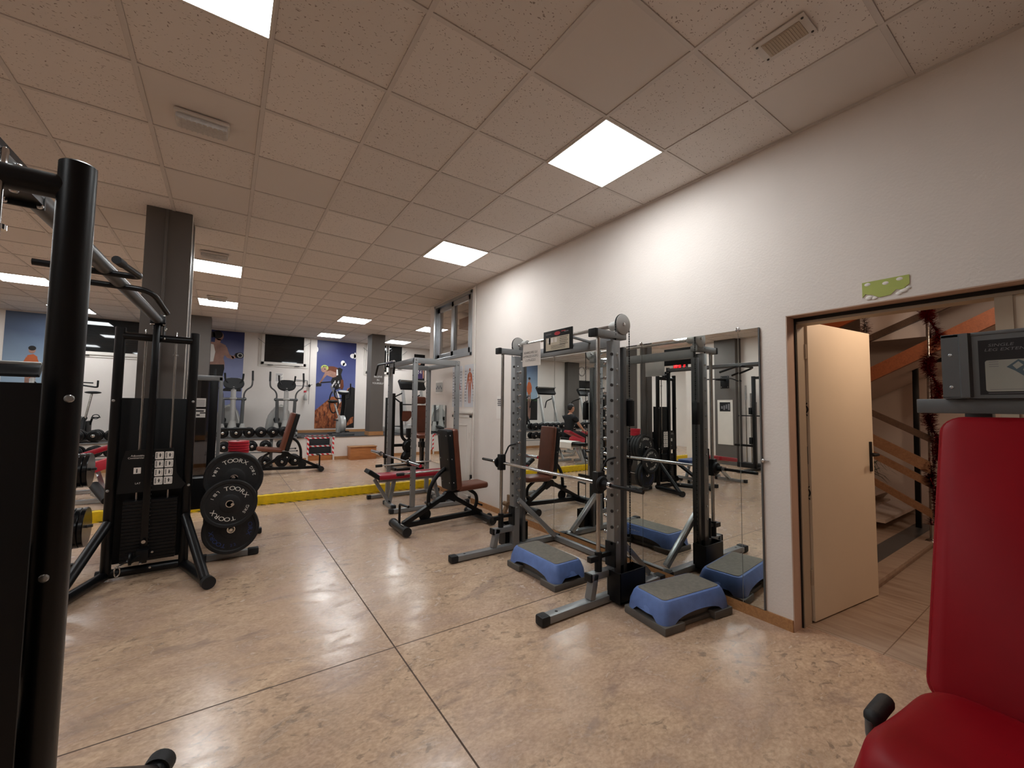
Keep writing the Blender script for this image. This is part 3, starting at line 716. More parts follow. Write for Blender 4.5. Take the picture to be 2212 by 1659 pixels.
# ---- paper things
def paper(name, label, cat, x0, x1, z0, z1, origin, ux, m, deco, group=None, th=0.003, curl=0.0):
    """flat sheet; deco(b, O, ux, uz) lays ink shapes just proud of it"""
    ux = Vector(ux); uz = Vector((0, 0, 1)); O = Vector(origin); nz = ux.cross(uz)
    b = MB()
    n = 8; vs = []; fs = []
    for k in (0, 1):
        for i in range(n + 1):
            for j in range(n + 1):
                u, v = i / n, j / n
                off = nz * (th * k + curl * (math.sin(u * 5 + v * 3) * 0.5 + 0.5) * (1 - v))
                vs.append(O + ux * (x0 + (x1 - x0) * u) + uz * (z0 + (z1 - z0) * v) + off)
    S = (n + 1) ** 2
    for i in range(n):
        for j in range(n):
            a = i * (n + 1) + j; q = [a, a + n + 1, a + n + 2, a + 1]
            fs.append([S + t for t in q]); fs.append(q[::-1])
    for i in range(n):
        for q in ((i * (n + 1), (i + 1) * (n + 1)), (i, i + 1), (n * (n + 1) + i, n * (n + 1) + i + 1), (i * (n + 1) + n, (i + 1) * (n + 1) + n)):
            fs.append([q[0], q[1], S + q[1], S + q[0]])
    b.raw(vs, fs)
    deco(b, O + nz * (th + 0.001 + curl), ux, uz)
    o = b.build(name, m, smooth=20)
    return tag(o, label, cat, group)
WUX = (0, -1, 0)   # along the right wall as read from the room (towards the door); normal faces -x
def chart(mi_body):
    def f(b, O, ux, uz):
        # muscle figure
        cx = 0.0; b.mi = mi_body
        def at(p): return [(cx + x * 0.30, 0.055 + y * 0.55) for x, y in p]
        b.disc((cx, 0.055 + 0.515), 0.020, O, ux, uz, mi_body, 14, 0.028)
        b.flat(at([(-0.05, .88), (.05, .88), (.16, .84), (.17, .62), (.13, .5), (-.13, .5), (-.17, .62), (-.16, .84)]), O, ux, uz, mi_body)
        for s in (-1, 1):
            pts = [(.16 * s, .84), (.23 * s, .8), (.30 * s, .58), (.36 * s, .40), (.31 * s, .38), (.23 * s, .55), (.16 * s, .68)]
            b.flat(at(pts if s < 0 else pts[::-1]), O, ux, uz, mi_body)
            pts = [(.01 * s, .51), (.145 * s, .51), (.13 * s, .3), (.10 * s, .14), (.10 * s, .02), (.03 * s, .0), (.04 * s, .14), (.03 * s, .3)]
            b.flat(at(pts if s < 0 else pts[::-1]), O, ux, uz, mi_body)
        # light seams between the muscles
        b.mi = 3; O2 = O + ux.cross(uz) * 0.0006
        for x0, y0, x1, y1 in ((-.012, .5, .012, .84), (-.10, .70, .10, .715), (-.09, .6, .09, .61)):
            b.rect(cx + x0 * .3, .055 + y0 * .55, cx + x1 * .3, .055 + y1 * .55, O2, ux, uz)
        # leader lines and captions
        for s in (-1, 1):
            for i in range(11):
                y = 0.09 + i * 0.046; b.rect(s * 0.13 - 0.022 - .004 * (i % 3), y, s * 0.13 + 0.022, y + 0.010, O, ux, uz, 2)
                b.rect(min(s * 0.105, s * 0.05), y + 0.004, max(s * 0.105, s * 0.05), y + 0.0055, O, ux, uz, 2)
    return f
paper('anatomy_chart', 'anatomy chart of orange red muscles on the right wall, nearest the conduit pipe', 'poster', -0.17, 0.17, 0, 0.655, (XW - 0.001, 5.565, 1.42), WUX, ['chart_paper', 'orange_board', 'grey_ink', 'white_tape'], chart(1), 'anatomy charts')
paper('anatomy_chart', 'anatomy chart of crimson muscles on the right wall, half behind the cage post', 'poster', -0.17, 0.17, 0, 0.65, (XW - 0.001, 5.98, 1.42), WUX, ['chart_paper', 'red_plastic', 'grey_ink', 'white_tape'], chart(1), 'anatomy charts')
def note_lines(b, O, ux, uz):
    for i in range(4): b.rect(-0.065 + .01 * (i % 2), 0.255 - i * 0.026, 0.065, 0.268 - i * 0.026, O, ux, uz, 1)
    b.rect(0.03, 0.045, 0.06, 0.058, O, ux, uz, 1)
paper('paper_notice', 'white paper notice on the wall left of the far mirror panel', 'notice', -0.09, 0.09, 0, 0.31, (XW - 0.001, 4.70, 1.265), WUX, ['paper', 'grey_ink'], note_lines, curl=0.004)
def old_print(b, O, ux, uz):
    b.rect(-0.13, 0.0, 0.13, 0.16, O, ux, uz, 1)
    for i in range(5): b.disc((-0.1 + i * 0.05, 0.06 + 0.03 * (i % 2)), 0.022, O + ux.cross(uz) * 0.0006, ux, uz, 2, 10)
paper('paper_notice', 'small faded grey print on the wall above the small mirror', 'notice', -0.15, 0.15, -0.03, 0.20, (XW - 0.001, 6.66, 1.68), WUX, ['paper', 'light_grey_plastic', 'grey_ink'], old_print, curl=0.006)
# torn green sign over the doorway
o = thing('emergency_exit_sign', 'torn plain green plastic sign on the wall above the open doorway', 'sign', (XW, 0.70, 2.075))
b = MB(); sgn = [(-0.105, 0.012), (-0.09, 0.03), (-0.06, 0.02), (-0.03, 0.0), (0.02, 0.004), (0.045, 0.03), (0.07, 0.022), (0.10, 0.05), (0.10, 0.10), (-0.105, 0.10)]
b.prism(sgn, (-0.0005, 0, 0), (0, -1, 0), (0, 0, 1), 0.004); b.build('sign_plate', 'sign_green', o, smooth=0, world=False)
b = MB(); 
for (cx, cy, r) in ((-0.075, 0.005, 0.018), (-0.05, 0.0, 0.014), (0.075, 0.016, 0.018), (0.055, 0.004, 0.014), (0.095, 0.028, 0.012)): b.ball((-0.002, -cx, cy), r, (0.25, 1, 0.7), 8)
for (cx, cy) in ((-0.08, 0.085), (0.0, 0.075), (0.06, 0.085)): b.ball((-0.0045, -cx, cy), 0.012, (0.15, 1.2, 0.8), 8)
b.build('torn_plaster', 'paper', o, world=False)
mat('print_skin', (150, 112, 98), 0.5, 0, 0.3, 5)
# ---- back wall posters
BUX = (1, 0, 0)
def cyclist(b, O, ux, uz):
    n = ux.cross(uz)
    W, H = 1.05, 2.46
    def P(pts): return [(x * W, y * H) for x, y in pts]
    L = [O + n * 0.0008 * k for k in range(9)]
    b.flat(P([(0.0, 0.0), (1, 0.0), (1, .46), (.9, .48), (.80, .46), (.66, .30), (.52, .36), (.40, .36), (.25, .30), (.10, .24), (0, .20)]), L[0], ux, uz, 1)
    b.flat(P([(0.72, 0.0), (1, 0.0), (1, .465), (.92, .48), (.83, .46), (.74, .38), (.72, .2)]), L[1], ux, uz, 2)
    b.flat(P([(0.80, .02), (.97, .06), (.98, .13), (.90, .12), (.82, .06)]), L[2], ux, uz, 1)
    for cx, cy, rx, ry in ((.92, .845, .10, .028), (.97, .85, .05, .04), (.66, .755, .055, .03), (.70, .74, .05, .02), (.0, .89, .03, .03)):
        rx = min(rx, 1 - cx) if cx > .5 else rx
        b.flat([(max(0, min(1, cx + rx * math.cos(a))) * W, (cy + ry * math.sin(a)) * H) for a in [2 * PI * i / 20 for i in range(20)]], L[1], ux, uz, 3)
    # rear tyre and frame
    def wheel(cx, cy, rx, ry, wd, mi, lay):
        N = 36
        for i in range(N):
            a0, a1 = 2 * PI * i / N, 2 * PI * (i + 1) / N
            b.flat([((cx + rx * math.cos(a0)) * W, (cy + ry * math.sin(a0)) * H), ((cx + rx * math.cos(a1)) * W, (cy + ry * math.sin(a1)) * H), ((cx + (rx - wd) * math.cos(a1)) * W, (cy + (ry - wd * .45) * math.sin(a1)) * H), ((cx + (rx - wd) * math.cos(a0)) * W, (cy + (ry - wd * .45) * math.sin(a0)) * H)], lay, ux, uz, mi)
    wheel(.46, .30, .13, .135, .035, 2, L[3])
    b.flat(P([(.35, .48), (.40, .49), (.52, .38), (.48, .36)]), L[4], ux, uz, 4)
    b.flat(P([(.52, .42), (.56, .42), (.64, .30), (.60, .28)]), L[4], ux, uz, 3)
    b.flat(P([(.10, .508), (.12, .523), (.36, .536), (.36, .522)]), L[4], ux, uz, 2)
    # body
    b.flat(P([(.14, .56), (.04, .49), (.09, .485), (.20, .57), (.30, .625), (.24, .66)]), L[4], ux, uz, 5)
    b.flat(P([(.01, .47), (.13, .475), (.14, .50), (.05, .515), (.0, .50)]), L[5], ux, uz, 2)
    b.flat(P([(.20, .64), (.28, .60), (.42, .58), (.55, .60), (.62, .64), (.56, .69), (.42, .71), (.28, .705)]), L[5], ux, uz, 6)
    b.flat(P([(.20, .64), (.28, .60), (.42, .58), (.50, .59), (.48, .64), (.34, .66)]), L[6], ux, uz, 5)
    b.flat(P([(.52, .60), (.62, .62), (.66, .68), (.58, .70), (.52, .69)]), L[6], ux, uz, 2)
    b.flat(P([(.50, .605), (.545, .61), (.53, .675), (.50, .675)]), L[7], ux, uz, 3)
    b.flat(P([(.40, .58), (.62, .62), (.66, .56), (.60, .46), (.52, .44), (.42, .47), (.36, .53)]), L[5], ux, uz, 2)
    b.flat(P([(.62, .56), (.68, .56), (.70, .48), (.66, .44), (.60, .46)]), L[6], ux, uz, 6)
    for i in range(7): b.flat(P([(.40 + .03 * i, .47 + .02 * (i % 3)), (.425 + .03 * i, .48 + .02 * (i % 3)), (.42 + .03 * i, .51 + .02 * (i % 3)), (.40 + .03 * i, .50 + .02 * (i % 3))]), L[6], ux, uz, 3)
    # helmet and face
    b.disc((.185 * W, .665 * H), .075, L[7], ux, uz, 5, 20)
    b.disc((.20 * W, .685 * H), .098, L[6], ux, uz, 7, 24, .085)
    for q in ((.18, .70), (.23, .70), (.205, .672)): b.disc((q[0] * W, q[1] * H), .022, L[8], ux, uz, 2, 10, .012)
paper('sport_poster', 'tall poster of a helmeted mountain biker on an orange rock, on the back wall', 'poster', 0, 1.05, 0, 2.46, (2.025, YB - 0.001, 0.785), BUX, ['print_sky', 'print_rock', 'hair_dark', 'white_tape', 'grey_ink', 'print_skin', 'cloth_brown' if False else 'brown_vinyl', 'sign_green'], cyclist, 'posters on the back wall')
def lifter(b, O, ux, uz):
    n = ux.cross(uz); L = [O + n * 0.0008 * k for k in range(8)]
    fl = lambda pts, k, mi: b.flat(pts, L[k], ux, uz, mi)
    # back view of a bare-chested figure, arm holding a dumbbell
    fl([(0.0, 0.20), (.33, .20), (.33, .34), (.30, .46), (.36, .66), (.34, .78), (.22, .84), (.02, .84), (0, .8)], 1, 1)
    fl([(0.0, .34), (.10, .36), (.13, .6), (.09, .78), (0.0, .8)], 2, 4)
    fl([(.27, .78), (.36, .74), (.42, .56), (.52, .50), (.50, .44), (.38, .47), (.30, .56)], 2, 1)
    fl([(.45, .52), (.62, .57), (.63, .52), (.50, .45)], 2, 1)
    fl([(0.0, .0), (.30, .0), (.33, .2), (.32, .30), (.0, .28)], 2, 2)
    fl([(.11, .84), (.22, .84), (.24, .92), (.12, .94)], 2, 1)
    b.disc((.20, 1.0), .085, L[2], ux, uz, 1, 20, .11); b.disc((.165, 1.035), .10, L[3], ux, uz, 2, 20, .10); b.disc((.05, 1.02), .07, L[3], ux, uz, 2, 16)
    b.disc((.60, .545), .07, L[3], ux, uz, 2, 20); b.disc((.70 - .09, .545), .055, L[3], ux, uz, 2, 20)
    b.disc((.645 + .0, .55), .078, L[4], ux, uz, 2, 24); b.disc((.645, .55), .062, L[5], ux, uz, 3, 24); b.disc((.645, .55), .04, L[6], ux, uz, 2, 20)
    fl([(.25, -.36), (.70, -.36), (.70, -.30), (.60, -.25), (.40, -.26)], 1, 2)
paper('sport_poster', 'tall poster of a bare-backed figure curling a dumbbell, between column and window', 'poster', -0.27, 0.72, -1.34, 1.145, (-0.40, YB - 0.001, 2.11), BUX, ['print_dusk', 'print_skin', 'hair_dark', 'light_grey_plastic', 'paper'], lifter, 'posters on the back wall')
def runner(b, O, ux, uz):
    n = ux.cross(uz); L = [O + n * 0.0008 * k for k in range(6)]
    b.rect(-.52, 0.002, .52, .72, L[0], ux, uz, 2); b.rect(-.52, .72, .52, .80, L[0], ux, uz, 5); L = [q - ux * 0.13 for q in L]
    b.flat([(-.06, .95), (.07, .95), (.09, 1.2), (.08, 1.40), (.02, 1.45), (-.06, 1.42), (-.09, 1.2)], L[1], ux, uz, 1)
    for s in (-1, 1):
        q = [(.01 * s, .98), (.075 * s, .98), (.07 * s, .6), (.05 * s, .05), (.0 * s, .05), (.015 * s, .5)]
        b.flat(q if s < 0 else q[::-1], L[2], ux, uz, 3)
        q = [(.07 * s, 1.40), (.12 * s, 1.25), (.11 * s, 1.05), (.08 * s, 1.05), (.06 * s, 1.3)]
        b.flat(q if s < 0 else q[::-1], L[2], ux, uz, 1)
    b.disc((.0, 1.53), .05, L[2], ux, uz, 3, 16, .07); b.disc((.0, 1.57), .055, L[3], ux, uz, 2, 16, .05)
paper('sport_poster', 'poster of a runner in orange under a grey-blue sky, seen in the far mirror panel', 'poster', -0.525, 0.525, 0, 2.30, (-3.175, YB - 0.001, 0.955), BUX, ['print_runner_sky', 'orange_board', 'hair_dark', 'print_skin', 'paper', 'plant_green'], runner, 'posters on the back wall')
def jersey(b, O, ux, uz):
    n = ux.cross(uz); L = [O + n * 0.0008 * k for k in range(5)]
    b.flat([(-.12, .20), (.12, .20), (.14, .55), (.09, .62), (-.09, .62), (-.14, .55)], L[0], ux, uz, 1)
    b.disc((0, .72), .055, L[1], ux, uz, 2, 18, .075); b.disc((0, .76), .05, L[2], ux, uz, 0, 18, .04)
    b.text('24', .17, L[1] + ux * 0.0 + uz * 0.36, ux, uz, 3)
    for s in (-1, 1): b.flat([(.13 * s, .56), (.165 * s, .4), (.15 * s, .22), (.12 * s, .22), (.11 * s, .5)][::-s], L[1], ux, uz, 2)
paper('sport_poster', 'dark poster of a player in a purple jersey numbered 24, above the treadmill', 'poster', -0.18, 0.18, 0, 0.98, (5.03, YB - 0.001, 2.10), BUX, ['screen_black', 'dark_purple', 'skin', 'paper'] if mat('dark_purple', (62, 44, 92), 0.6) else None, jersey, 'posters on the back wall')
def letters_deco(t, size):
    def f(b, O, ux, uz): b.text(t, size, O, ux, uz, 1)
    return f
def note2(b, O, ux, uz):
    for i in range(7): b.rect(-.08, .25 - i * .03, .08 - .02 * (i % 3), .262 - i * .03, O, ux, uz, 1)
paper('paper_notice', 'white sheet of printed lines on the back wall between the cross trainer handles', 'notice', -0.10, 0.10, 0, 0.29, (1.13, YB - 0.001, 1.98), BUX, ['paper', 'grey_ink'], note2)
# white wire shelf with spray bottle, hanging chain
o = thing('wall_hook_rack', 'thin wire bracket on the back wall between the right cross trainer and the cyclist poster', 'rack', (1.62, YB, 1.9))
b = MB(); b.tube([(-0.12, -0.02, 0.20), (0.19, -0.02, 0.20), (0.19, -0.02, 0.02)], 0.008, 8, 0.03); b.tube([(-0.12, -0.10, 0.04), (0.17, -0.10, 0.04), (0.21, -0.06, 0.03)], 0.008, 8, 0.03); b.build('wire', 'dark_steel', o, world=False)
b = MB(); b.ball((0.235, -0.06, 0.055), 0.035, (1, .7, 1.2), 10); b.tube([(0.235, -0.06, 0.06), (0.31, -0.06, 0.09)], 0.007, 6); b.build('clip', 'black_plastic', o, world=False)
b = MB(); b.tube([(0.245, -0.012, -0.45), (0.235, -0.012, 0.65), (0.235, -0.012, 1.35)], 0.004, 6); b.build('pull_cord', 'grey_ink', o, world=False)
o = thing('spray_bottle', 'small clear spray bottle hanging below the wire bracket on the back wall', 'bottle', (1.765, YB - 0.09, 1.55))
b = MB(); b.lathe([(0.04, 0), (0.048, 0.03), (0.045, 0.12), (0.02, 0.19), (0.018, 0.22)], n=16); b.build('bottle', 'light_grey_plastic', o, world=False)
b = MB(); b.lo_hi((-0.045, -0.015, 0.21), (0.02, 0.015, 0.265), 0.006); b.build('trigger', 'red_plastic', o, world=False)
# ================================================================ COUNTERBALANCED BARBELL MACHINE BY THE MIRROR
T = thing('smith_machine', 'grey steel guided barbell machine with top pulleys standing against the wall mirror', 'exercise machine', (2.4, 2.82, 0))
YN, YFAR = 2.17, 3.47
for y in (YN, YFAR):
    b = MB(); b.bar((1.80, y, 0.035), (2.985, y, 0.035), 0.07, 0.05, bev=0.006); ft = b.build('foot', 'grey_steel', T)
    b = MB()
    for x in (1.765, 2.99): b.box((x + (0.0 if x < 2 else 0.0), y, 0.036), (0.07, 0.078, 0.062), bev=0.012)
    each(b, 'rubber_foot', 'black_rubber', ft)
    b = MB()
    for x in (1.88, 2.94): b.cyl((x, y, 0.0595), (x, y, 0.0608), 0.011, 12)
    b.build('hole', 'jamb_dark', ft)
    # upright: perforated tube with peg studs
    b = MB(); b.bar((2.445, y, 0.06), (2.445, y, 1.945), 0.075, 0.075, up=(0, 1, 0), bev=0.006); up = b.build('upright', 'grey_steel', T)
    side = -1
    b = MB()
    for k in range(13):
        z = 0.42 + k * 0.118
        bolt(b, (2.483 - 0.038, y - 0.0385, z), (0, -1, 0), 0.011, 0.006)
    each(b, 'bolt', 'brace_steel', up)
    b = MB()
    for k in range(13): b.cyl((2.408, y - 0.02, 0.42 + k * 0.118), (2.400, y - 0.02, 0.42 + k * 0.118), 0.012, 10)
    b.build('hole', 'jamb_dark', up)
    b = MB()
    for k in range(12):
        z = 0.48 + k * 0.118; b.lathe([(0.009, 0), (0.009, 0.03), (0.014, 0.036), (0.014, 0.046), (0.006, 0.05)], (2.44, y + 0.0375, z), (0, 1, 0), 12) if y == YN else b.lathe([(0.009, 0), (0.009, 0.03), (0.014, 0.036), (0.014, 0.046), (0.006, 0.05)], (2.44, y - 0.0375, z), (0, -1, 0), 12)
    each(b, 'peg', 'chrome', up)
    # second back post of each pair
    b = MB(); b.bar((2.545, y + (0.0 if y == YN else -0.0), 0.06), (2.545, y, 1.90), 0.035, 0.06, up=(0, 1, 0), bev=0.004); b.build('rear_post', 'dark_steel', T)
    b = MB(); b.bar((2.235, y, 1.985), (2.56, y, 1.985), 0.07, 0.055, bev=0.005); ar = b.build('top_arm', 'grey_steel', T)
    b = MB(); b.box((2.228, y, 1.985), (0.03, 0.076, 0.062), bev=0.006); each(b, 'end_cap', 'black_plastic', ar)
    # guide rod, its bumper and lower bracket
    b = MB(); b.cyl((2.28, y, 0.25), (2.28, y, 1.965), 0.0155, 18); b.build('guide_rod', 'worn_chrome', T)
    b = MB(); b.cyl((2.28, y, 0.235), (2.28, y, 0.375), 0.027, 18); b.lo_hi((2.185, y - 0.02, 0.315), (2.30, y + 0.02, 0.355), 0.004); b.bar((2.28, y, 0.345), (2.41, y, 0.345), 0.03, 0.03); b.lo_hi((2.40, y - 0.05, 0.25), (2.415, y + 0.045, 0.43), 0.003)
    b.build('rod_bumper', 'black_plastic', T)
    b = MB(); b.bar((2.195, y, 0.06), (2.235, y, 0.235), 0.06, 0.05, up=(1, 0, 0)); b.bar((2.185, y, 0.215), (2.41, y, 0.215), 0.06, 0.05); st = b.build('rod_support', 'grey_steel', T)
    b = MB(); b.box((2.181, y, 0.215), (0.02, 0.066, 0.056), bev=0.005); each(b, 'end_cap', 'black_plastic', st)
    # counterweight, its housing and chain
    yb = y - 0.075 if y == YN else y + 0.095
    b = MB(); wz = 0.21
    for a, c in (((2.36, yb - 0.06), (2.64, yb - 0.052)), ((2.36, yb + 0.052), (2.64, yb + 0.06)), ((2.36, yb - 0.06), (2.368, yb + 0.06)), ((2.632, yb - 0.06), (2.64, yb + 0.06))):
        b.lo_hi((a[0], a[1], 0.03), (c[0], c[1], 0.03 + wz))
    b.lo_hi((2.36, yb - 0.06, 0.03), (2.64, yb + 0.06, 0.04)); b.build('weight_housing', 'black_paint', T, smooth=0)
    pc = Vector((2.515, y - 0.02 if y == YN else y + 0.075, 2.075))
    b = MB(); b.lathe([(0.0, 0.0), (0.076, 0.0), (0.080, 0.002), (0.080, 0.004), (0.075, 0.008), (0.075, 0.016), (0.080, 0.02), (0.080, 0.022), (0.0, 0.024)], pc - Vector((0, 0.024, 0)), (0, 1, 0), 40); pu = b.build('pulley', 'light_grey_plastic', T)
    b = MB(); b.lathe([(0.014, 0), (0.014, 0.006), (0.009, 0.010), (0.004, 0.011)], pc - Vector((0, 0.024, 0)), (0, -1, 0), 16); b.build('hub_bolt', 'chrome', pu)
    def chain(b, p, q, n):
        p, q = Vector(p), Vector(q)
        for i in range(n):
            a = p + (q - p) * (i / n); c = p + (q - p) * ((i + 0.86) / n)
            b.bar(a, c, 0.009 if i % 2 else 0.004, 0.004 if i % 2 else 0.009, up=(0, 1, 0), bev=0)
    b = MB(); chain(b, (pc.x + 0.079, pc.y - 0.012, pc.z), (pc.x + 0.079, pc.y - 0.012, 0.20), 96); chain(b, (pc.x - 0.079, pc.y - 0.012, pc.z), (pc.x - 0.079, pc.y - 0.012, 0.22), 96)
    for i in range(14):
        a0, a1 = PI * i / 14, PI * (i + 0.9) / 14
        b.bar((pc.x + .079 * math.cos(a0), pc.y - .012, pc.z + .079 * math.sin(a0)), (pc.x + .079 * math.cos(a1), pc.y - .012, pc.z + .079 * math.sin(a1)), 0.009, 0.005, up=(0, 1, 0), bev=0)
    b.build('chain', 'black_paint', T, smooth=0)
    b = MB(); b.lo_hi((pc.x + 0.055, pc.y - 0.04, 1.285), (pc.x + 0.105, pc.y + 0.012, 1.485), 0.004); cw = b.build('counterweight', 'black_paint', T)
    b = MB(); b.lo_hi((pc.x + 0.062, pc.y - 0.032, 1.485), (pc.x + 0.098, pc.y + 0.004, 1.50), 0.003); b.build('weight_cap', 'dark_steel', cw)
    # diagonal brace back to the base
    ym_ = y + 0.09 if y == YN else y - 0.09
    b = MB(); b.bar((2.455, y + (0.04 if y == YN else -0.04), 0.50), (2.925, y + (0.06 if y == YN else -0.06), 0.07), 0.045, 0.045, up=(0, 1, 0)); b.build('brace', 'brace_steel', T)
b = MB(); b.bar((2.965, YN, 0.037), (2.965, YFAR, 0.037), 0.05, 0.05); b.build('cross_rail', 'grey_steel', T)
b = MB(); b.bar((2.50, YN + 0.03, 1.945), (2.50, YFAR - 0.03, 1.945), 0.045, 0.085); b.build('top_rail', 'grey_steel', T)
b = MB(); b.cyl((2.515, YN + 0.0, 2.075), (2.515, YFAR, 2.075), 0.0145, 18); ax = b.build('axle', 'worn_chrome', T)
b = MB()
for y0, y1 in ((YN + 0.01, YN + 0.085), (YFAR - 0.10, YFAR - 0.02)): b.lathe([(0.034, 0), (0.036, 0.06), (0.030, y1 - y0)], (2.515, y0, 2.075), (0, 1, 0), 20)
each(b, 'bearing', 'light_grey_plastic', ax)
b = MB()
for y in (YN, YFAR): b.lo_hi((2.50, y - 0.03, 2.005), (2.535, y + 0.03, 2.055), 0.004)
each(b, 'bearing_stand', 'grey_steel', ax)
# sliding bar
b = MB(); b.cyl((2.28, YN + 0.03, 0.872), (2.28, YFAR - 0.03, 0.872), 0.0145, 20); br = b.build('barbell_bar', 'chrome', T)
b = MB(); b.cyl((2.28, YN - 0.10, 0.872), (2.28, YN - 0.40, 0.872), 0.0135, 16); b.cyl((2.28, YFAR + 0.05, 0.872), (2.28, YFAR + 0.36, 0.872), 0.0135, 16); each(b, 'bar_sleeve', 'black_paint_gloss', br)
b = MB()
for y, s in ((YN, -1), (YFAR, 1)): b.cyl((2.28, y + s * 0.10, 0.872), (2.28, y + s * 0.125, 0.872), 0.024, 18)
each(b, 'sleeve_collar', 'chrome', br)
for y, s in ((YN, -1), (YFAR, 1)):
    b = MB(); b.lo_hi((2.248, y - 0.03, 0.80), (2.312, y + 0.03, 0.955), 0.006); b.lathe([(0.055, 0), (0.058, 0.01), (0.05, 0.022), (0.028, 0.026), (0.024, 0.07)], (2.28, y + s * 0.03, 0.872), (0, s, 0), 20)
    b.tube([(2.31, y + 0.02, 0.90), (2.36, y - 0.01, 1.04), (2.42, y - 0.045, 1.055)], 0.008, 8, 0.03); b.build('carriage', 'black_plastic', br)
# instruction plate and sheet hung on the top rail
b = MB(); b.lo_hi((2.205, 2.372, 1.884), (2.215, 2.728, 2.062), 0.003); pl = b.build('instruction_board', 'black_plastic', T)
WU = Vector((0, -1, 0)); UZ = Vector((0, 0, 1)); O = Vector((2.2045, 2.55, 1.973))
b = MB(); b.rect(-0.145, -0.078, 0.145, 0.032, O, WU, UZ, 0)
b.rect(-0.145, 0.058, -0.075, 0.066, O, WU, UZ, 1); b.rect(0.085, 0.058, 0.135, 0.066, O, WU, UZ, 1); b.rect(0.05, 0.066, 0.10, 0.072, O, WU, UZ, 3)
b.disc((0.0, 0.058), 0.037, O, WU, UZ, 3, 20, 0.015); O3 = O - Vector((0.0006, 0, 0))
for i in range(3): b.rect(-0.125 + i * 0.045, -0.012, -0.092 + i * 0.045, 0.026, O3, WU, UZ, 2)
b.rect(-0.105, -0.025, -0.085, 0.03, O3, WU, UZ, 4)
for i in range(5): b.rect(0.03, 0.02 - i * 0.014, 0.13 - 0.01 * (i % 2), 0.0235 - i * 0.014, O3, WU, UZ, 4)
for i in range(4): b.rect(-0.08, -0.04 - i * 0.009, 0.10, -0.0375 - i * 0.009, O3, WU, UZ, 4)
b.build('board_print', ['board_beige', 'grey_ink', 'paper', 'red_plastic', 'ink'] if mat('board_beige', (196, 186, 166), 0.5) else None, pl, smooth=0)
b = MB(); b.bar((2.215, 2.45, 2.0), (2.50, 2.45, 1.97), 0.02, 0.02); b.bar((2.215, 2.65, 2.0), (2.50, 2.65, 1.97), 0.02, 0.02); each(b, 'board_bracket', 'grey_steel', pl)
def towel_note(b, O, ux, uz):
    for i, t in enumerate(('SCARICARE GLI', 'ATTREZZI DOPO', "L'UTILIZZO")): b.text(t, 0.028, O + uz * (0.11 - 0.034 * i), ux, uz, 1)
paper('paper_notice', 'crumpled white sheet with three black lines taped to the top rail of the barbell machine', 'notice', -0.125, 0.125, 0.0, 0.20, (2.19, 2.87, 1.785), WUX, ['paper', 'ink'], towel_note, curl=0.010)

# ================================================================ AEROBIC STEPS
def aero_step(name, label, loc, rz, text=None):
    t = thing(name, label, 'aerobic step', loc, rz, 'aerobic steps by the barbell machine')
    L_, W_, H_ = 0.645, 0.345, 0.185
    b = MB(); z0 = 0.05
    def ringp(l, w, r, z): return [(p[0], p[1], z) for p in rrect(l, w, r, 5)]
    levels = [(L_, W_, 0.05, z0), (L_ - 0.012, W_ - 0.012, 0.05, z0 + 0.06), (L_ - 0.045, W_ - 0.045, 0.05, H_ - 0.022), (L_ - 0.07, W_ - 0.07, 0.045, H_ - 0.004), (L_ - 0.10, W_ - 0.10, 0.04, H_)]
    rings = [ringp(*q) for q in levels]
    # arch cut in each side: lift the lower rim
    n = len(rings[0])
    def lift(p):
        x, y, z = p; u = abs(x) / (L_ / 2); v = abs(y) / (W_ / 2); d = 0
        if v > 0.85 and u < 0.70: d = 0.052 * (1 - (u / 0.70) ** 2) ** 0.5
        if u > 0.93 and v < 0.55: d = max(d, 0.048 * (1 - (v / 0.55) ** 2) ** 0.5)
        return (x, y, z + d)
    # denser rim so the arches are smooth
    def dense(R):
        out = []
        for i in range(len(R)):
            a, c = Vector(R[i]), Vector(R[(i + 1) % len(R)]); k = 14 if (a - c).length > 0.1 else 1
            out += [tuple(a.lerp(c, j / k)) for j in range(k)]
        return out
    rings = [dense(R) for R in rings]; rings[0] = [lift(p) for p in rings[0]]; n = len(rings[0])
    vs = [p for R in rings for p in R]; fs = []
    for i in range(len(rings) - 1):
        for j in range(n): fs.append([i * n + j, i * n + (j + 1) % n, (i + 1) * n + (j + 1) % n, (i + 1) * n + j])
    fs.append(list(range((len(rings) - 1) * n, len(rings) * n)))
    b.raw(vs, fs)
    # raised half-moon on the short ends
    body = b.build('step_body', 'step_blue', t, world=False)
    b = MB()
    for s in (-1, 1): b.lathe([(0.085, 0.0), (0.085, 0.004), (0.078, 0.010)], (s * (L_ / 2 - 0.012), 0, 0.052), (s, 0, 0.16), 28)
    for v in b.bm.verts:
        if v.co.z < 0.085: v.co.z = 0.085
    b.build('grip_moulding', 'step_blue', body, world=False)
    b = MB(); b.prism([p for p in rrect(L_ - 0.10, W_ - 0.10, 0.03, 5)], (0, 0, H_ - 0.001), (1, 0, 0), (0, 1, 0), 0.004); b.build('step_mat', 'step_grey', t, world=False)
    b = MB(); 
    for s in (-1, 1):
        b.box((s * (L_ / 2 - 0.085), 0, 0.026), (0.185, W_ + 0.02, 0.052), bev=0.010)
    b.box((0, 0, 0.018), (L_ - 0.2, W_ - 0.06, 0.03), bev=0.006); b.box((0, 0, 0.06), (L_ - 0.14, W_ - 0.1, 0.06)); b.build('step_base', 'step_base', t, world=False)
    if text:
        b = MB(); b.text(text, 0.052, (0.12, -W_ / 2 - 0.002 + 0.012, 0.105), (1, 0, 0), (0, 0.1, 1)); b.build('lettering', 'plate_text_white', body, smooth=0, world=False)
    return t
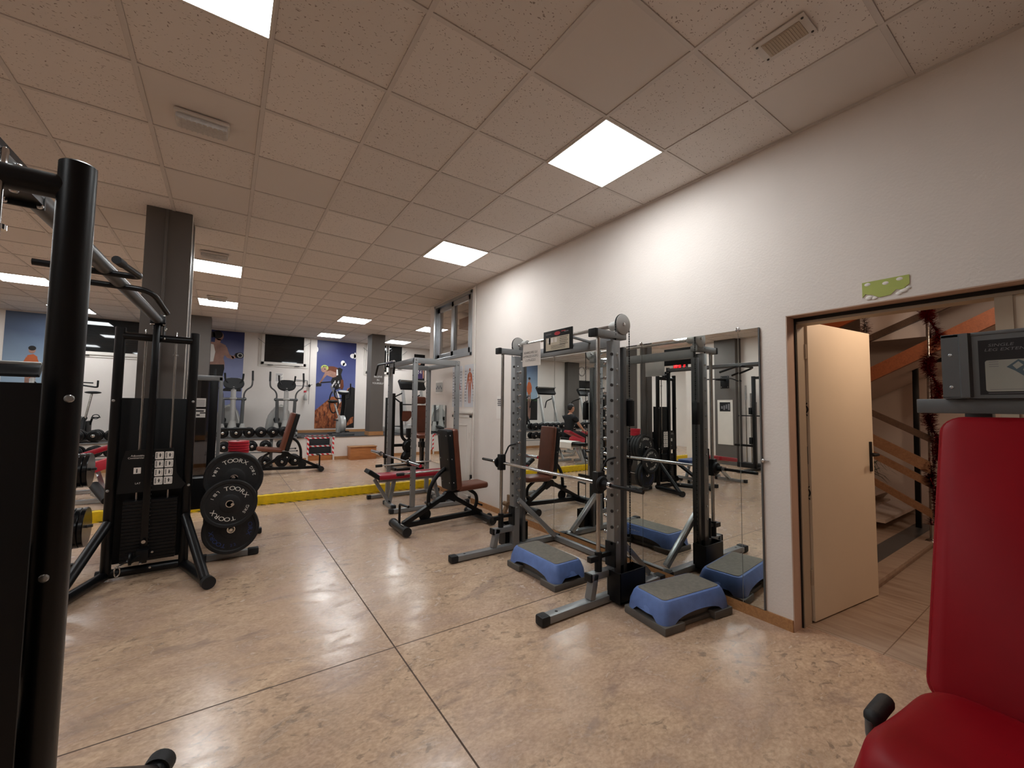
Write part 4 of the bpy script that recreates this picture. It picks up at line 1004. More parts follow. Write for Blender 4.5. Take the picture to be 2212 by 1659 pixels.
aero_step('aerobic_step', 'blue and grey aerobic step on the floor between the two feet of the barbell machine', (2.32, 2.815, 0), math.radians(90), 'WESO')
aero_step('aerobic_step', 'blue and grey aerobic step on the floor before the end mirror strip by the door', (2.66, 1.775, 0), math.radians(-7))

# ================================================================ POWER CAGE, BARBELL, FLAT BENCH
T = thing('power_cage', 'grey square-tube power cage with pull-down bar, standing beside the yellow step', 'power rack', (2.45, 5.98, 0))
XA, XB, CN, CF, CH = 2.14, 2.785, 5.46, 6.50, 2.09
for x in (XA, XB):
    for y in (CN, CF):
        b = MB(); b.bar((x, y, 0.06), (x, y, CH), 0.06, 0.06, up=(0, 1, 0)); up = b.build('upright', 'grey_steel', T)
        b = MB()
        for k in range(16): b.cyl((x - 0.0305, y, 0.35 + k * 0.10), (x - 0.0285, y, 0.35 + k * 0.10), 0.011, 10)
        b.build('hole', 'jamb_dark', up)
for y in (CN, CF):
    b = MB(); b.bar((1.87, y, 0.032), (2.98, y, 0.032), 0.06, 0.05); f_ = b.build('foot', 'grey_steel', T)
    b = MB(); b.box((1.853, y, 0.033), (0.06, 0.068, 0.06), bev=0.012); b.box((2.985, y, 0.033), (0.06, 0.068, 0.06), bev=0.012); each(b, 'rubber_foot', 'black_rubber', f_)
    b = MB(); b.bar((XA - 0.03, y, CH - 0.03), (XB + 0.03, y, CH - 0.03), 0.05, 0.075); tr = b.build('top_rail', 'grey_steel', T)
    b = MB()
    for x in (XA, XB):
        for dz in (-0.02, -0.055): bolt(b, (x, y - 0.031, CH + dz), (0, -1, 0), 0.014, 0.008)
    each(b, 'bolt', 'brace_steel', tr)
for x in (XA, XB):
    b = MB(); b.bar((x, CN, CH - 0.03), (x, CF, CH - 0.03), 0.05, 0.07); b.build('side_rail', 'grey_steel', T)
b = MB(); b.bar((XB + 0.0, CN, 0.04), (XB, CF, 0.04), 0.05, 0.05); b.build('rear_rail', 'grey_steel', T)
# lat bar on the front top
b = MB(); b.tube([(2.12, CN + 0.85, 1.92), (2.12, CN + 0.80, 2.10), (2.12, CF + 0.62, 2.12), (2.12, CF + 0.74, 1.95)], 0.017, 12, 0.05); lb = b.build('pull_down_bar', 'black_paint', T)
b = MB(); b.tube([(2.12, 6.30, 2.115), (2.12, 6.66, 2.115)], 0.02, 10); b.tube([(2.11, 6.75, 2.09), (2.11, 6.75, 2.03), (2.125, 6.75, 2.02)], 0.007, 8, 0.02); b.build('bar_hook', 'chrome', lb)
# safety bars
for y in (CN + 0.045, CF - 0.045):
    b = MB(); b.cyl((2.02, y, 0.50), (2.84, y, 0.52), 0.0125, 14); sb = b.build('safety_bar', 'chrome', T)
    b = MB(); b.cyl((1.93, y, 0.498), (2.03, y, 0.50), 0.022, 14); b.build('bar_grip', 'black_rubber', sb)
for y in (CN, CF):
    b = MB(); b.lo_hi((2.06, y - 0.035, 0.61), (2.11, y + 0.035, 0.64), 0.003); b.lo_hi((2.06, y - 0.035, 0.61), (2.068, y + 0.035, 0.69), 0.003); b.build('bar_cup', 'black_paint', T)
T = thing('barbell', 'long bare chrome barbell racked across the front of the grey power cage', 'barbell', (2.09, 6.0, 0.654))
b = MB(); b.cyl((2.09, 5.50, 0.654), (2.09, 6.75, 0.654), 0.0135, 16); b.build('bar_shaft', 'worn_chrome', T)
b = MB()
for a, c in ((5.50, 5.08), (6.75, 7.22)): b.cyl((2.09, a, 0.654), (2.09, c, 0.654), 0.025, 20)
sl = each(b, 'bar_sleeve', 'chrome', T)[0]
b = MB()
for a, c in ((5.53, 5.48), (6.72, 6.78)): b.cyl((2.09, a, 0.654), (2.09, c, 0.654), 0.036, 20)
each(b, 'sleeve_collar', 'worn_chrome', sl)
b = MB(); b.cyl((2.09, 5.0795, 0.654), (2.09, 5.081, 0.654), 0.021, 18); b.build('sleeve_cap', 'red_plastic', sl)
T = thing('flat_bench', 'flat bench with raspberry red pad and tilted foot plate inside the grey power cage', 'bench', (2.3, 5.86, 0))
b = MB(); pad(b, (2.32, 5.86, 0.435), (1, 0, 0), (0, 1, 0), 1.10, 0.27, 0.07, 0.05, 0.022); b.build('bench_pad', 'red_vinyl', T)
b = MB(); b.bar((1.80, 5.86, 0.38), (2.84, 5.86, 0.38), 0.06, 0.05); b.bar((2.02, 5.86, 0.37), (1.955, 5.86, 0.06), 0.05, 0.05, up=(1, 0, 0)); b.bar((2.62, 5.86, 0.37), (2.70, 5.86, 0.06), 0.05, 0.05, up=(1, 0, 0)); b.bar((1.95, 5.86, 0.06), (1.74, 5.86, 0.40), 0.05, 0.045, up=(1, 0, 0)); b.bar((1.955, 5.68, 0.03), (1.955, 6.02, 0.03), 0.055, 0.05); b.bar((2.70, 5.68, 0.03), (2.70, 6.02, 0.03), 0.055, 0.05)
fr = b.build('bench_frame', 'grey_steel', T)
b = MB()
for y in (5.675, 6.025):
    for x in (1.955, 2.70): b.box((x, y, 0.031), (0.064, 0.06, 0.058), bev=0.012)
each(b, 'rubber_foot', 'black_rubber', fr)
R = Matrix.Rotation(math.radians(35), 4, 'Y')
b = MB(); b.box((1.715, 5.86, 0.475), (0.20, 0.22, 0.06), R, 0.014); fp = b.build('foot_plate', 'black_plastic', T)
b = MB(); b.box(Vector((1.715, 5.86, 0.475)) + R @ Vector((0, 0, 0.031)), (0.13, 0.14, 0.004), R); b.build('foot_grip', 'grey_steel', fp)

# ================================================================ ADJUSTABLE BENCHES
def adj_bench(label, loc, rz, lean, seat_tilt=2.0, seatlen=0.42):
    t = thing('adjustable_bench', label, 'bench', loc, rz, 'brown adjustable benches')
    def bld(n, m, b, p=t): return each(b, n, m, p, world=False) if n in ('rubber_foot', 'wheel') else b.build(n, m, p, world=False)
    pv = Vector((0.05, 0, 0.40)); a = math.radians(lean); ub = Vector((-math.sin(a), 0, math.cos(a))); nb = Vector((math.cos(a), 0, math.sin(a)))
    Lb = 0.73
    b = MB(); pad(b, pv + ub * (Lb / 2 + 0.02) + nb * 0.095, (0, 1, 0), ub, 0.29, Lb, 0.075, 0.03, 0.02); bp = bld('backrest', 'brown_vinyl', b)
    b = MB(); pad(b, pv + ub * (Lb / 2 + 0.02) + nb * 0.022, (0, 1, 0), ub, 0.285, Lb - 0.005, 0.075, 0.03, 0.012); bs = bld('backrest_shell', 'black_plastic', b, bp)
    b = MB()
    for q in (0.12, 0.40, 0.68):
        for s in (-1, 1): bolt(b, pv + ub * q - nb * 0.016 + Vector((0, s * 0.1, 0)), -nb, 0.008, 0.004)
        bolt(b, pv + ub * q + nb * 0.02 + Vector((0, -0.1425, 0)), (0, -1, 0), 0.008, 0.004)
    bld('bolt', 'brace_steel', b, bs)
    st = math.radians(seat_tilt); us = Vector((math.cos(st), 0, math.sin(st)))
    b = MB(); pad(b, Vector((0.13, 0, 0.44)) + us * (seatlen / 2), us, (0, 1, 0), seatlen, 0.30, 0.07, 0.05, 0.024); se = bld('seat', 'brown_vinyl', b)
    b = MB(); b.bar((0.10, 0, 0.39), Vector((0.13, 0, 0.40)) + us * (seatlen - 0.08), 0.05, 0.03); bld('seat_rail', 'black_paint', b, se)
    b = MB(); b.bar((-0.50, 0, 0.09), (0.05, 0, 0.37), 0.05, 0.065, up=(0, 1, 0)); b.bar((0.05, 0, 0.37), (0.50, 0, 0.10), 0.05, 0.065, up=(0, 1, 0)); b.bar((-0.49, 0, 0.075), (0.49, 0, 0.105), 0.055, 0.055)
    b.prism([(-0.09, 0.28), (0.02, 0.40), (0.09, 0.41), (0.16, 0.33), (0.13, 0.27), (0.05, 0.31)], (0, 0.035, 0), (1, 0, 0), (0, 0, 1), 0.07)
    fr = bld('frame', 'black_paint', b)
    b = MB()
    for p in ((-0.40, 0.14), (-0.30, 0.19), (-0.14, 0.275), (0.33, 0.205), (0.40, 0.165)): bolt(b, (p[0], -0.026, p[1]), (0, -1, 0), 0.009, 0.005)
    bld('bolt', 'brace_steel', b, fr)
    b = MB(); b.cyl((-0.535, -0.21, 0.062), (-0.535, 0.21, 0.062), 0.047, 20); f1 = bld('front_foot', 'black_paint', b)
    b = MB(); b.cyl((-0.535, -0.235, 0.062), (-0.535, -0.20, 0.062), 0.051, 20); b.cyl((-0.535, 0.20, 0.062), (-0.535, 0.235, 0.062), 0.051, 20); bld('rubber_foot', 'black_rubber', b, f1)
    b = MB(); b.cyl((0.50, -0.30, 0.058), (0.50, 0.30, 0.058), 0.044, 20); f2 = bld('rear_foot', 'black_paint', b)
    b = MB(); b.cyl((0.50, -0.325, 0.058), (0.50, -0.29, 0.058), 0.049, 20); b.cyl((0.50, 0.29, 0.058), (0.50, 0.325, 0.058), 0.049, 20); bld('rubber_foot', 'black_rubber', b, f2)
    b = MB(); 
    for s in (-0.12, 0.12): b.lathe([(0.035, 0), (0.045, 0.008), (0.045, 0.022), (0.035, 0.03)], (0.565, s - 0.015, 0.055), (0, 1, 0), 18)
    bld('wheel', 'black_rubber', b, f2)
    p0 = pv + ub * 0.28 - nb * 0.01
    b = MB(); b.tube([p0, p0 + Vector((-0.10, 0, -0.07)), (-0.19, 0, 0.46), (-0.20, 0, 0.27)], 0.024, 12, 0.12); b.cyl((-0.20, -0.07, 0.285), (-0.20, 0.07, 0.285), 0.018, 12); bld('back_arc', 'black_paint', b)
    b = MB(); b.tube([(0.33, 0, 0.40), (0.44, 0, 0.33), (0.46, 0, 0.24), (0.43, 0, 0.16)], 0.022, 12, 0.08); b.cyl((0.46, -0.12, 0.21), (0.46, 0.04, 0.21), 0.011, 10); bld('seat_arc', 'black_paint', b)
    b = MB(); b.tube([(-0.535, 0.02, 0.10), (-0.535, 0.02, 0.315), (-0.50, -0.16, 0.315)], 0.014, 10, 0.02); bld('handle', 'black_paint', b)
    b = MB(); b.lathe([(0.07, 0), (0.075, 0.01), (0.07, 0.02)], (-0.22, 0.03, 0.15), (0, 1, 0), 20); bld('adjust_disc', 'black_plastic', b, fr)
    b = MB(); b.box((-0.535, -0.10, 0.108), (0.05, 0.03, 0.004), Matrix.Rotation(0.5, 4, 'Y')); bld('sticker', 'paper', b, f1)
    return t
adj_bench('brown leather-look adjustable bench with upright back, in front of the grey power cage', (2.20, 4.60, 0), 0.0, 6)
adj_bench('brown adjustable bench with reclined back, in front of the far dumbbell rack', (1.05, 9.05, ZF), PI, 14, 6)
# ================================================================ CABLE CROSSOVER (two towers joined by an overhead beam)
T = thing('cable_crossover', 'black cable crossover with two weight towers joined by an overhead beam with chin-up handles', 'exercise machine', (-0.52, 3.0, 0))
def tower(xc, y, s, H, R_):
    """s = +1: the front faces -y"""
    xl, xr = xc - 0.243, xc + 0.243
    for x in (xl, xr):
        b = MB(); b.lathe([(R_ - 0.003, 0.03), (R_, 0.035), (R_, H - 0.004), (R_ - 0.004, H)], (x, y, 0), n=28); up = b.build('upright', 'black_paint', T)
        b = MB()
        for z in (0.72, 1.44): bolt(b, (x + (0.012 if x > xc else -0.012), y - s * (R_ - 0.002), z), (0, -s, 0), 0.011, 0.008)
        if s < 0: 
            bolt(b, (x + 0.0, y - R_ + 0.002, 0.995), (0.0, -1, 0), 0.010, 0.007); bolt(b, (x + 0.02, y - R_ + 0.005, 1.43), (0.3, -1, 0), 0.010, 0.007)
        each(b, 'bolt', 'brace_steel', up)
        sx = 1 if x > xc else -1
        b = MB(); b.tube([(x + sx * 0.0, y - s * 0.03, 0.46), (x + sx * 0.17, y - s * 0.53, 0.06)], 0.034, 18); b.tube([(x, y + s * 0.02, 0.045), (x + sx * 0.19, y - s * 0.58, 0.048)], 0.038, 18); lg = b.build('leg', 'black_paint', T)
        b = MB(); d = Vector((sx * 0.19, -s * 0.60, 0.003)).normalized(); e = Vector((x + sx * 0.19, y - s * 0.58, 0.048)); b.cyl(e - d * 0.02, e + d * 0.03, 0.047, 22); each(b, 'rubber_foot', 'black_rubber', lg)
    b = MB(); b.cyl((xl, y, H - 0.070), (xr, y, H - 0.070), 0.031, 18); b.build('top_tube', 'black_paint', T)
    b = MB(); b.cyl((xl - 0.06, y + s * 0.02, 0.05), (xr + 0.02, y + s * 0.02, 0.05), 0.036, 18); b.build('base_tube', 'black_paint', T)
    # front rail carrying the sliding pulley
    b = MB(); b.bar((xc - 0.012, y - s * 0.045, 0.12), (xc - 0.012, y - s * 0.045, H + 0.05), 0.048, 0.05, up=(0, 1, 0)); rl = b.build('front_rail', 'black_paint_gloss', T)
    b = MB()
    for k in range(22): b.cyl((xc + 0.0125, y - s * 0.045, 0.25 + k * 0.035), (xc + 0.0135, y - s * 0.045, 0.25 + k * 0.035), 0.006, 8)
    b.build('hole', 'dark_steel', rl)
    b = MB()
    for dx in (-0.085, 0.115): b.cyl((xc + dx, y + s * 0.015, 0.12), (xc + dx, y + s * 0.015, H - 0.05), 0.0085, 12)
    b.build('guide_rod', 'worn_chrome', T)
    b = MB()
    for dx in (0.115,): b.lathe([(0.018, 0), (0.018, 0.012)], (xc + dx, y + s * 0.015, H - 0.21), n=14)
    for dx in (-0.085, 0.115): b.lathe([(0.007, 0), (0.007, 0.05), (0.004, 0.055)], (xc + dx, y, H - 0.055), n=10)
    each(b, 'rod_collar', 'chrome', T)
    # rear shroud, weight stack, placard
    b = MB(); b.lo_hi((xl + 0.01, y + s * 0.10 - 0.004, 0.10), (xr - 0.01, y + s * 0.10 + 0.004, 1.465), 0.002); b.build('rear_shroud', 'black_plastic', T)
    b = MB()
    for k in range(18): b.lo_hi((xc - 0.16, y + s * 0.015 - 0.05, 0.13 + k * 0.0275), (xc + 0.185, y + s * 0.015 + 0.05, 0.155 + k * 0.0275), 0.003)
    ws = b.build('weight_stack', 'black_paint', T)
    b = MB(); b.cyl((xc - 0.012, y - s * 0.075, 0.30), (xc - 0.012, y - s * 0.10, 0.30), 0.014, 14); b.build('selector_pin', 'chrome', ws)
    fy = y - s * 0.04
    ux = Vector((s, 0, 0)); O = Vector((xc, fy - s * 0.0, 0))
    b = MB(); b.prism([(-0.20, 0.69), (0.21, 0.70), (0.235, 0.735), (0.17, 0.83), (0.15, 1.0), (0.14, 1.045), (-0.16, 1.035), (-0.18, 0.95)], O, ux, (0, 0, 1), 0.006); pb = b.build('placard', 'black_plastic', T)
    O2 = O + Vector((0, -s * 0.0075, 0)); O3 = O + Vector((0, -s * 0.0082, 0)); uz = Vector((0, 0, 1)); b = MB()
    for r in range(4):
        for c in range(2):
            x0, z0 = 0.025 + c * 0.063, 0.955 - r * 0.070; b.flat([(p[0] + x0 + 0.028, p[1] + z0 + 0.031) for p in rrect(0.056, 0.062, 0.006, 3)], O2, ux, uz, 0)
            for k in range(4): b.rect(x0 + 0.006, z0 + 0.012 + k * 0.011, x0 + 0.014, z0 + 0.019 + k * 0.011, O3, ux, uz, 1)
            b.disc((x0 + 0.032, z0 + 0.045), 0.004, O3, ux, uz, 1, 10); b.rect(x0 + 0.028, z0 + 0.018, x0 + 0.036, z0 + 0.041, O3, ux, uz, 1); b.rect(x0 + 0.023 + 0.003 * (r % 3), z0 + 0.033, x0 + 0.041, z0 + 0.037, O3, ux, uz, 1)
            b.rect(x0 + 0.047, z0 + 0.01, x0 + 0.049, z0 + 0.05, O3, ux, uz, 2)
    b.rect(-0.105, 0.845, -0.06, 0.895, O2, ux, uz, 0); b.disc((-0.085, 0.882), 0.004, O3, ux, uz, 1, 10); b.rect(-0.089, 0.852, -0.081, 0.878, O3, ux, uz, 1)
    b.text('Adjustable', 0.020, O2 + ux * -0.085 + uz * 0.985, ux, uz, 0); b.text('Commercial', 0.020, O2 + ux * -0.095 + uz * 0.967, ux, uz, 0); b.text('LAT', 0.02, O2 + ux * -0.075 + uz * 0.76, ux, uz, 0)
    b.build('placard_print', ['paper', 'ink', 'grey_ink'], pb, smooth=0)
    # low pulley carriage with snap hook
    px, py = xc - 0.09, y - s * 0.12
    b = MB(); b.lo_hi((xc - 0.05, y - s * 0.10 - 0.03, 0.16), (xc + 0.026, y - s * 0.10 + 0.03, 0.24), 0.005); b.bar((xc - 0.02, y - s * 0.10, 0.20), (px, py - s * 0.03, 0.17), 0.05, 0.03); b.lathe([(0.02, 0), (0.05, 0.004), (0.046, 0.011), (0.05, 0.018), (0.02, 0.022)], (px - 0.0, py - s * 0.02, 0.19), (1, 0, 0), 24); cr = b.build('pulley_carriage', 'black_paint', T)
    b = MB(); c0 = Vector((px - 0.06, py - s * 0.05, 0.115)); b.tube([c0 + Vector((0.016 * math.cos(a), 0, 0.038 * math.sin(a))) for a in [2 * PI * i / 18 for i in range(18)]], 0.005, 8, closed=True); b.cyl(c0 + Vector((0.01, 0, 0.04)), Vector((px, py, 0.17)), 0.007, 8)
    for q in ((0.04, 0.10), (0.05, 0.22), (-0.02, 0.14)): bolt(b, (xc + q[0], y - s * 0.13, q[1]), (0, -s, 0), 0.01, 0.008)
    each(b, 'snap_hook', 'chrome', cr)
    # bracket that carries the beam
    b = MB(); b.lo_hi((xc - 0.045, y - s * 0.05 - 0.045, H + 0.045), (xc + 0.045, y - s * 0.05 + 0.045, H + 0.055)); b.lo_hi((xc + 0.028, y - 0.06, H - 0.09), (xc + 0.034, y + 0.06, H + 0.05)); bk = b.build('beam_bracket', 'black_paint_gloss', T, smooth=0)
    b = MB()
    for q in ((0.036, -0.03, -0.07), (0.036, 0.03, -0.05), (0.036, -0.03, 0.0), (0.036, 0.03, 0.02)): bolt(b, (xc + q[0], y + q[1], H + q[2]), (1, 0, 0), 0.011, 0.010)
    for q in ((-0.034, -0.08), (0.034, -0.08), (0.03, 0.0)): bolt(b, (xc + q[0], y - s * 0.05 + s * q[1] * 0.3, H + 0.042), (0, 0, -1), 0.011, 0.009)
    each(b, 'bolt', 'chrome', bk)
tower(-0.492, 4.60, 1, 2.045, 0.034)
tower(-0.588, 1.52, -1, 2.045, 0.0365)
A, B2 = Vector((-0.588, 1.50, 2.125)), Vector((-0.503, 4.56, 2.125))
b = MB(); b.cyl(A, B2, 0.035, 24); bm_ = b.build('overhead_beam', 'dark_steel', T)
b = MB()
for p in (B2, A + Vector((0.0, 0.55, 0))):
    b.box(p + Vector((0, 0, 0)), (0.10, 0.012, 0.10), bev=0.003)
b.box(A + Vector((0.0, 0.35, 0.0)), (0.085, 0.42, 0.07), math.radians(-1.6), 0.004)
each(b, 'beam_flange', 'black_paint', bm_)
b = MB()
for p in (B2, A + Vector((0.0, 0.55, 0))):
    for sx in (-1, 1):
        for sz in (-1, 1): bolt(b, p + Vector((sx * 0.04, -0.006, sz * 0.04)), (0, -1, 0), 0.010, 0.008)
for q in (0.24, 0.34, 0.44): bolt(b, A + Vector((0.045, q, 0.0)), (1, 0, 0), 0.012, 0.010); bolt(b, A + Vector((0.01, q, -0.035)), (0, 0, -1), 0.012, 0.010)
each(b, 'bolt', 'chrome', bm_)
b = MB(); b.tube([(-0.80, 2.94, 2.10), (-0.40, 2.96, 2.10), (-0.455, 2.72, 2.105)], 0.0165, 12, 0.06); h1 = b.build('chin_up_handle', 'black_paint', T)
b = MB(); b.tube([(-0.80, 3.56, 1.99), (-0.79, 3.24, 2.10), (-0.40, 3.26, 2.10), (-0.345, 3.52, 2.015)], 0.0165, 12, 0.08); b.build('chin_up_handle', 'black_paint', T)
b = MB(); b.cyl((-0.448, 2.745, 2.104), (-0.460, 2.68, 2.106), 0.0195, 14); b.build('handle_grip', 'black_rubber', h1)

# ================================================================ PLATE TREE AND ITS PLATES
T = thing('plate_tree', 'grey and black weight plate tree loaded with bumper plates beside the black pulley tower', 'rack', (0.09, 4.95, 0))
b = MB(); b.bar((-0.13, 4.705, 0.03), (0.26, 4.705, 0.03), 0.06, 0.05); b.bar((-0.10, 5.43, 0.03), (0.32, 5.43, 0.03), 0.06, 0.05); b.bar((0.085, 4.72, 0.03), (0.10, 5.43, 0.03), 0.05, 0.045); bf = b.build('base', 'grey_steel', T)
b = MB()
for x, y in ((-0.13, 4.705), (0.27, 4.705), (-0.10, 5.43), (0.34, 5.43)): b.box((x, y, 0.032), (0.09, 0.068, 0.06), bev=0.012)
each(b, 'rubber_foot', 'black_rubber', bf)
b = MB(); b.bar((0.09, 4.98, 0.05), (0.09, 4.98, 0.90), 0.07, 0.07, up=(0, 1, 0)); b.build('post', 'black_paint', T)
for z, y0, y1 in ((0.29, 4.55, 4.95), (0.535, 4.46, 4.95), (0.755, 4.56, 4.95), (0.29, 5.0, 5.34), (0.535, 5.0, 5.36), (0.755, 5.0, 5.36)):
    b = MB(); b.cyl((0.085, y0, z), (0.085, y1, z), 0.0135, 14); pg = each(b, 'peg', 'chrome', T)
b = MB(); b.cyl((0.11, 4.80, 0.84), (0.11, 4.80, 1.075), 0.012, 12); b.box((0.105, 4.87, 0.895), (0.20, 0.30, 0.02), bev=0.004); b.build('top_tray', 'black_paint', T)
def arc_text(b, t, R, th, size, O, ux, uz, gap=1.0, flip=1):
    """letters along a circle of radius R, centred at clock angle th (degrees from up, clockwise)"""
    adv = size * 0.74 * gap / R; n = len(t)
    for i, ch in enumerate(t):
        a = math.radians(th) + (i - (n - 1) / 2) * adv
        rad = ux * math.sin(a) + uz * math.cos(a); tan = ux * math.cos(a) - uz * math.sin(a)
        if flip < 0: b.text(t[n - 1 - i], size, O + rad * (R + size * 0.7), -tan, -rad, sx=1.18)
        else: b.text(ch, size, O + rad * R, tan, rad, sx=1.18)
def bumper(label, c, r, th, texts=(), tm='plate_text_white', group='bumper plates on the plate tree', name='bumper_plate'):
    t = thing(name, label, 'weight plate', c, 0, group)
    b = MB(); hr = 0.026
    b.lathe([(hr, 0), (r * 0.33, 0), (r * 0.36, 0.004), (r * 0.40, 0.008), (r * 0.84, 0.008), (r * 0.88, 0.001), (r * 0.97, 0.0), (r, 0.006), (r, th - 0.006), (r * 0.97, th), (r * 0.88, th - 0.001), (r * 0.84, th - 0.006), (r * 0.40, th - 0.006), (r * 0.36, th), (hr, th), (hr, 0)], (0, 0, 0), (0, 1, 0), 48, caps=False)
    b.build('rubber_disc', 'black_rubber', t, world=False)
    b = MB(); b.lathe([(hr - 0.001, -0.0015), (hr + 0.006, -0.0015), (hr + 0.006, 0.002), (hr - 0.001, 0.002), (hr - 0.001, -0.0015)], (0, 0, 0), (0, 1, 0), 28, caps=False); b.lathe([(hr - 0.0005, 0.0), (hr - 0.0005, th)], (0, 0, 0), (0, 1, 0), 24, caps=False); b.build('hub_ring', 'chrome', t, world=False)
    if texts:
        b = MB()
        for tx, R, a, sz in texts: arc_text(b, tx, R * r, a, sz * r, Vector((0, 0.0070, 0)), Vector((1, 0, 0)), Vector((0, 0, 1)), 1.0, 1 if tx in ('TOORX', 'ORX') else -1)
        b.build('lettering', tm, t, smooth=0, world=False)
    return t
px = 0.075
full = [('TOORX', 0.56, 24, 0.24), ('TOORX', 0.56, 204, 0.24), ('11', 0.60, -62, 0.16), ('LB', 0.60, -45, 0.16), ('KG', 0.60, 112, 0.16), ('5', 0.60, 128, 0.16)]
bumper('black bumper plate lettered in white, frontmost and middle one on the plate tree', (0.065, 4.50, 0.535), 0.213, 0.036, full)
bumper('large black bumper plate with white lettering at its top, behind and above the middle plate', (0.09, 4.60, 0.745), 0.232, 0.05, [('TOORX', 0.62, 2, 0.215), ('TOORX', 0.62, 182, 0.215), ('LB', 0.62, -58, 0.15), ('KG', 0.62, 62, 0.15), ('44', 0.62, -72, 0.15), ('20', 0.62, 76, 0.15)])
for i, (y, lab) in enumerate(((4.66, 'black bumper plate directly behind the large upper plate of the tree'), (4.72, 'black bumper plate third from the front on the upper peg'), (4.78, 'black bumper plate fourth from the front on the upper peg'))):
    bumper(lab, (0.09, y, 0.745), 0.232, 0.05)
bumper('black bumper plate with dark blue lettering, lowest on the plate tree above its foot', (0.085, 4.57, 0.29), 0.219, 0.045, [('TOORX', 0.60, 232, 0.22), ('ORX', 0.60, 95, 0.22), ('22', 0.60, 172, 0.15)], 'plate_text_blue')
bumper('black bumper plate behind the plate with dark blue lettering', (0.085, 4.625, 0.29), 0.219, 0.045)
bumper('black bumper plate at the rear of the tree, middle height, nearest the post', (0.09, 5.05, 0.50), 0.219, 0.05)
bumper('black bumper plate at the rear of the tree, middle height, furthest from the post', (0.09, 5.11, 0.50), 0.219, 0.05)
# coloured small plates piled flat on the tray
def small_plate(label, z, r, th, m, dx, grp):
    b = MB(); b.lathe([(0.013, 0), (r * 0.9, 0), (r, 0.003), (r, th - 0.003), (r * 0.9, th), (0.013, th), (0.013, 0)], (0, 0, 0), n=36, caps=False)
    o = b.build('weight_plate', m); o.location = (0.11 + dx, 4.80, z); tag(o, label, 'weight plate', grp); return o
z = 0.906; ords = ['lowest', 'second lowest', 'middle', 'second highest', 'topmost']
for i in range(2): small_plate('yellow small weight plate in the pile on the tree top, %s yellow one' % ('lower' if i == 0 else 'upper'), z, 0.080, 0.023, 'yellow_plastic', 0.004 * i, 'yellow plates on the plate tree top'); z += 0.0232
for i in range(5): small_plate('red small weight plate in the pile on the tree top, %s red one' % ords[i], z, 0.086, 0.0235, 'red_plastic', 0.008 + 0.003 * (i % 2), 'red plates on the plate tree top'); z += 0.0238

# ================================================================ SMOKED-PANEL WEIGHT MACHINE BEHIND THE TREE
T = thing('weight_stack_machine', 'tall weight stack machine with smoked panel and grey top frame behind the plate tree', 'exercise machine', (-0.25, 5.95, 0))
x0, x1, y0, y1 = -0.43, -0.055, 5.80, 6.10
b = MB()
for x in (x0, x1):
    for y in (y0, y1): b.bar((x, y, 0.05), (x, y, 1.73), 0.035, 0.05, up=(0, 1, 0))
b.bar((x0 - 0.015, y0, 1.715), (x1 + 0.015, y0, 1.715), 0.05, 0.055); b.bar((x0 - 0.015, y1, 1.715), (x1 + 0.015, y1, 1.715), 0.05, 0.055)
b.bar((x0, y0, 1.715), (x0, y1, 1.715), 0.035, 0.05); b.bar((x1, y0, 1.715), (x1, y1, 1.715), 0.035, 0.05); b.build('frame', 'grey_steel', T)
b = MB(); b.lo_hi((x0 + 0.015, y0 - 0.022, 0.62), (x1 - 0.09, y0 - 0.017, 1.685)); pn = b.build('smoked_panel', 'smoked_glass', T, smooth=0)
b = MB(); b.lo_hi((x1 - 0.10, y0 - 0.03, 0.10), (x1 - 0.022, y0 + 0.03, 1.685), 0.004); b.build('black_post', 'black_paint', T)
b = MB(); b.lo_hi((x0 - 0.0, y0 - 0.02, 0.26), (x1 + 0.06, y1 - 0.05, 0.60), 0.006); b.build('stack_box', 'black_paint', T)
b = MB(); b.bar((x0, y0, 0.03), (x0, y1 + 0.3, 0.03), 0.05, 0.05); b.bar((x1, y0, 0.03), (x1, y1 + 0.3, 0.03), 0.05, 0.05); b.bar((x1 - 0.06, y0 - 0.0, 0.26), (x1 - 0.06, y0, 0.04), 0.05, 0.05); b.bar((x0 + 0.06, y0 - 0.0, 0.26), (x0 + 0.06, y0, 0.04), 0.05, 0.05); b.build('base', 'black_paint', T)
b = MB(); O = Vector((-0.235, y0 - 0.0235, 0)); ux = Vector((1, 0, 0)); uz = Vector((0, 0, 1)); O2 = O - Vector((0, 0.0008, 0))
b.rect(-0.05, 1.39, 0.05, 1.485, O, ux, uz, 0); b.rect(-0.05, 1.27, 0.05, 1.365, O, ux, uz, 0)
for k in range(5): b.rect(-0.04, 1.40 + k * 0.015, 0.04, 1.405 + k * 0.015, O2, ux, uz, 1)
b.rect(-0.04, 1.335, 0.035, 1.35, O2, ux, uz, 2); b.rect(0.0, 1.315, 0.05, 1.327, O2, ux, uz, 2); b.rect(-0.03, 1.29, 0.0, 1.305, O2, ux, uz, 2)
b.build('paper_label', ['paper', 'grey_ink', 'ink'], pn, smooth=0)
b = MB(); b.cyl((x1 + 0.02, 5.85, 1.13), (x1 + 0.33, 5.85, 1.13), 0.018, 14); b.build('side_handle', 'black_rubber', T)

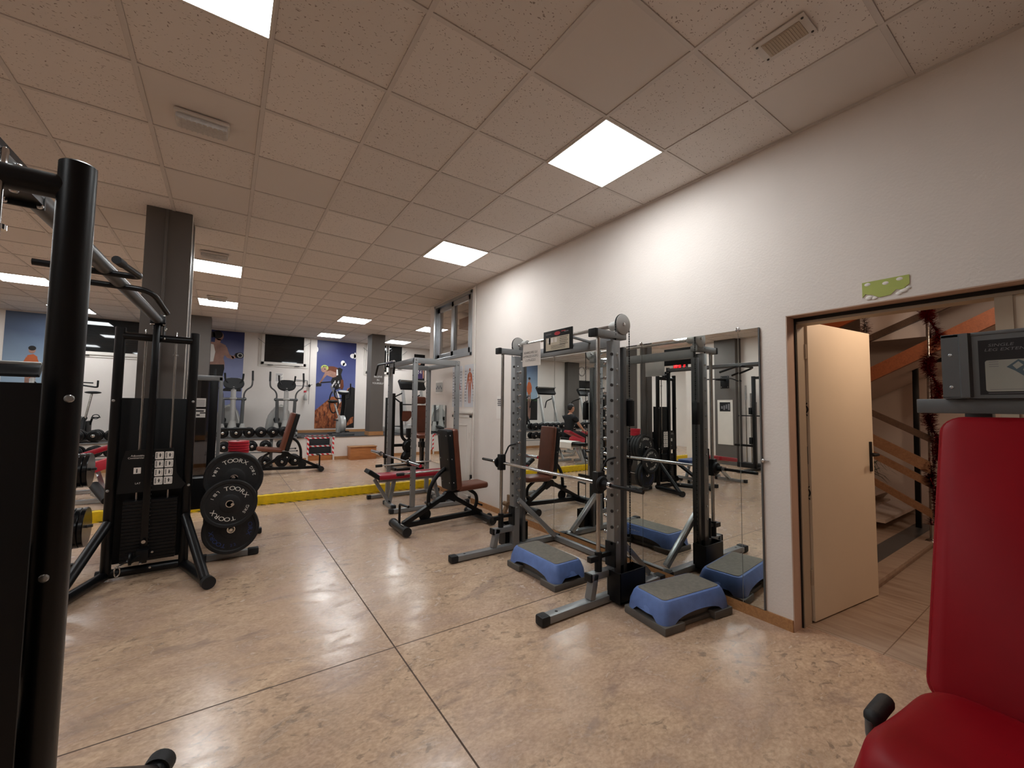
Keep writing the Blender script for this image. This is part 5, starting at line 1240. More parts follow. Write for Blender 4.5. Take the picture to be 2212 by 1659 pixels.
# ================================================================ PLATE RACK AT THE LEFT
T = thing('plate_rack', 'low black rack of iron plates half hidden behind the near black post', 'rack', (-1.25, 5.2, 0))
b = MB(); b.bar((-1.42, 4.9, 0.03), (-1.42, 5.5, 0.03), 0.06, 0.05); b.bar((-0.98, 5.05, 0.03), (-1.42, 5.2, 0.03), 0.05, 0.05); b.bar((-1.42, 5.2, 0.03), (-1.42, 5.2, 1.0), 0.06, 0.06, up=(0, 1, 0)); b.build('frame', 'black_paint', T)
for z in (0.30, 0.80):
    b = MB(); b.cyl((-1.42, 5.2, z), (-0.93, 5.2, z + 0.03), 0.0135, 12); each(b, 'peg', 'dark_steel', T)
nm = ['outermost', 'second from outside', 'third from outside', 'fourth from outside', 'innermost']
for lv, (z, r) in enumerate(((0.30, 0.172), (0.80, 0.150))):
    for k in range(5):
        b = MB(); th = 0.034; b.lathe([(0.0145, 0), (r * 0.3, 0), (r * 0.34, 0.006), (r * 0.85, 0.006), (r * 0.9, 0), (r - 0.004, 0), (r, 0.005), (r, th - 0.005), (r - 0.004, th), (0.0145, th), (0.0145, 0)], (0, 0, 0), (1, 0, 0), 36, caps=False)
        o = b.build('iron_plate', 'black_paint_gloss'); o.location = (-1.0 - k * 0.037, 5.2, z + 0.0245 - 0.0016 * k - 0.001)
        tag(o, 'black iron plate on the %s peg of the low black rack, %s' % (('lower', 'upper')[lv], nm[k]), 'weight plate', 'iron plates on the low black rack')
# ================================================================ REAR HALL: DUMBBELL RACKS, CARDIO MACHINES
def dumbbell_rack(label, x0, x1, y):
    t = thing('dumbbell_rack', label, 'rack', ((x0 + x1) / 2, y, ZF), 0, 'dumbbell racks before the platform')
    b = MB()
    for x in (x0 + 0.12, x1 - 0.45):
        b.bar((x, y + 0.02, ZF + 0.03), (x, y + 0.32, ZF + 0.03), 0.06, 0.05); b.bar((x, y + 0.16, ZF + 0.03), (x, y + 0.20, ZF + 0.62), 0.10, 0.06, up=(1, 0, 0))
    b.build('rack_leg', 'grey_steel', t)
    for z in (0.605, 0.325):
        b = MB(); zz = ZF + z; b.bar((x0, y - 0.10, zz), (x1, y - 0.10, zz), 0.045, 0.022); b.bar((x0, y + 0.14, zz + 0.03), (x1, y + 0.14, zz + 0.03), 0.045, 0.022)
        sh = b.build('shelf_rail', 'grey_steel', t)
        b = MB(); b.box((x1 + 0.012, y - 0.10, zz), (0.03, 0.05, 0.03), bev=0.005); b.box((x1 + 0.012, y + 0.14, zz + 0.03), (0.03, 0.05, 0.03), bev=0.005); each(b, 'end_cap', 'black_plastic', sh)
    return t
YR = 10.05
dumbbell_rack('grey dumbbell rack before the platform, right of the smoked-panel machine', -0.30, 1.28, YR)
dumbbell_rack('grey dumbbell rack before the platform, left of the black pulley tower', -4.3, -0.75, YR)
proto = {}
def dumbbell(r, loc, label, grp, tilt=0.0):
    k = round(r, 3)
    if k not in proto:
        t = thing('dumbbell', label, 'dumbbell', loc, 0, grp)
        b = MB(); b.cyl((0, -0.09, 0), (0, 0.09, 0), 0.016, 12); b.build('handle', 'worn_chrome', t, world=False)
        for s in (-1, 1):
            b = MB(); b.lathe([(0.02, 0.05), (r * 0.86, 0.05), (r * 0.9, 0.055), (r * 0.9, 0.078), (r * 0.97, 0.082), (r, 0.088), (r, 0.118), (r * 0.9, 0.124), (r * 0.84, 0.126), (r * 0.84, 0.15), (r * 0.76, 0.158), (r * 0.62, 0.16), (r * 0.58, 0.172), (0.02, 0.174)], (0, 0, 0), (0, s, 0), 28); h = b.build('dumbbell_head', 'black_paint', t, world=False)
            b = MB(); b.lathe([(0.026, 0.172), (0.026, 0.182), (0.020, 0.186)], (0, 0, 0), (0, s, 0), 16); each(b, 'end_cap', 'chrome', h, world=False)
        proto[k] = t; return t
    return dup(proto[k], loc, label=label, group=grp)
def nth(i): return ('first', 'second', 'third', 'fourth', 'fifth', 'sixth', 'seventh', 'eighth', 'ninth', 'tenth', 'eleventh', 'twelfth', 'thirteenth', 'fourteenth')[i]
g1, g2, g3 = 'dumbbells on the upper rail of the rack', 'dumbbells on the lower rail of the rack', 'dumbbells on the floor below the rack'
xs_top = [-0.03, 0.19, 0.41, 0.62, 0.835, 1.05]
for i, x in enumerate(xs_top): dumbbell(0.108 if i == 1 else 0.102, (x, YR + 0.02 - (0.05 if i == 1 else 0), ZF + 0.735), 'black round dumbbell on the upper rail of the right rack, %s from the smoked-panel machine' % nth(i), g1)
for i, x in enumerate([0.0, 0.235, 0.47, 0.715, 1.02]): dumbbell(0.100, (x, YR + 0.02, ZF + 0.455), 'black round dumbbell on the lower rail of the right rack, %s from the smoked-panel machine' % nth(i), g2)
for i, x in enumerate([0.70, 1.01, 1.27]): dumbbell(0.118, (x, YR - 0.02 + 0.12 * (i == 2), ZF + 0.118), 'large black dumbbell on the floor under the right rack, %s from the smoked-panel machine' % nth(i), g3)
xl = [-1.62 - 0.225 * i for i in range(12)]
for i, x in enumerate(xl): dumbbell(0.102, (x, YR + 0.02, ZF + 0.735), "black round dumbbell on the left rack's upper rail, %s from the pulley tower" % nth(i), g1)
for i, x in enumerate(xl): dumbbell(0.100, (x, YR + 0.02, ZF + 0.455), "black round dumbbell on the left rack's lower rail, %s from the pulley tower" % nth(i), g2)

def cross_trainer(label, x, y):
    t = thing('cross_trainer', label, 'cross trainer', (x, y, ZP + 0.012), 0, 'cross trainers on the platform')
    def bl(b, n, m, p=t): return b.build(n, m, p, world=False)
    b = MB(); b.lathe([(0.055, 0.36), (0.052, 0.7), (0.05, 1.15)], n=22); b.lo_hi((-0.045, -0.045, 0.30), (0.045, 0.045, 0.36)); col = bl(b, 'column', 'silver_plastic')
    b = MB(); b.cyl((0.0, -0.054, 1.08), (0, -0.058, 1.08), 0.008, 8); bl(b, 'height_knob', 'ink', col)
    b = MB(); b.lathe([(0.14, 0.02), (0.12, 0.10), (0.085, 0.26), (0.062, 0.38)], n=24)
    for s in (-1, 1): b.lathe([(0.085, 0.05), (0.07, 0.16), (0.045, 0.32)], (s * 0.19, 0.0, 0), (0, 0, 1), 18)
    bl(b, 'base_cover', 'light_grey_plastic')
    b = MB(); pr = [(-0.30, 0.0), (0.12, 0.0), (0.15, 0.35), (0.08, 0.62), (-0.02, 0.73), (-0.14, 0.74), (-0.26, 0.62), (-0.37, 0.42), (-0.40, 0.1)]
    b.prism(pr, (0.02, 0.62, 0.02), (1, 0, 0), (0, 0, 1), 0.34)
    bmesh.ops.bevel(b.bm, geom=b.bm.edges[:], offset=0.045, segments=3, affect='EDGES'); bl(b, 'flywheel_shroud', 'light_grey_plastic')
    b = MB(); b.lo_hi((-0.17, -0.02, 0.22), (0.17, 0.26, 0.32), 0.02); b.cyl((-0.17, 0.1, 0.4), (-0.17, 0.5, 0.38), 0.06, 14); bl(b, 'crank_housing', 'black_plastic')
    b = MB(); b.cyl((-0.215, 0, 0.875), (0.215, 0, 0.875), 0.028, 14)
    for s in (-1, 1): b.ball((s * 0.215, 0, 0.875), 0.042, seg=12)
    ax = bl(b, 'pivot_axle', 'dark_steel')
    b = MB(); b.ball((0, 0, 0.88), 0.07, (1.15, 0.95, 0.6), 16); bl(b, 'pivot_hub', 'light_grey_plastic', ax)
    for s in (-1, 1):
        b = MB(); b.cyl((s * 0.19, 0, 0.875), (s * 0.175, 0.0, 0.28), 0.034, 16, 0.040); bl(b, 'swing_leg', 'dark_steel')
        b = MB(); b.tube([(s * 0.20, 0, 0.89), (s * 0.20, -0.01, 1.0), (s * 0.245, -0.03, 1.09), (s * 0.345, -0.06, 1.16), (s * 0.355, -0.08, 1.30), (s * 0.352, -0.02, 1.52)], 0.017, 12, 0.09); h = bl(b, 'swing_handle', 'dark_steel')
        b = MB(); b.tube([(s * 0.3555, -0.075, 1.30), (s * 0.352, -0.02, 1.525)], 0.021, 12); bl(b, 'handle_grip', 'black_rubber', h)
        b = MB(); b.tube([(s * 0.06, 0.0, 1.16), (s * 0.165, -0.02, 1.30), (s * 0.175, -0.04, 1.45)], 0.019, 12, 0.05); bl(b, 'fixed_handle', 'black_rubber')
        b = MB(); b.bar((s * 0.14, -0.55, 0.10), (s * 0.14, 0.55, 0.24), 0.05, 0.05); bl(b, 'pedal_arm', 'dark_steel')
        b = MB(); b.box((s * 0.14, -0.32, 0.17), (0.14, 0.36, 0.03), Matrix.Rotation(0.13, 4, 'X'), 0.01); bl(b, 'pedal', 'black_plastic')
    b = MB(); cp = [(x_, y_ * 1.35) for x_, y_ in [(-0.20, 0.02), (-0.195, -0.03), (-0.15, -0.075), (-0.05, -0.10), (0.05, -0.10), (0.15, -0.075), (0.195, -0.03), (0.20, 0.02), (0.17, 0.075), (0.08, 0.10), (-0.08, 0.10), (-0.17, 0.075)]]
    b.prism(cp, (0, 0.04, 1.205), (1, 0, 0), (0, 0.25, 0.97), 0.07); bmesh.ops.bevel(b.bm, geom=b.bm.edges[:], offset=0.015, segments=2, affect='EDGES'); co = bl(b, 'console', 'black_plastic')
    b = MB(); b.box((0, 0.08, 1.345), (0.30, 0.05, 0.012), bev=0.004); bl(b, 'console_rim', 'light_grey_plastic', co)
    b = MB(); b.lo_hi((-0.28, -0.60, 0.0), (0.28, -0.53, 0.06), 0.01); b.lo_hi((-0.28, 0.62, 0.0), (0.28, 0.69, 0.06), 0.01); b.bar((0, -0.56, 0.04), (0, 0.65, 0.04), 0.08, 0.05); bl(b, 'base_frame', 'dark_steel')
    return t
cross_trainer('grey and black cross trainer on the platform, right one, below the dark window', 1.185, 11.25)
cross_trainer('grey and black cross trainer on the platform, left one, before the dumbbell poster', 0.13, 11.25)
# upright bike
t = thing('exercise_bike', 'grey upright exercise bike on the platform before the cyclist poster', 'exercise bike', (2.45, 11.35, ZP + 0.012))
def bl(b, n, m, p): return b.build(n, m, p, world=False)
b = MB(); b.lathe([(0.0, -0.075), (0.16, -0.075), (0.21, -0.055), (0.225, 0.0), (0.21, 0.055), (0.16, 0.075), (0.0, 0.075)], (0.03, 0, 0.27), (1, 0.0, 0.0), 32); 
for v in b.bm.verts: v.co.z = 0.27 + (v.co.z - 0.27) * 1.1; v.co.y *= 1.25
bd = bl(b, 'body_shroud', 'silver_plastic', t)
b = MB(); b.lo_hi((-0.09, -0.06, 0.05), (0.10, 0.10, 0.42), 0.03); bl(b, 'body_stripe', 'light_grey_plastic', bd)
b = MB(); b.tube([(0.03, -0.05, 0.48), (0.05, -0.08, 0.78), (0.04, -0.10, 1.02)], 0.052, 14); ms = bl(b, 'mast', 'black_paint', t)
b = MB(); b.tube([(-0.01, 0.15, 0.45), (-0.10, 0.25, 0.80)], 0.026, 12); bl(b, 'seat_post', 'worn_chrome', t)
b = MB(); b.ball((-0.14, 0.26, 0.855), 0.13, (1.0, 1.1, 0.35), 18); bl(b, 'saddle', 'black_plastic', t)
b = MB(); b.lathe([(0.0, 0), (0.10, 0.0), (0.145, 0.03), (0.14, 0.06), (0.0, 0.075)], (0.03, -0.12, 1.04), (0, -0.25, 0.97), 28); co = bl(b, 'console', 'black_plastic', ms)
b = MB(); b.lathe([(0.0, 0.0), (0.12, 0.0), (0.12, 0.003)], (0.03, -0.139, 1.115), (0, -0.25, 0.97), 24); bl(b, 'console_top', 'light_grey_plastic', co)
for s in (-1, 1):
    b = MB(); b.tube([(0.03, -0.06, 0.93), (0.03 + s * 0.17, -0.02, 0.93), (0.03 + s * 0.20, 0.0, 1.08), (0.03 + s * 0.16, -0.15, 1.32)], 0.016, 12, 0.06); bl(b, 'handlebar', 'black_rubber', t)
    b = MB(); b.bar((0.03 + s * 0.09, 0, 0.24), (0.03 + s * 0.10, 0.03 * s, 0.24 - s * 0.15), 0.03, 0.02); b.lo_hi((0.03 + s * 0.15 - 0.05, -0.05 + 0.03 * s, 0.215 - s * 0.15), (0.03 + s * 0.15 + 0.05, 0.05 + 0.03 * s, 0.24 - s * 0.15), 0.008); bl(b, 'pedal', 'black_plastic', t)
b = MB(); b.lo_hi((-0.26, -0.36, 0.0), (0.28, -0.28, 0.05), 0.015); b.lo_hi((-0.22, 0.38, 0.0), (0.26, 0.46, 0.05), 0.015); b.bar((0.02, -0.32, 0.05), (0.02, 0.42, 0.05), 0.07, 0.05); bl(b, 'base_frame', 'dark_steel', t)
# spinning bike
t = thing('spin_bike', 'black spinning bike on the platform, seen past the near black post', 'exercise bike', (-2.20, 11.3, ZP + 0.012))
b = MB(); b.tube([(0.0, -0.15, 0.45), (0.06, -0.10, 0.93)], 0.018, 12); sp = bl(b, 'seat_post', 'worn_chrome', t)
b = MB(); b.ball((0.07, -0.08, 0.95), 0.10, (1.2, 1.3, 0.28), 14); bl(b, 'saddle', 'black_plastic', sp)
b = MB(); b.tube([(-0.28, 0.35, 0.45), (-0.18, 0.30, 1.0)], 0.022, 12); b.tube([(-0.3, 0.2, 1.12), (0.05, 0.12, 1.06), (0.11, 0.02, 1.06), (0.11, 0.02, 1.19)], 0.016, 10, 0.03); b.tube([(-0.3, 0.1, 1.15), (0.03, 0.1, 1.14)], 0.013, 10); b.tube([(-0.3, 0.2, 1.12), (-0.18, 0.3, 1.0)], 0.02, 10); bl(b, 'handlebar', 'black_rubber', t)
b = MB(); b.tube([(0.0, -0.16, 0.46), (-0.13, 0.1, 0.28), (-0.26, 0.36, 0.48)], 0.035, 12, 0.1); b.tube([(-0.02, -0.15, 0.45), (0.02, -0.45, 0.06)], 0.03, 12); b.tube([(-0.26, 0.36, 0.48), (-0.2, 0.55, 0.06)], 0.03, 12); b.lo_hi((-0.22, -0.5, 0), (0.26, -0.42, 0.06), 0.02); b.lo_hi((-0.45, 0.5, 0), (0.05, 0.58, 0.06), 0.02); bl(b, 'frame', 'black_paint', t)
b = MB(); b.lathe([(0.0, -0.02), (0.19, -0.02), (0.20, 0.0), (0.19, 0.02), (0, 0.02)], (-0.16, 0.38, 0.28), (1, 0.1, 0), 28); bl(b, 'flywheel', 'dark_steel', t)
b = MB(); b.lo_hi((-0.02, -0.2, 0.18), (0.04, 0.15, 0.40), 0.02); b.bar((0.04, 0, 0.32), (0.07, -0.02, 0.45), 0.03, 0.02); b.tube([Vector((0.12 + 0.05 * math.cos(a), -0.02, 0.48 + 0.04 * math.sin(a))) for a in [2 * PI * i / 14 for i in range(14)]], 0.008, 8, closed=True); b.lo_hi((0.06, -0.06, 0.455), (0.18, 0.03, 0.475), 0.006); bl(b, 'pedal_crank', 'black_plastic', t)
def treadmill(label, x, y, rz):
    t = thing('treadmill', label, 'treadmill', (x, y, ZP + 0.012), rz, 'treadmills on the platform')
    b = MB(); b.lo_hi((-0.42, -0.3, 0.0), (0.42, 1.15, 0.15), 0.03); dk = bl(b, 'deck', 'light_grey_plastic', t)
    b = MB(); b.lo_hi((-0.27, -0.15, 0.148), (0.27, 1.12, 0.158)); bl(b, 'running_belt', 'black_rubber', dk)
    b = MB(); b.lo_hi((-0.36, -0.34, 0.05), (0.36, 0.02, 0.26), 0.06); bl(b, 'motor_cover', 'silver_plastic', t)
    for s in (-1, 1):
        b = MB(); b.bar((s * 0.33, -0.18, 0.15), (s * 0.30, 0.14, 1.20), 0.06, 0.10, up=(0, 1, 0), bev=0.015); bl(b, 'upright', 'silver_plastic', t)
        b = MB(); b.tube([(s * 0.33, 0.10, 1.12), (s * 0.35, 0.55, 1.0), (s * 0.35, 0.62, 0.75)], 0.02, 12, 0.08); bl(b, 'hand_rail', 'black_rubber', t)
    b = MB(); b.box((0, 0.14, 1.36), (0.80, 0.10, 0.30), Matrix.Rotation(-0.6, 4, 'X'), 0.02); co = bl(b, 'console', 'black_plastic', t)
    b = MB(); b.box((0, 0.08, 1.475), (0.82, 0.07, 0.02), Matrix.Rotation(-0.6, 4, 'X'), 0.006); bl(b, 'console_trim', 'silver_plastic', co)
    return t
treadmill('grey treadmill with black console on the platform, behind the brown-padded chest machine', 4.42, 11.3, PI * 0.06)
treadmill('grey treadmill with black console on the platform at far left, seen whole in the mirror', -3.30, 11.35, 0.0)
treadmill('grey treadmill on the platform under the wall clock and the dark screen', -5.35, 11.4, 0.0)
# tape-marked steps cut into the platform
t = thing('platform_steps', 'dark steps up to the platform edged with red and white striped tape', 'steps', ((SX0 + SX1) / 2, YP, ZF))
b = MB(); w_ = SX1 - SX0
for i in range(3):
    z1 = (0.155, 0.335, 0.515)[i]; b.lo_hi((-w_ / 2, 0.02 + i * 0.18, 0.0), (w_ / 2, 0.55, z1))
bl(b, 'step_block', 'black_mat_rubber', t)
b = MB()
for i in range(3):
    z1 = (0.155, 0.335, 0.515)[i]; b.lo_hi((-w_ / 2 + 0.01, 0.012 + i * 0.18, z1 - 0.03), (w_ / 2 - 0.01, 0.0195 + i * 0.18, z1 + 0.002)); 
for s in (-1, 1): b.lo_hi((s * (w_ / 2 + 0.004) - 0.02, -0.021, 0.12), (s * (w_ / 2 + 0.004) + 0.02, -0.016, 0.54))
b.lo_hi((-w_ / 2 - 0.09, -0.021, 0.532), (-w_ / 2, 0.015, 0.558)); b.lo_hi((w_ / 2, -0.021, 0.532), (w_ / 2 + 0.04, 0.015, 0.558)); b.lo_hi((-w_ / 2, 0.535, 0.545), (w_ / 2, 0.56, 0.556))
bl(b, 'striped_tape', 'barrier_tape', t)
b = MB(); b.lo_hi((-w_ / 2 + 0.005, 0.0, 0.0), (w_ / 2 - 0.005, 0.02, 0.115)); bl(b, 'kick_board', 'box_wood', t)
for s in (-1, 1):
    b = MB(); b.lo_hi((s * (w_ / 2 + 0.018) - 0.018, -0.0205, 0.0), (s * (w_ / 2 + 0.018) + 0.018, -0.0155, 0.125)); bl(b, 'side_strip', 'white_paint', t)
# wooden box
t = thing('plyo_box', 'plain orange-brown wooden box standing against the platform front', 'box', (2.81, 10.54, ZF))
b = MB(); b.lo_hi((-0.31, -0.16, 0.0), (0.30, 0.145, 0.30), 0.003); bx = bl(b, 'box_body', 'box_wood', t)
b = MB(); b.lo_hi((-0.33, -0.175, 0.30), (0.315, 0.145, 0.318), 0.003); bl(b, 'box_lid', 'skirting_wood', t)
# plate loaded chest machine with brown pads
t = thing('chest_machine', 'black chest machine with brown pads beyond the grey power cage', 'exercise machine', (3.3, 8.9, ZF))
zz = ZF
b = MB()
for x, h in ((-0.30, 1.58), (-0.46, 1.48)): b.bar((x, 0.0 - (0.12 if x < -0.4 else 0), 0.03), (x, 0.0 - (0.12 if x < -0.4 else 0), h), 0.075, 0.075, up=(0, 1, 0))
b.bar((-0.46, -0.06, 0.04), (0.55, -0.06, 0.04), 0.07, 0.06); b.bar((-0.30, 0, 0.45), (0.10, 0.0, 0.45), 0.06, 0.06); b.bar((-0.46, -0.12, 0.04), (-0.46, -0.75, 0.04), 0.06, 0.05); b.bar((0.40, -0.06, 0.04), (0.40, -0.80, 0.04), 0.07, 0.05)
b.bar((-0.46, -0.78, 0.04), (0.10, -0.80, 0.04), 0.07, 0.05); b.bar((0.38, 0.0, 0.04), (0.38, 0.12, 1.2), 0.06, 0.06, up=(1, 0, 0)); fr = bl(b, 'frame', 'black_paint', t)
b = MB(); b.tube([(-0.16, -0.1, 1.40), (-0.13, -0.12, 0.62), (0.05, -0.14, 0.48)], 0.035, 12, 0.08); b.cyl((-0.13, -0.1, 1.34), (0.10, -0.25, 1.34), 0.014, 10); b.bar((-0.30, 0, 1.50), (-0.14, -0.1, 1.36), 0.03, 0.03); bl(b, 'press_arm', 'black_paint', t)
b = MB(); b.prism([(-0.15, 0.98), (-0.14, 1.20), (0.06, 1.20), (0.06, 1.07), (-0.03, 0.97)], (0, -0.12, 0), (1, 0, 0), (0, 0, 1), 0.06); bmesh.ops.bevel(b.bm, geom=b.bm.edges[:], offset=0.014, segments=2, affect='EDGES'); bl(b, 'arm_pad', 'brown_vinyl', t)
b = MB(); pad(b, (0.38, 0.05, 1.02), (1, 0, 0), (0, 0.1, 1), 0.24, 0.62, 0.08, 0.04); bl(b, 'backrest', 'brown_vinyl', t)
b = MB(); pad(b, (0.36, 0.08, 1.44), (1, 0, 0), (0, 0.1, 1), 0.24, 0.16, 0.08, 0.04); bl(b, 'head_pad', 'brown_vinyl', t)
b = MB(); pad(b, (0.33, -0.18, 0.66), (1, 0, 0), (0, 1, 0.1), 0.36, 0.36, 0.08, 0.06); bl(b, 'seat', 'brown_vinyl', t)
b = MB(); b.bar((0.35, -0.12, 0.05), (0.35, -0.12, 0.62), 0.06, 0.06, up=(0, 1, 0)); b.lo_hi((0.25, -0.3, 0.40), (0.45, -0.1, 0.52), 0.01); bl(b, 'seat_post', 'black_paint', t)
b = MB(); b.lathe([(0.0, -0.03), (0.02, -0.03), (0.05, -0.02), (0.052, 0.0), (0.0, 0.01)], (0, 0, 0), (0, -1, 0), 8)
b = MB(); b.lo_hi((-0.03, -0.19, 0.62), (0.10, -0.08, 0.82), 0.01); b.bar((0.03, -0.13, 0.4), (0.03, -0.13, 0.75), 0.05, 0.05, up=(0, 1, 0)); bl(b, 'stack_block', 'black_plastic', t)
for i, (px_, pz_, r_, l_) in enumerate(((0.02, 0.44, 0.16, 'upper'), (0.0, 0.19, 0.17, 'lower'))):
    b = MB(); b.lathe([(0.02, 0), (r_, 0.0), (r_, 0.02), (r_ * 0.9, 0.022), (r_ * 0.8, 0.032), (r_ * 0.72, 0.06), (r_ * 0.3, 0.066), (0.02, 0.066), (0.02, 0)], (0, 0, 0), (0, -1, 0), 32, caps=False)
    o = b.build('weight_plate', 'black_paint_gloss'); o.location = (3.3 + px_, 8.76 - 0.04, ZF + pz_); tag(o, 'black iron plate on the chest machine, %s of the two stacked discs' % l_, 'weight plate', 'plates on the chest machine')
    b = MB(); b.cyl((px_, -0.05, pz_), (px_, -0.275, pz_), 0.019, 14); bl(b, 'plate_peg', 'chrome', t)

# ================================================================ RED AND GREY BENCHES AT THE LEFT, TOWEL, SEATED PERSON
t = thing('hyperextension_bench', 'grey bench with two red pads and black foam roller left of the near pulley tower', 'bench', (-1.36, 8.05, ZF))
b = MB(); R1 = Matrix.Rotation(math.radians(-24), 4, 'Y'); ux = Vector((math.cos(math.radians(22)), 0, math.sin(math.radians(22))))
pad(b, (-0.22, 0.10, 0.58), ux, (0, 1, 0), 0.62, 0.24, 0.07, 0.03); bl(b, 'backrest', 'red_vinyl', t)
b = MB(); b.box((0.03, -0.24, 0.47), (0.34, 0.30, 0.13), Matrix.Rotation(math.radians(-20), 4, 'Y') @ Matrix.Rotation(0.5, 4, 'Z'), 0.012); bl(b, 'knee_pad', 'red_plastic', t)
b = MB(); b.bar((-0.5, 0.1, 0.40), (0.15, 0.0, 0.44), 0.05, 0.05); b.bar((-0.1, 0.05, 0.42), (0.12, -0.5, 0.05), 0.05, 0.05, up=(1, 0, 0)); b.bar((-0.2, -0.5, 0.03), (0.35, -0.50, 0.03), 0.06, 0.05); b.bar((-0.5, 0.35, 0.03), (0.3, 0.35, 0.03), 0.06, 0.05); b.bar((-0.4, 0.1, 0.4), (-0.4, 0.35, 0.04), 0.05, 0.05, up=(1, 0, 0)); b.bar((-0.05, -0.3, 0.10), (0.28, -0.85, 0.03), 0.05, 0.05); bl(b, 'frame', 'brace_steel', t)
b = MB(); b.cyl((-0.02, -0.42, 0.22), (0.16, -0.72, -0.02 + 0.08), 0.055, 16); bl(b, 'foam_roller', 'black_rubber', t)
t = thing('workout_bench', 'black-padded workout bench under a white towel, before the seated person', 'bench', (-0.78, 7.55, ZF), PI / 2)
b = MB(); pad(b, (0, 0, 0.46), (1, 0, 0), (0, 1, 0), 1.15, 0.28, 0.07, 0.05); bl(b, 'bench_pad', 'black_plastic', t)
b = MB(); b.bar((-0.45, 0, 0.40), (0.45, 0, 0.40), 0.06, 0.05); b.bar((-0.40, 0, 0.40), (-0.55, 0, 0.03), 0.05, 0.05, up=(1, 0, 0)); b.bar((0.40, 0, 0.40), (0.15, 0, 0.03), 0.05, 0.05, up=(1, 0, 0)); b.bar((-0.55, -0.25, 0.03), (-0.55, 0.25, 0.03), 0.05, 0.05); b.bar((0.15, -0.25, 0.03), (0.15, 0.25, 0.03), 0.05, 0.05); bl(b, 'frame', 'brace_steel', t)
b = MB(); n = 14; vs, fs = [], []
for k in (0, 1):
    for i in range(n + 1):
        for j in range(n + 1):
            u, v = (i / n - 0.5) * 0.62, (j / n - 0.5) * 0.62; av = abs(v)
            z = 0.502 + 0.004 * math.sin(17 * u) * math.cos(13 * v) + 0.006 * (1 - k)
            yv = v
            if av > 0.155: yv = math.copysign(0.155 + 0.008, v); z -= (av - 0.155)
            vs.append((u, yv + (0.008 * (1 - k) * (1 if v > 0 else -1) if av > 0.155 else 0), z))
S = (n + 1) ** 2
for i in range(n):
    for j in range(n):
        a = i * (n + 1) + j; q = [a, a + 1, a + n + 2, a + n + 1]; fs.append(q); fs.append([S + x for x in q[::-1]])
b.raw(vs, fs); o = b.build('towel', 'towel_white'); o.location = (-0.78, 7.55, ZF); o.rotation_euler = (0, 0, PI / 2); tag(o, 'white towel draped over the black-padded bench before the seated person', 'towel')
# the person
def skin_body(name, joints, edges, root, m, sub=2, parent=None):
    me = bpy.data.meshes.new(name); ks = list(joints)
    me.from_pydata([joints[k][0] for k in ks], [(ks.index(a), ks.index(c)) for a, c in edges], [])
    o = bpy.data.objects.new(name, me); COL.objects.link(o)
    sk = o.modifiers.new('s', 'SKIN'); sk.use_smooth_shade = True
    for i, k in enumerate(ks):
        r = joints[k][1]; me.skin_vertices[0].data[i].radius = r if isinstance(r, tuple) else (r, r)
        me.skin_vertices[0].data[i].use_root = (k == root)
    ss = o.modifiers.new('d', 'SUBSURF'); ss.levels = sub; ss.render_levels = sub
    dg = bpy.context.evaluated_depsgraph_get(); dg.update()
    nm = bpy.data.meshes.new_from_object(o.evaluated_get(dg)); o.modifiers.clear(); o.data = nm; nm.materials.clear(); nm.materials.append(MATS[m])
    for p in nm.polygons: p.use_smooth = True
    bpy.data.meshes.remove(me)
    if parent: o.parent = parent
    return o
t = thing('person', 'person in black t-shirt and black trousers sitting on a bench, reaching forward', 'person', (-2.32, 9.2, ZF), 0)
# local frame: facing -x, seat at 0.50
J = {'pelvis': ((0, 0, 0.56), (0.15, 0.12)), 'waist': ((-0.01, 0, 0.72), (0.12, 0.09)), 'chest': ((-0.04, 0, 0.92), (0.13, 0.09)), 'sh': ((-0.06, 0, 1.05), (0.08, 0.07)), 'neck': ((-0.07, 0, 1.13), 0.058), 'neck2': ((-0.09, 0, 1.18), 0.055)}
E = [('pelvis', 'waist'), ('waist', 'chest'), ('chest', 'sh'), ('sh', 'neck'), ('neck', 'neck2')]
for s, n_ in ((-1, 'l'), (1, 'r')):
    J.update({n_ + 'sh': ((-0.06, s * 0.185, 1.03), 0.05), n_ + 'el': ((-0.22, s * 0.25, 0.79), 0.044), n_ + 'wr': ((-0.42, s * 0.20, 0.64), 0.028), n_ + 'pa': ((-0.49, s * 0.19, 0.605), (0.036, 0.020)),
              n_ + 'hip': ((-0.05, s * 0.10, 0.555), 0.095), n_ + 'kn': ((-0.45, s * 0.19, 0.50), 0.066), n_ + 'an': ((-0.46, s * 0.20, 0.10), 0.042), n_ + 'to': ((-0.60, s * 0.22, 0.045), 0.04)})
    E += [('sh', n_ + 'sh'), (n_ + 'sh', n_ + 'el'), (n_ + 'el', n_ + 'wr'), (n_ + 'wr', n_ + 'pa'), ('pelvis', n_ + 'hip'), (n_ + 'hip', n_ + 'kn'), (n_ + 'kn', n_ + 'an'), (n_ + 'an', n_ + 'to')]
body = skin_body('body', J, E, 'pelvis', 'skin', 2, t)
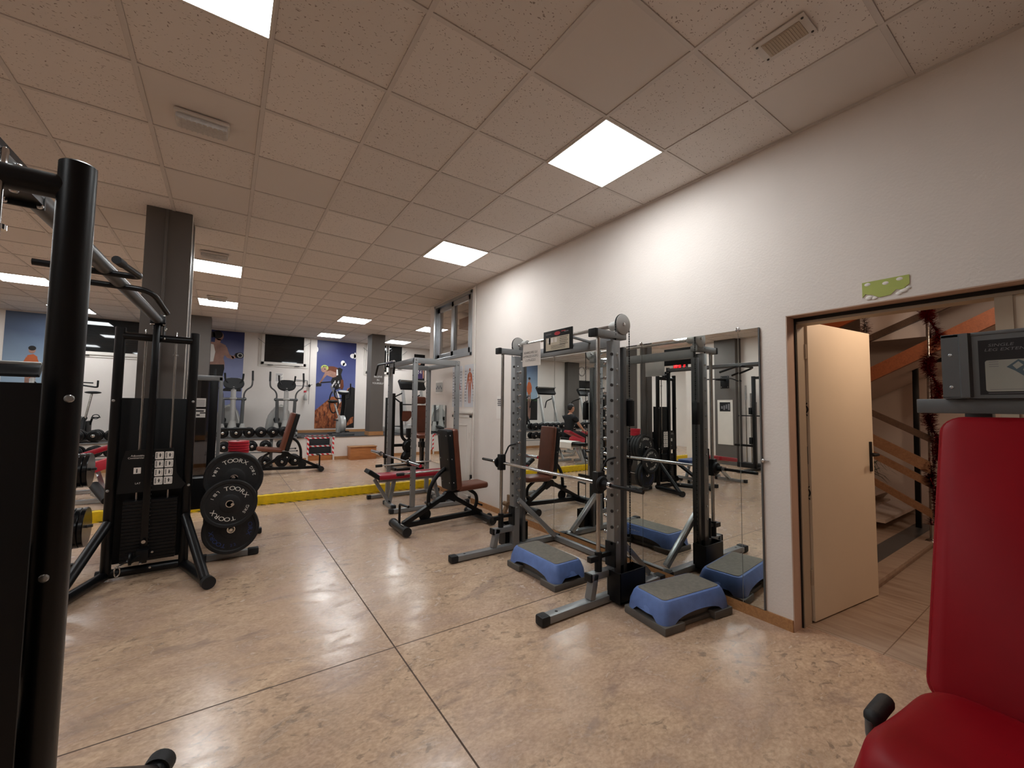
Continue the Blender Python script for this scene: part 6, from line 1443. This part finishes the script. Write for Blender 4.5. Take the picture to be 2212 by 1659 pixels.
# head: shaped ball joined to the body mesh
b = MB(); b.ball((-0.105, 0, 1.295), 0.105, (0.98, 0.80, 1.18), 24)
for v in b.bm.verts:
    x, y, z = v.co
    if z < 1.26 and x < -0.10: v.co.y *= 0.85; v.co.x -= 0.012
b.ball((-0.215, 0, 1.285), 0.018, (1.0, 0.8, 1.3), 10); b.ball((-0.205, 0, 1.235), 0.016, (0.5, 1.6, 0.5), 8)
for s in (-1, 1):
    b.ball((-0.095, s * 0.085, 1.29), 0.028, (0.7, 0.35, 1.15), 10)
    for i, (a, l) in enumerate(((-0.5, 0.062), (-0.16, 0.075), (0.12, 0.078), (0.4, 0.07))):
        p0 = Vector((-0.52, s * 0.19 + 0.016 * (i - 1.5), 0.605)); b.tube([p0, p0 + Vector((-l * 0.55, 0.006 * (i - 1.5), -0.008)), p0 + Vector((-l, 0.006 * (i - 1.5), -0.035))], [0.0085, 0.008, 0.0065], 8)
    p0 = Vector((-0.47, s * 0.19 - s * 0.03, 0.605)); b.tube([p0, p0 + Vector((-0.03, -s * 0.02, -0.004)), p0 + Vector((-0.058, -s * 0.022, -0.015))], [0.011, 0.010, 0.008], 8)
tmp = bmesh.new(); tmp.from_mesh(body.data); n0 = MB(); n0.bm.free(); n0.bm = tmp; b.bm.verts.index_update()
n0.raw([v.co.copy() for v in b.bm.verts], [[v.index for v in f.verts] for f in b.bm.faces]); n0.bm.to_mesh(body.data); b.bm.free(); tmp.free()
for p in body.data.polygons: p.use_smooth = True
b = MB(); b.ball((-0.085, 0, 1.325), 0.112, (0.98, 0.84, 1.06), 24)
for v in list(b.bm.verts):
    x, y, z = v.co
    if z < 1.30 - (0.09 if x > -0.06 else -0.045): v.co = Vector((-0.08, 0, 1.30)) + (v.co - Vector((-0.08, 0, 1.30))) * 0.72
b.build('hair', 'hair_dark', t, world=False)
J2 = {'pelvis': ((0, 0, 0.58), (0.17, 0.14)), 'waist': ((-0.01, 0, 0.74), (0.175, 0.135)), 'chest': ((-0.04, 0, 0.92), (0.20, 0.15)), 'sh': ((-0.06, 0, 1.045), (0.165, 0.13)), 'col': ((-0.07, 0, 1.125), 0.085)}
E2 = [('pelvis', 'waist'), ('waist', 'chest'), ('chest', 'sh'), ('sh', 'col')]
for s, n_ in ((-1, 'l'), (1, 'r')):
    J2[n_ + 'sh'] = ((-0.06, s * 0.19, 1.03), 0.092); J2[n_ + 'sl'] = ((-0.155, s * 0.225, 0.885), 0.072); E2 += [('sh', n_ + 'sh'), (n_ + 'sh', n_ + 'sl')]
skin_body('t_shirt', J2, E2, 'pelvis', 'cloth_black', 2, t)
J3 = {'pelvis': ((0, 0, 0.575), (0.165, 0.135))}; E3 = []
for s, n_ in ((-1, 'l'), (1, 'r')):
    J3[n_ + 'hip'] = ((-0.05, s * 0.10, 0.56), 0.108); J3[n_ + 'kn'] = ((-0.45, s * 0.19, 0.505), 0.08); J3[n_ + 'an'] = ((-0.46, s * 0.20, 0.12), 0.06); E3 += [('pelvis', n_ + 'hip'), (n_ + 'hip', n_ + 'kn'), (n_ + 'kn', n_ + 'an')]
skin_body('trousers', J3, E3, 'pelvis', 'cloth_black', 2, t)
b = MB()
for s in (-1, 1): b.box((-0.55, s * 0.215, 0.045), (0.27, 0.10, 0.085), math.radians(s * -6), 0.03, 3)
b.build('shoes', 'black_rubber', t, world=False)
# the bench under the person and the red padded rest in front
t = thing('preacher_bench', 'grey bench with red padded rest under the hands of the seated person', 'bench', (-2.42, 9.2, ZF))
b = MB(); pad(b, (0.10, 0, 0.405), (1, 0, 0), (0, 1, 0), 0.42, 0.30, 0.07, 0.05); bl(b, 'seat', 'black_plastic', t)
b = MB(); pad(b, (-0.50, 0, 0.535), (0.94, 0, -0.34), (0, 1, 0), 0.26, 0.30, 0.06, 0.04); bl(b, 'arm_pad', 'red_vinyl', t)
b = MB(); b.bar((0.10, 0, 0.37), (0.10, 0, 0.05), 0.06, 0.06, up=(0, 1, 0)); b.bar((-0.55, 0, 0.50), (-0.55, 0, 0.05), 0.06, 0.06, up=(0, 1, 0)); b.bar((-0.65, 0, 0.03), (0.25, 0, 0.03), 0.06, 0.05); b.bar((0.22, -0.28, 0.03), (0.22, 0.28, 0.03), 0.06, 0.05); b.bar((-0.62, -0.28, 0.03), (-0.62, 0.28, 0.03), 0.06, 0.05); bl(b, 'frame', 'brace_steel', t)
# ================================================================ LEFT WALL THINGS (met in the mirror)
t = thing('squat_stand', 'black squat rack standing near the left wall', 'rack', (-4.1, 4.85, 0))
def bl(b, n, m, p): return each(b, n, m, p, world=False) if n == 'rubber_foot' else b.build(n, m, p, world=False)
b = MB()
for y in (-0.02, -1.05): b.bar((0, y, 0.05), (0, y, 2.22), 0.07, 0.07, up=(0, 1, 0)); b.bar((-0.32, y, 0.035), (0.65, y, 0.035), 0.07, 0.06)
b.bar((-0.3, -0.02, 0.04), (-0.3, -1.05, 0.04), 0.06, 0.05); b.bar((0, -0.02, 2.18), (0, -1.05, 2.18), 0.06, 0.06); bl(b, 'frame', 'black_paint', t)
b = MB()
for z in (0.62, 1.32): b.lo_hi((-0.05, 0.02, z), (0.06, 0.08, z + 0.16), 0.006)
b.bar((0.0, 0.03, 0.58), (0.20, 0.28, 0.60), 0.05, 0.05); bl(b, 'bar_catch', 'black_plastic', t)
t = thing('barbell_holder', 'upright holder at the left wall with chrome bars standing in it', 'rack', (-4.62, 5.05, 0))
b = MB(); b.lo_hi((-0.12, -0.3, 0), (0.12, 0.33, 0.12), 0.01); b.bar((0.0, -0.25, 0.1), (0, -0.25, 1.3), 0.05, 0.05, up=(0, 1, 0)); b.bar((0, -0.28, 1.28), (0, 0.33, 1.28), 0.05, 0.03); bl(b, 'frame', 'black_paint', t)
for i, (y, h) in enumerate(((0.22, 2.02), (0.10, 1.82), (-0.02, 1.60), (-0.13, 1.90), (-0.21, 1.78))):
    o = thing('barbell', 'bare chrome bar standing upright in the holder at the left wall, %s' % ('tallest', 'third tallest', 'shortest', 'second tallest', 'second shortest')[i], 'barbell', (-4.62, 5.05 + y, 0.121), 0, 'bars standing at the left wall')
    b = MB(); b.cyl((0, 0, 0.0), (0, 0, h - 0.12), 0.0135, 12); sh = bl(b, 'bar_shaft', 'worn_chrome', o)
    b = MB(); b.cyl((0, 0, h - 0.46), (0, 0, h - 0.10), 0.023, 14); bl(b, 'bar_sleeve', 'chrome', o)
t = thing('dip_handles', 'black curl bar on a square wall plate fixed to the left column', 'bracket', (XL + 0.14, 5.74, 2.15))
b = MB(); b.lo_hi((0, -0.11, -0.16), (0.012, 0.11, 0.16), 0.002); bl(b, 'wall_plate', 'black_paint', t)
b = MB(); b.bar((0.01, 0, 0.05), (0.40, 0, 0.05), 0.05, 0.05); b.tube([(0.40, 0.55, -0.02), (0.40, 0.38, 0.06), (0.40, -0.38, 0.06), (0.40, -0.55, -0.02)], 0.016, 10, 0.08); bl(b, 'pull_up_bar', 'black_paint', t)
b = MB()
for sy in (-1, 1):
    for sz in (-1, 1): bolt(b, (0.012, sy * 0.085, sz * 0.13), (1, 0, 0), 0.011, 0.008)
bl(b, 'bolt', 'chrome', t)
def board_pic(b, O, ux, uz):
    b.rect(-0.14, 0.86, 0.14, 1.10, O, ux, uz, 1); n = ux.cross(uz) * 0.0007
    for i in range(4): b.rect(-0.12 + i * 0.06, 0.90 + 0.03 * (i % 2), -0.08 + i * 0.06, 1.06 - 0.02 * i, O + n, ux, uz, 2)
paper('white_board', 'white panel with a small dark picture on the left column', 'board', -0.20, 0.20, 0, 1.16, (XL + 0.141, 5.74, 0.52), (0, 1, 0), ['white_paint', 'night_glass', 'grey_ink'], board_pic, th=0.012)
t = thing('digital_clock', 'black wall clock with glowing red digits on the left wall', 'clock', (XL, 7.1, 2.66))
b = MB(); b.lo_hi((0.0, -0.23, -0.10), (0.035, 0.23, 0.10), 0.006); cs = bl(b, 'clock_case', 'screen_black', t)
b = MB(); seg = {'0': 'abcdef', '1': 'bc', '3': 'abcdg', '8': 'abcdefg', '2': 'abdeg'}
def digit(b, ch, x, z, w, h, O):
    q = {'a': ((0, h), (w, h)), 'd': ((0, 0), (w, 0)), 'g': ((0, h / 2), (w, h / 2)), 'f': ((0, h / 2), (0, h)), 'b': ((w, h / 2), (w, h)), 'e': ((0, 0), (0, h / 2)), 'c': ((w, 0), (w, h / 2))}
    for s_ in seg[ch]:
        (x0, z0), (x1, z1) = q[s_]; k = 0.007
        b.rect(x + min(x0, x1) - k, z + min(z0, z1) - k, x + max(x0, x1) + k, z + max(z0, z1) + k, O, Vector((0, 1, 0)), Vector((0, 0, 1)))
for ch, y in (('3', -0.16), ('1', -0.05), ('0', 0.01), ('0', 0.10), ('8', 0.165)): digit(b, ch, y, -0.035, 0.035, 0.085, Vector((0.0362, 0, 0)))
bl(b, 'digits', 'led_red', cs)
t = thing('workout_bench', 'red padded adjustable bench near the left wall before the squat rack', 'bench', (-1.9, 4.40, 0))
b = MB(); pad(b, (-0.12, 0, 0.46), (1, 0, 0.12), (0, 1, 0), 0.66, 0.28, 0.08, 0.05); bl(b, 'backrest', 'red_vinyl', t)
b = MB(); pad(b, (0.48, 0, 0.52), (1, 0, 0.04), (0, 1, 0), 0.46, 0.30, 0.08, 0.05); bl(b, 'seat', 'red_vinyl', t)
b = MB(); b.bar((-0.3, 0, 0.40), (0.6, 0, 0.44), 0.05, 0.05); b.bar((0.2, 0, 0.42), (-0.35, 0, 0.05), 0.05, 0.05, up=(1, 0, 0)); b.bar((0.2, 0, 0.42), (0.6, 0, 0.05), 0.05, 0.05, up=(1, 0, 0)); b.bar((-0.36, -0.25, 0.035), (-0.36, 0.25, 0.035), 0.06, 0.05); b.bar((0.6, -0.25, 0.035), (0.6, 0.25, 0.035), 0.06, 0.05); fr = bl(b, 'frame', 'brace_steel', t)
b = MB()
for x in (-0.36, 0.6):
    for y in (-0.26, 0.26): b.box((x, y, 0.036), (0.07, 0.06, 0.066), bev=0.012)
bl(b, 'rubber_foot', 'black_rubber', fr)
t = thing('workout_bench', 'blue padded bench behind the red adjustable bench', 'bench', (-2.15, 4.98, 0))
b = MB(); pad(b, (0, 0, 0.36), (1, 0, 0), (0, 1, 0), 1.1, 0.30, 0.08, 0.05); bl(b, 'bench_pad', 'blue_vinyl', t)
b = MB(); b.bar((-0.4, 0, 0.30), (0.4, 0, 0.30), 0.05, 0.05); b.bar((-0.35, 0, 0.3), (-0.45, 0, 0.05), 0.05, 0.05, up=(1, 0, 0)); b.bar((0.35, 0, 0.3), (0.45, 0, 0.05), 0.05, 0.05, up=(1, 0, 0)); b.bar((-0.45, -0.2, 0.03), (-0.45, 0.2, 0.03), 0.05, 0.05); b.bar((0.45, -0.2, 0.03), (0.45, 0.2, 0.03), 0.05, 0.05); bl(b, 'frame', 'brace_steel', t)
# wall clock, screen and letters on the back wall at far left
t = thing('wall_clock', 'round silver-rimmed wall clock on the back wall above the dark screen', 'clock', (-6.05, YB, 2.95))
b = MB(); b.lathe([(0.20, 0.0), (0.20, 0.03), (0.185, 0.045), (0.17, 0.03), (0.17, 0.02)], (0, 0, 0), (0, -1, 0), 36, caps=False); bl(b, 'clock_rim', 'chrome', t)
b = MB(); b.disc((0, 0), 0.172, Vector((0, -0.02, 0)), Vector((1, 0, 0)), Vector((0, 0, 1)), 0, 32); O = Vector((0, -0.0215, 0))
for i in range(12):
    a = 2 * PI * i / 12; b.disc((0.145 * math.sin(a), 0.145 * math.cos(a)), 0.012, O, Vector((1, 0, 0)), Vector((0, 0, 1)), 1, 8)
for a, l in ((5.3, 0.09), (3.0, 0.13)): b.flat([(0.006 * math.cos(a), -0.006 * math.sin(a)), (l * math.sin(a), l * math.cos(a)), (-0.006 * math.cos(a), 0.006 * math.sin(a))], O, (1, 0, 0), (0, 0, 1), 1)
bl(b, 'clock_face', MATS_ := ['paper', 'ink'], t)
t = thing('television', 'dark flat screen on the back wall below the round clock', 'television', (-6.15, YB, 2.32))
b = MB(); b.lo_hi((-0.42, -0.06, -0.25), (0.42, -0.02, 0.25), 0.006); cs = bl(b, 'screen_case', 'black_plastic', t)
b = MB(); b.lo_hi((-0.40, -0.063, -0.23), (0.40, -0.0605, 0.23)); bl(b, 'screen', 'screen_black', cs); b = MB(); b.lo_hi((-0.1, -0.03, -0.1), (0.1, 0.0, 0.1)); bl(b, 'wall_mount', 'dark_steel', t)
b = MB(); b.text('WORK HARD', 0.20, (-6.55, YB - 0.002, 3.05), (1, 0, 0), (0, 0, 1))
for v in b.bm.verts: v.co.x = -6.72 + (v.co.x + 6.72) * 0.6
o = b.build('wall_lettering', 'ink', smooth=0); tag(o, 'black capital letters on the back wall beside the round clock', 'lettering')

# ================================================================ STAIRWELL
t = thing('staircase', 'wooden staircase rising behind the open door with orange-brown side boards', 'stairs', (6.15, 1.4, 0))
XS = 6.12
def sl_board(b, y0, z0, y1, z1, h, th, x): b.prism([(y0, z0), (y1, z1), (y1, z1 - h), (y0, z0 - h)], (x, 0, 0), (0, 1, 0), (0, 0, 1), th)
b = MB(); sl_board(b, 3.2, 1.05, -0.6, 3.10, 0.165, 0.05, XS); b.build('stringer', 'stringer_wood', t, smooth=0)
b = MB(); sl_board(b, 3.0, 1.78, 0.2, 2.98, 0.08, 0.05, XS + 0.35); b.build('hand_rail', 'dark_stringer_wood', t, smooth=0)
b = MB(); sl_board(b, 3.4, 2.05, 1.2, 3.0, 0.20, 0.05, XS + 0.25); b.build('upper_stringer', 'orange_board', t, smooth=0)
for (ya, za, yb, zb, h, m_) in ((2.6, 2.03, 1.08, 1.17, 0.075, 'dark_stringer_wood'), (2.6, 1.76, 1.10, 0.90, 0.13, 'rail_wood'), (2.6, 1.56, 1.10, 0.71, 0.085, 'rail_wood'), (2.6, 1.27, 1.10, 0.40, 0.085, 'rail_wood')):
    b = MB(); sl_board(b, ya, za, yb, zb, h, 0.03, XS - 0.03); b.build('railing_board', m_, t, smooth=0)
b = MB(); b.cyl((XS + 0.02, 1.115, 0.07), (XS + 0.02, 1.06, 2.99), 0.022, 14); b.lathe([(0.06, 0), (0.05, 0.015), (0.025, 0.03)], (XS + 0.02, 1.115, 0.07), n=16); b.build('newel_post', 'worn_chrome', t)
b = MB(); b.bar((XS + 0.6, 1.33, 0.07), (XS + 0.6, 1.30, 2.05), 0.05, 0.05, up=(0, 1, 0)); b.bar((XS + 0.6, 1.30, 2.02), (XS + 0.6, 0.0, 2.02), 0.05, 0.05); b.build('dark_post', 'black_paint', t)
b = MB()
for k in range(8):
    y0 = 1.5 + k * 0.28; z0 = 0.20 + k * 0.17
    b.lo_hi((XS + 0.06, y0, z0 - 0.04), (7.58, y0 + 0.30, z0))
b.build('tread', 'hall_wall', t, smooth=0)
b = MB(); sl_board(b, 3.2, 1.02, -0.6, 3.07, 0.12, 1.40, XS + 0.06); b.build('flight_soffit', 'hall_wall', t, smooth=0)
b = MB(); b.lo_hi((XS + 0.4, 1.15, 2.28), (XS + 1.0, 1.75, 2.99)); b.build('landing_block', 'hall_wall', t, smooth=0)
b = MB(); b.lo_hi((4.25, 1.12, 0.0), (7.6, 2.2, 0.07)); b.lo_hi((4.25, 1.105, 0.045), (7.6, 1.16, 0.075)); struct('floor_landing', b, 'hall_tile')
b = MB(); b.lo_hi((4.4, 1.24, 0.07), (7.0, 1.40, 0.076)); o = b.build('door_mat', 'dark_steel', smooth=0); tag(o, 'dark narrow runner mat on the low step behind the open door', 'mat')
b = MB(); b.lo_hi((5.2, 1.78, 0.07), (7.6, 2.9, 0.22)); struct('floor_landing_upper', b, 'hall_tile')
# tinsel garlands
def tinsel(name, label, path, m, r=0.035, n=900, winds=0, seed=3):
    rnd = random.Random(seed); b = MB(); P = [Vector(p) for p in path]; L_ = [0]
    for a, c in zip(P, P[1:]): L_.append(L_[-1] + (c - a).length)
    def at(s):
        s *= L_[-1]
        for i in range(len(P) - 1):
            if s <= L_[i + 1] or i == len(P) - 2:
                return P[i].lerp(P[i + 1], (s - L_[i]) / max(1e-6, L_[i + 1] - L_[i])), (P[i + 1] - P[i]).normalized()
    b.tube(P, 0.006, 6)
    for k in range(n):
        p, d = at(k / n); a = rnd.uniform(0, 2 * PI); x, y, _ = basis(d); o = (x * math.cos(a) + y * math.sin(a)); q = o.cross(d)
        l = r * rnd.uniform(0.6, 1.15); w = 0.0065; tip = p + o * l + d * rnd.uniform(-0.015, 0.015)
        b.raw([p - q * w, p + q * w, tip + q * w * 0.6, tip - q * w * 0.6], [[0, 1, 2, 3]])
    o = b.build(name, m, smooth=0); return tag(o, label, 'garland', 'tinsel garlands in the stairwell')
pts = []
for i in range(60):
    u = i / 59; z = 2.66 - u * 2.42; a = u * 2 * PI * 4.2; rr = 0.04
    pts.append((XS + 0.02 + rr * math.cos(a) - 0.03, 1.10 - 0.05 * (z / 3) + rr * math.sin(a) - 0.02, z))
tinsel('tinsel_garland', 'red tinsel garland wound down the steel pole behind the open door', pts, 'tinsel_red', 0.068, 4600, seed=5)
tinsel('tinsel_garland', 'short silver and red tinsel hanging above the top edge of the open door', [(5.2, 1.36, 2.62), (5.2, 1.37, 2.45), (5.22, 1.36, 2.28), (5.2, 1.37, 2.10)], 'tinsel_silver', 0.055, 700, seed=8)
# potted plant
t = thing('potted_plant', 'spiky plant in a woven basket on the upper landing beside the open door edge', 'plant', (6.75, 1.95, 0.22))
b = MB(); b.lathe([(0.0, 0.0), (0.11, 0.0), (0.145, 0.10), (0.15, 0.26), (0.135, 0.26), (0.12, 0.10), (0.0, 0.2)], n=28)
for z in range(9): b.tube([(0.001 + (0.122 + 0.0035 * z) * math.cos(a), (0.122 + 0.0035 * z) * math.sin(a), 0.02 + z * 0.028) for a in [2 * PI * i / 28 for i in range(28)]], 0.009, 6, closed=True)
bl(b, 'basket', 'basket_brown', t)
rnd = random.Random(4); b = MB()
for k in range(64):
    a = rnd.uniform(0, 2 * PI); l = rnd.uniform(0.25, 0.62); d = Vector((math.cos(a), math.sin(a), 0)); h = rnd.uniform(0.15, 0.45); q = Vector((-d.y, d.x, 0)); w = rnd.uniform(0.008, 0.018)
    c = [Vector((0, 0, 0.22)) + d * l * u + Vector((0, 0, h * math.sin(u * 2.5))) for u in (0, 0.3, 0.6, 0.85, 1)]
    vs = []
    for i, p in enumerate(c): vs += [p - q * w * (1 - i / 4.3), p + q * w * (1 - i / 4.3)]
    b.raw(vs, [[2 * i, 2 * i + 1, 2 * i + 3, 2 * i + 2] for i in range(4)])
bl(b, 'leaves', 'plant_green', t)

# ================================================================ RED LEG EXTENSION MACHINE IN FRONT
t = thing('leg_extension_machine', 'red padded leg extension machine with grey frame at the right edge of the photo', 'exercise machine', (2.1, 0.2, 0))
ub = Vector((0.43, 0, 0.99)).normalized()
c0 = Vector((2.07, 0.415, 0.415))
wd, ln = 0.50, 1.085
cc = c0 + ub * (ln / 2) + Vector((0, -wd / 2, 0)) + ub.cross(Vector((0, -1, 0))).normalized() * -0.0
nb = Vector((0, -1, 0)).cross(ub).normalized()
b = MB(); pad(b, cc - nb * 0.045 if nb.x < 0 else cc + nb * 0.045, (0, -1, 0), ub, wd, ln, 0.09, 0.07, 0.03); bk = b.build('backrest', 'dark_red_vinyl', t)
b = MB(); pts = rrect(wd - 0.002, ln - 0.002, 0.069, 6); e = (cc - nb * 0.045 if nb.x < 0 else cc + nb * 0.045) + nb * 0.018
b.tube([e + Vector((0, -1, 0)) * p[0] + ub * p[1] for p in pts], 0.0045, 6, closed=True); b.build('piping', 'dark_red_vinyl', bk)
# contoured seat
n = 26; rings = []
b = MB(); sx0, sx1, sy0, sy1 = 1.385, 2.05, -0.06, 0.455
vs, fs = [], []
for k in (0, 1):
    for i in range(n + 1):
        for j in range(n + 1):
            u, v = i / n, j / n
            # superellipse outline
            a, c = 2 * u - 1, 2 * v - 1
            m_ = max(abs(a), abs(c)); l_ = (abs(a) ** 6 + abs(c) ** 6) ** (1 / 6) or 1; sc = m_ / l_ if l_ > 1e-6 else 1
            a2, c2 = a * sc, c * sc
            x = (sx0 + sx1) / 2 + a2 * (sx1 - sx0) / 2; y = (sy0 + sy1) / 2 + c2 * (sy1 - sy0) / 2
            y -= 0.055 * max(0, (x - 1.62)) / 0.43 if c > 0 else 0
            ed = 1 - m_; rd = min(1, ed / 0.22); dome = (1 - (1 - rd) ** 2) ** 0.5
            wing = 0.012 * math.exp(-((x - 1.93) / 0.10) ** 2) * max(0, min(1, (abs(c2) - 0.1) / 0.5))
            front = 0.022 * math.exp(-((x - 1.50) / 0.12) ** 2)
            zt = 0.425 + 0.075 * dome + (wing + front) * dome
            zb = 0.425 - 0.055 * dome
            vs.append((x, y, zt if k else zb))
S = (n + 1) ** 2
for i in range(n):
    for j in range(n):
        a = i * (n + 1) + j; q = [a, a + n + 1, a + n + 2, a + 1]; fs.append([S + x for x in q]); fs.append(q[::-1])
b.raw(vs, fs); bmesh.ops.remove_doubles(b.bm, verts=b.bm.verts[:], dist=0.0004); b.build('seat', 'dark_red_vinyl', t, smooth=80)
b = MB(); b.tube([(1.70, 0.20, 0.36), (1.70, 0.44, 0.37), (1.70, 0.470, 0.40), (1.70, 0.470, 0.455)], 0.012, 12, 0.05); hd = b.build('side_handle_bar', 'dark_steel', t)
b = MB(); b.tube([(1.715, 0.464, 0.460), (1.75, 0.463, 0.464), (1.815, 0.459, 0.470)], 0.025, 18, 0.02); b.ball((1.715, 0.464, 0.460), 0.025, seg=14); b.ball((1.815, 0.459, 0.470), 0.025, seg=14); b.build('handle_grip', 'black_rubber', t)
b = MB(); b.lo_hi((2.62, -0.22, 0.05), (2.70, -0.14, 1.74), 0.006); b.lo_hi((2.62, 0.28, 0.05), (2.70, 0.36, 1.50), 0.006); b.bar((1.3, 0.05, 0.04), (2.7, 0.05, 0.04), 0.09, 0.07); b.bar((2.66, -0.4, 0.04), (2.66, 0.42, 0.04), 0.09, 0.07); b.bar((1.75, 0.15, 0.06), (1.75, 0.15, 0.39), 0.08, 0.08, up=(0, 1, 0)); b.bar((1.5, 0.15, 0.385), (2.1, 0.15, 0.385), 0.08, 0.05); b.bar((2.2, 0.15, 0.40), (2.66, 0.15, 0.60), 0.07, 0.06); b.bar((1.35, -0.3, 0.04), (1.35, 0.4, 0.04), 0.09, 0.07); b.build('frame', 'dark_steel', t)
b = MB(); b.bar((2.56, 0.492, 1.447), (2.56, -0.45, 1.447), 0.05, 0.062, bev=0.004); cb = b.build('cross_bar', 'dark_steel', t)
# folded sheet shroud carrying the sticker
b = MB(); prof = [(0.402, 0.0), (0.352, 0.0), (0.345, -0.018), (0.322, -0.018), (0.314, 0.004), (-0.30, 0.004)]
for (y0, d0), (y1, d1) in zip(prof, prof[1:]):
    b.raw([(2.5 + d0, y0, 1.482), (2.5 + d1, y1, 1.482), (2.5 + d1, y1, 1.745), (2.5 + d0, y0, 1.745), (2.51 + d0, y0, 1.482), (2.51 + d1, y1, 1.482), (2.51 + d1, y1, 1.745), (2.51 + d0, y0, 1.745)], [[0, 1, 2, 3], [4, 5, 6, 7], [0, 1, 5, 4], [3, 2, 6, 7], [0, 3, 7, 4], [1, 2, 6, 5]])
b.lo_hi((2.50, -0.30, 1.733), (2.62, 0.402, 1.747), 0.002); b.lo_hi((2.515, 0.385, 1.48), (2.62, 0.402, 1.74)); b.lo_hi((2.50, -0.30, 1.478), (2.62, 0.402, 1.484)); sd = b.build('sheet_shroud', 'dark_steel', t, smooth=20)
b = MB(); bolt(b, (2.4995, 0.375, 1.525), (-1, 0, 0), 0.007, 0.004); bolt(b, (2.4995, 0.375, 1.66), (-1, 0, 0), 0.007, 0.004); b.build('rivet', 'brace_steel', sd)
O = Vector((2.5035, 0.0, 0)); ux = Vector((0, -1, 0)); uz = Vector((0, 0, 1)); O2 = O - Vector((0.0008, 0, 0)); O3 = O - Vector((0.0016, 0, 0))
b = MB(); b.rect(-0.297, 1.492, 0.25, 1.712, O, ux, uz, 0)
b.flat([(p[0] - 0.213, p[1] + 1.567) for p in rrect(0.135, 0.125, 0.008, 3)], O2, ux, uz, 1); b.flat([(p[0] - 0.07, p[1] + 1.62) for p in rrect(0.13, 0.04, 0.006, 3)], O2, ux, uz, 1); b.rect(-0.14, 1.505, 0.1, 1.59, O2, ux, uz, 1)
b.text('SINGLE', 0.0165, O2 + ux * -0.238 + uz * 1.684, (0, -1, 0.0), (0, -0.25, 1), 2, 1.25); b.text('LEG EXTENSION', 0.0165, O2 + ux * -0.205 + uz * 1.666, (0, -1, 0), (0, -0.25, 1), 2, 1.25)
b.flat([(-0.225, 1.60), (-0.195, 1.628), (-0.175, 1.615), (-0.185, 1.585), (-0.165, 1.565), (-0.18, 1.56), (-0.205, 1.585)], O3, ux, uz, 3); b.flat([(-0.21, 1.605), (-0.195, 1.62), (-0.183, 1.605), (-0.20, 1.59)], O3 - Vector((0.0006, 0, 0)), ux, uz, 1)
for k in range(3): b.rect(-0.270, 1.603 + k * 0.009, -0.245, 1.605 + k * 0.009, O3, ux, uz, 4)
b.rect(-0.27, 1.512, -0.16, 1.5135, O3, ux, uz, 4); b.rect(-0.275, 1.497, -0.17, 1.4995, O2, ux, uz, 2)
b.build('sticker', ['board_grey' if False else 'ink', 'sticker_pale', 'grey_ink', 'sticker_blue', 'grey_ink'] if (mat('sticker_pale', (150, 150, 142), 0.5) and mat('sticker_blue', (70, 88, 98), 0.5)) else None, sd, smooth=0)
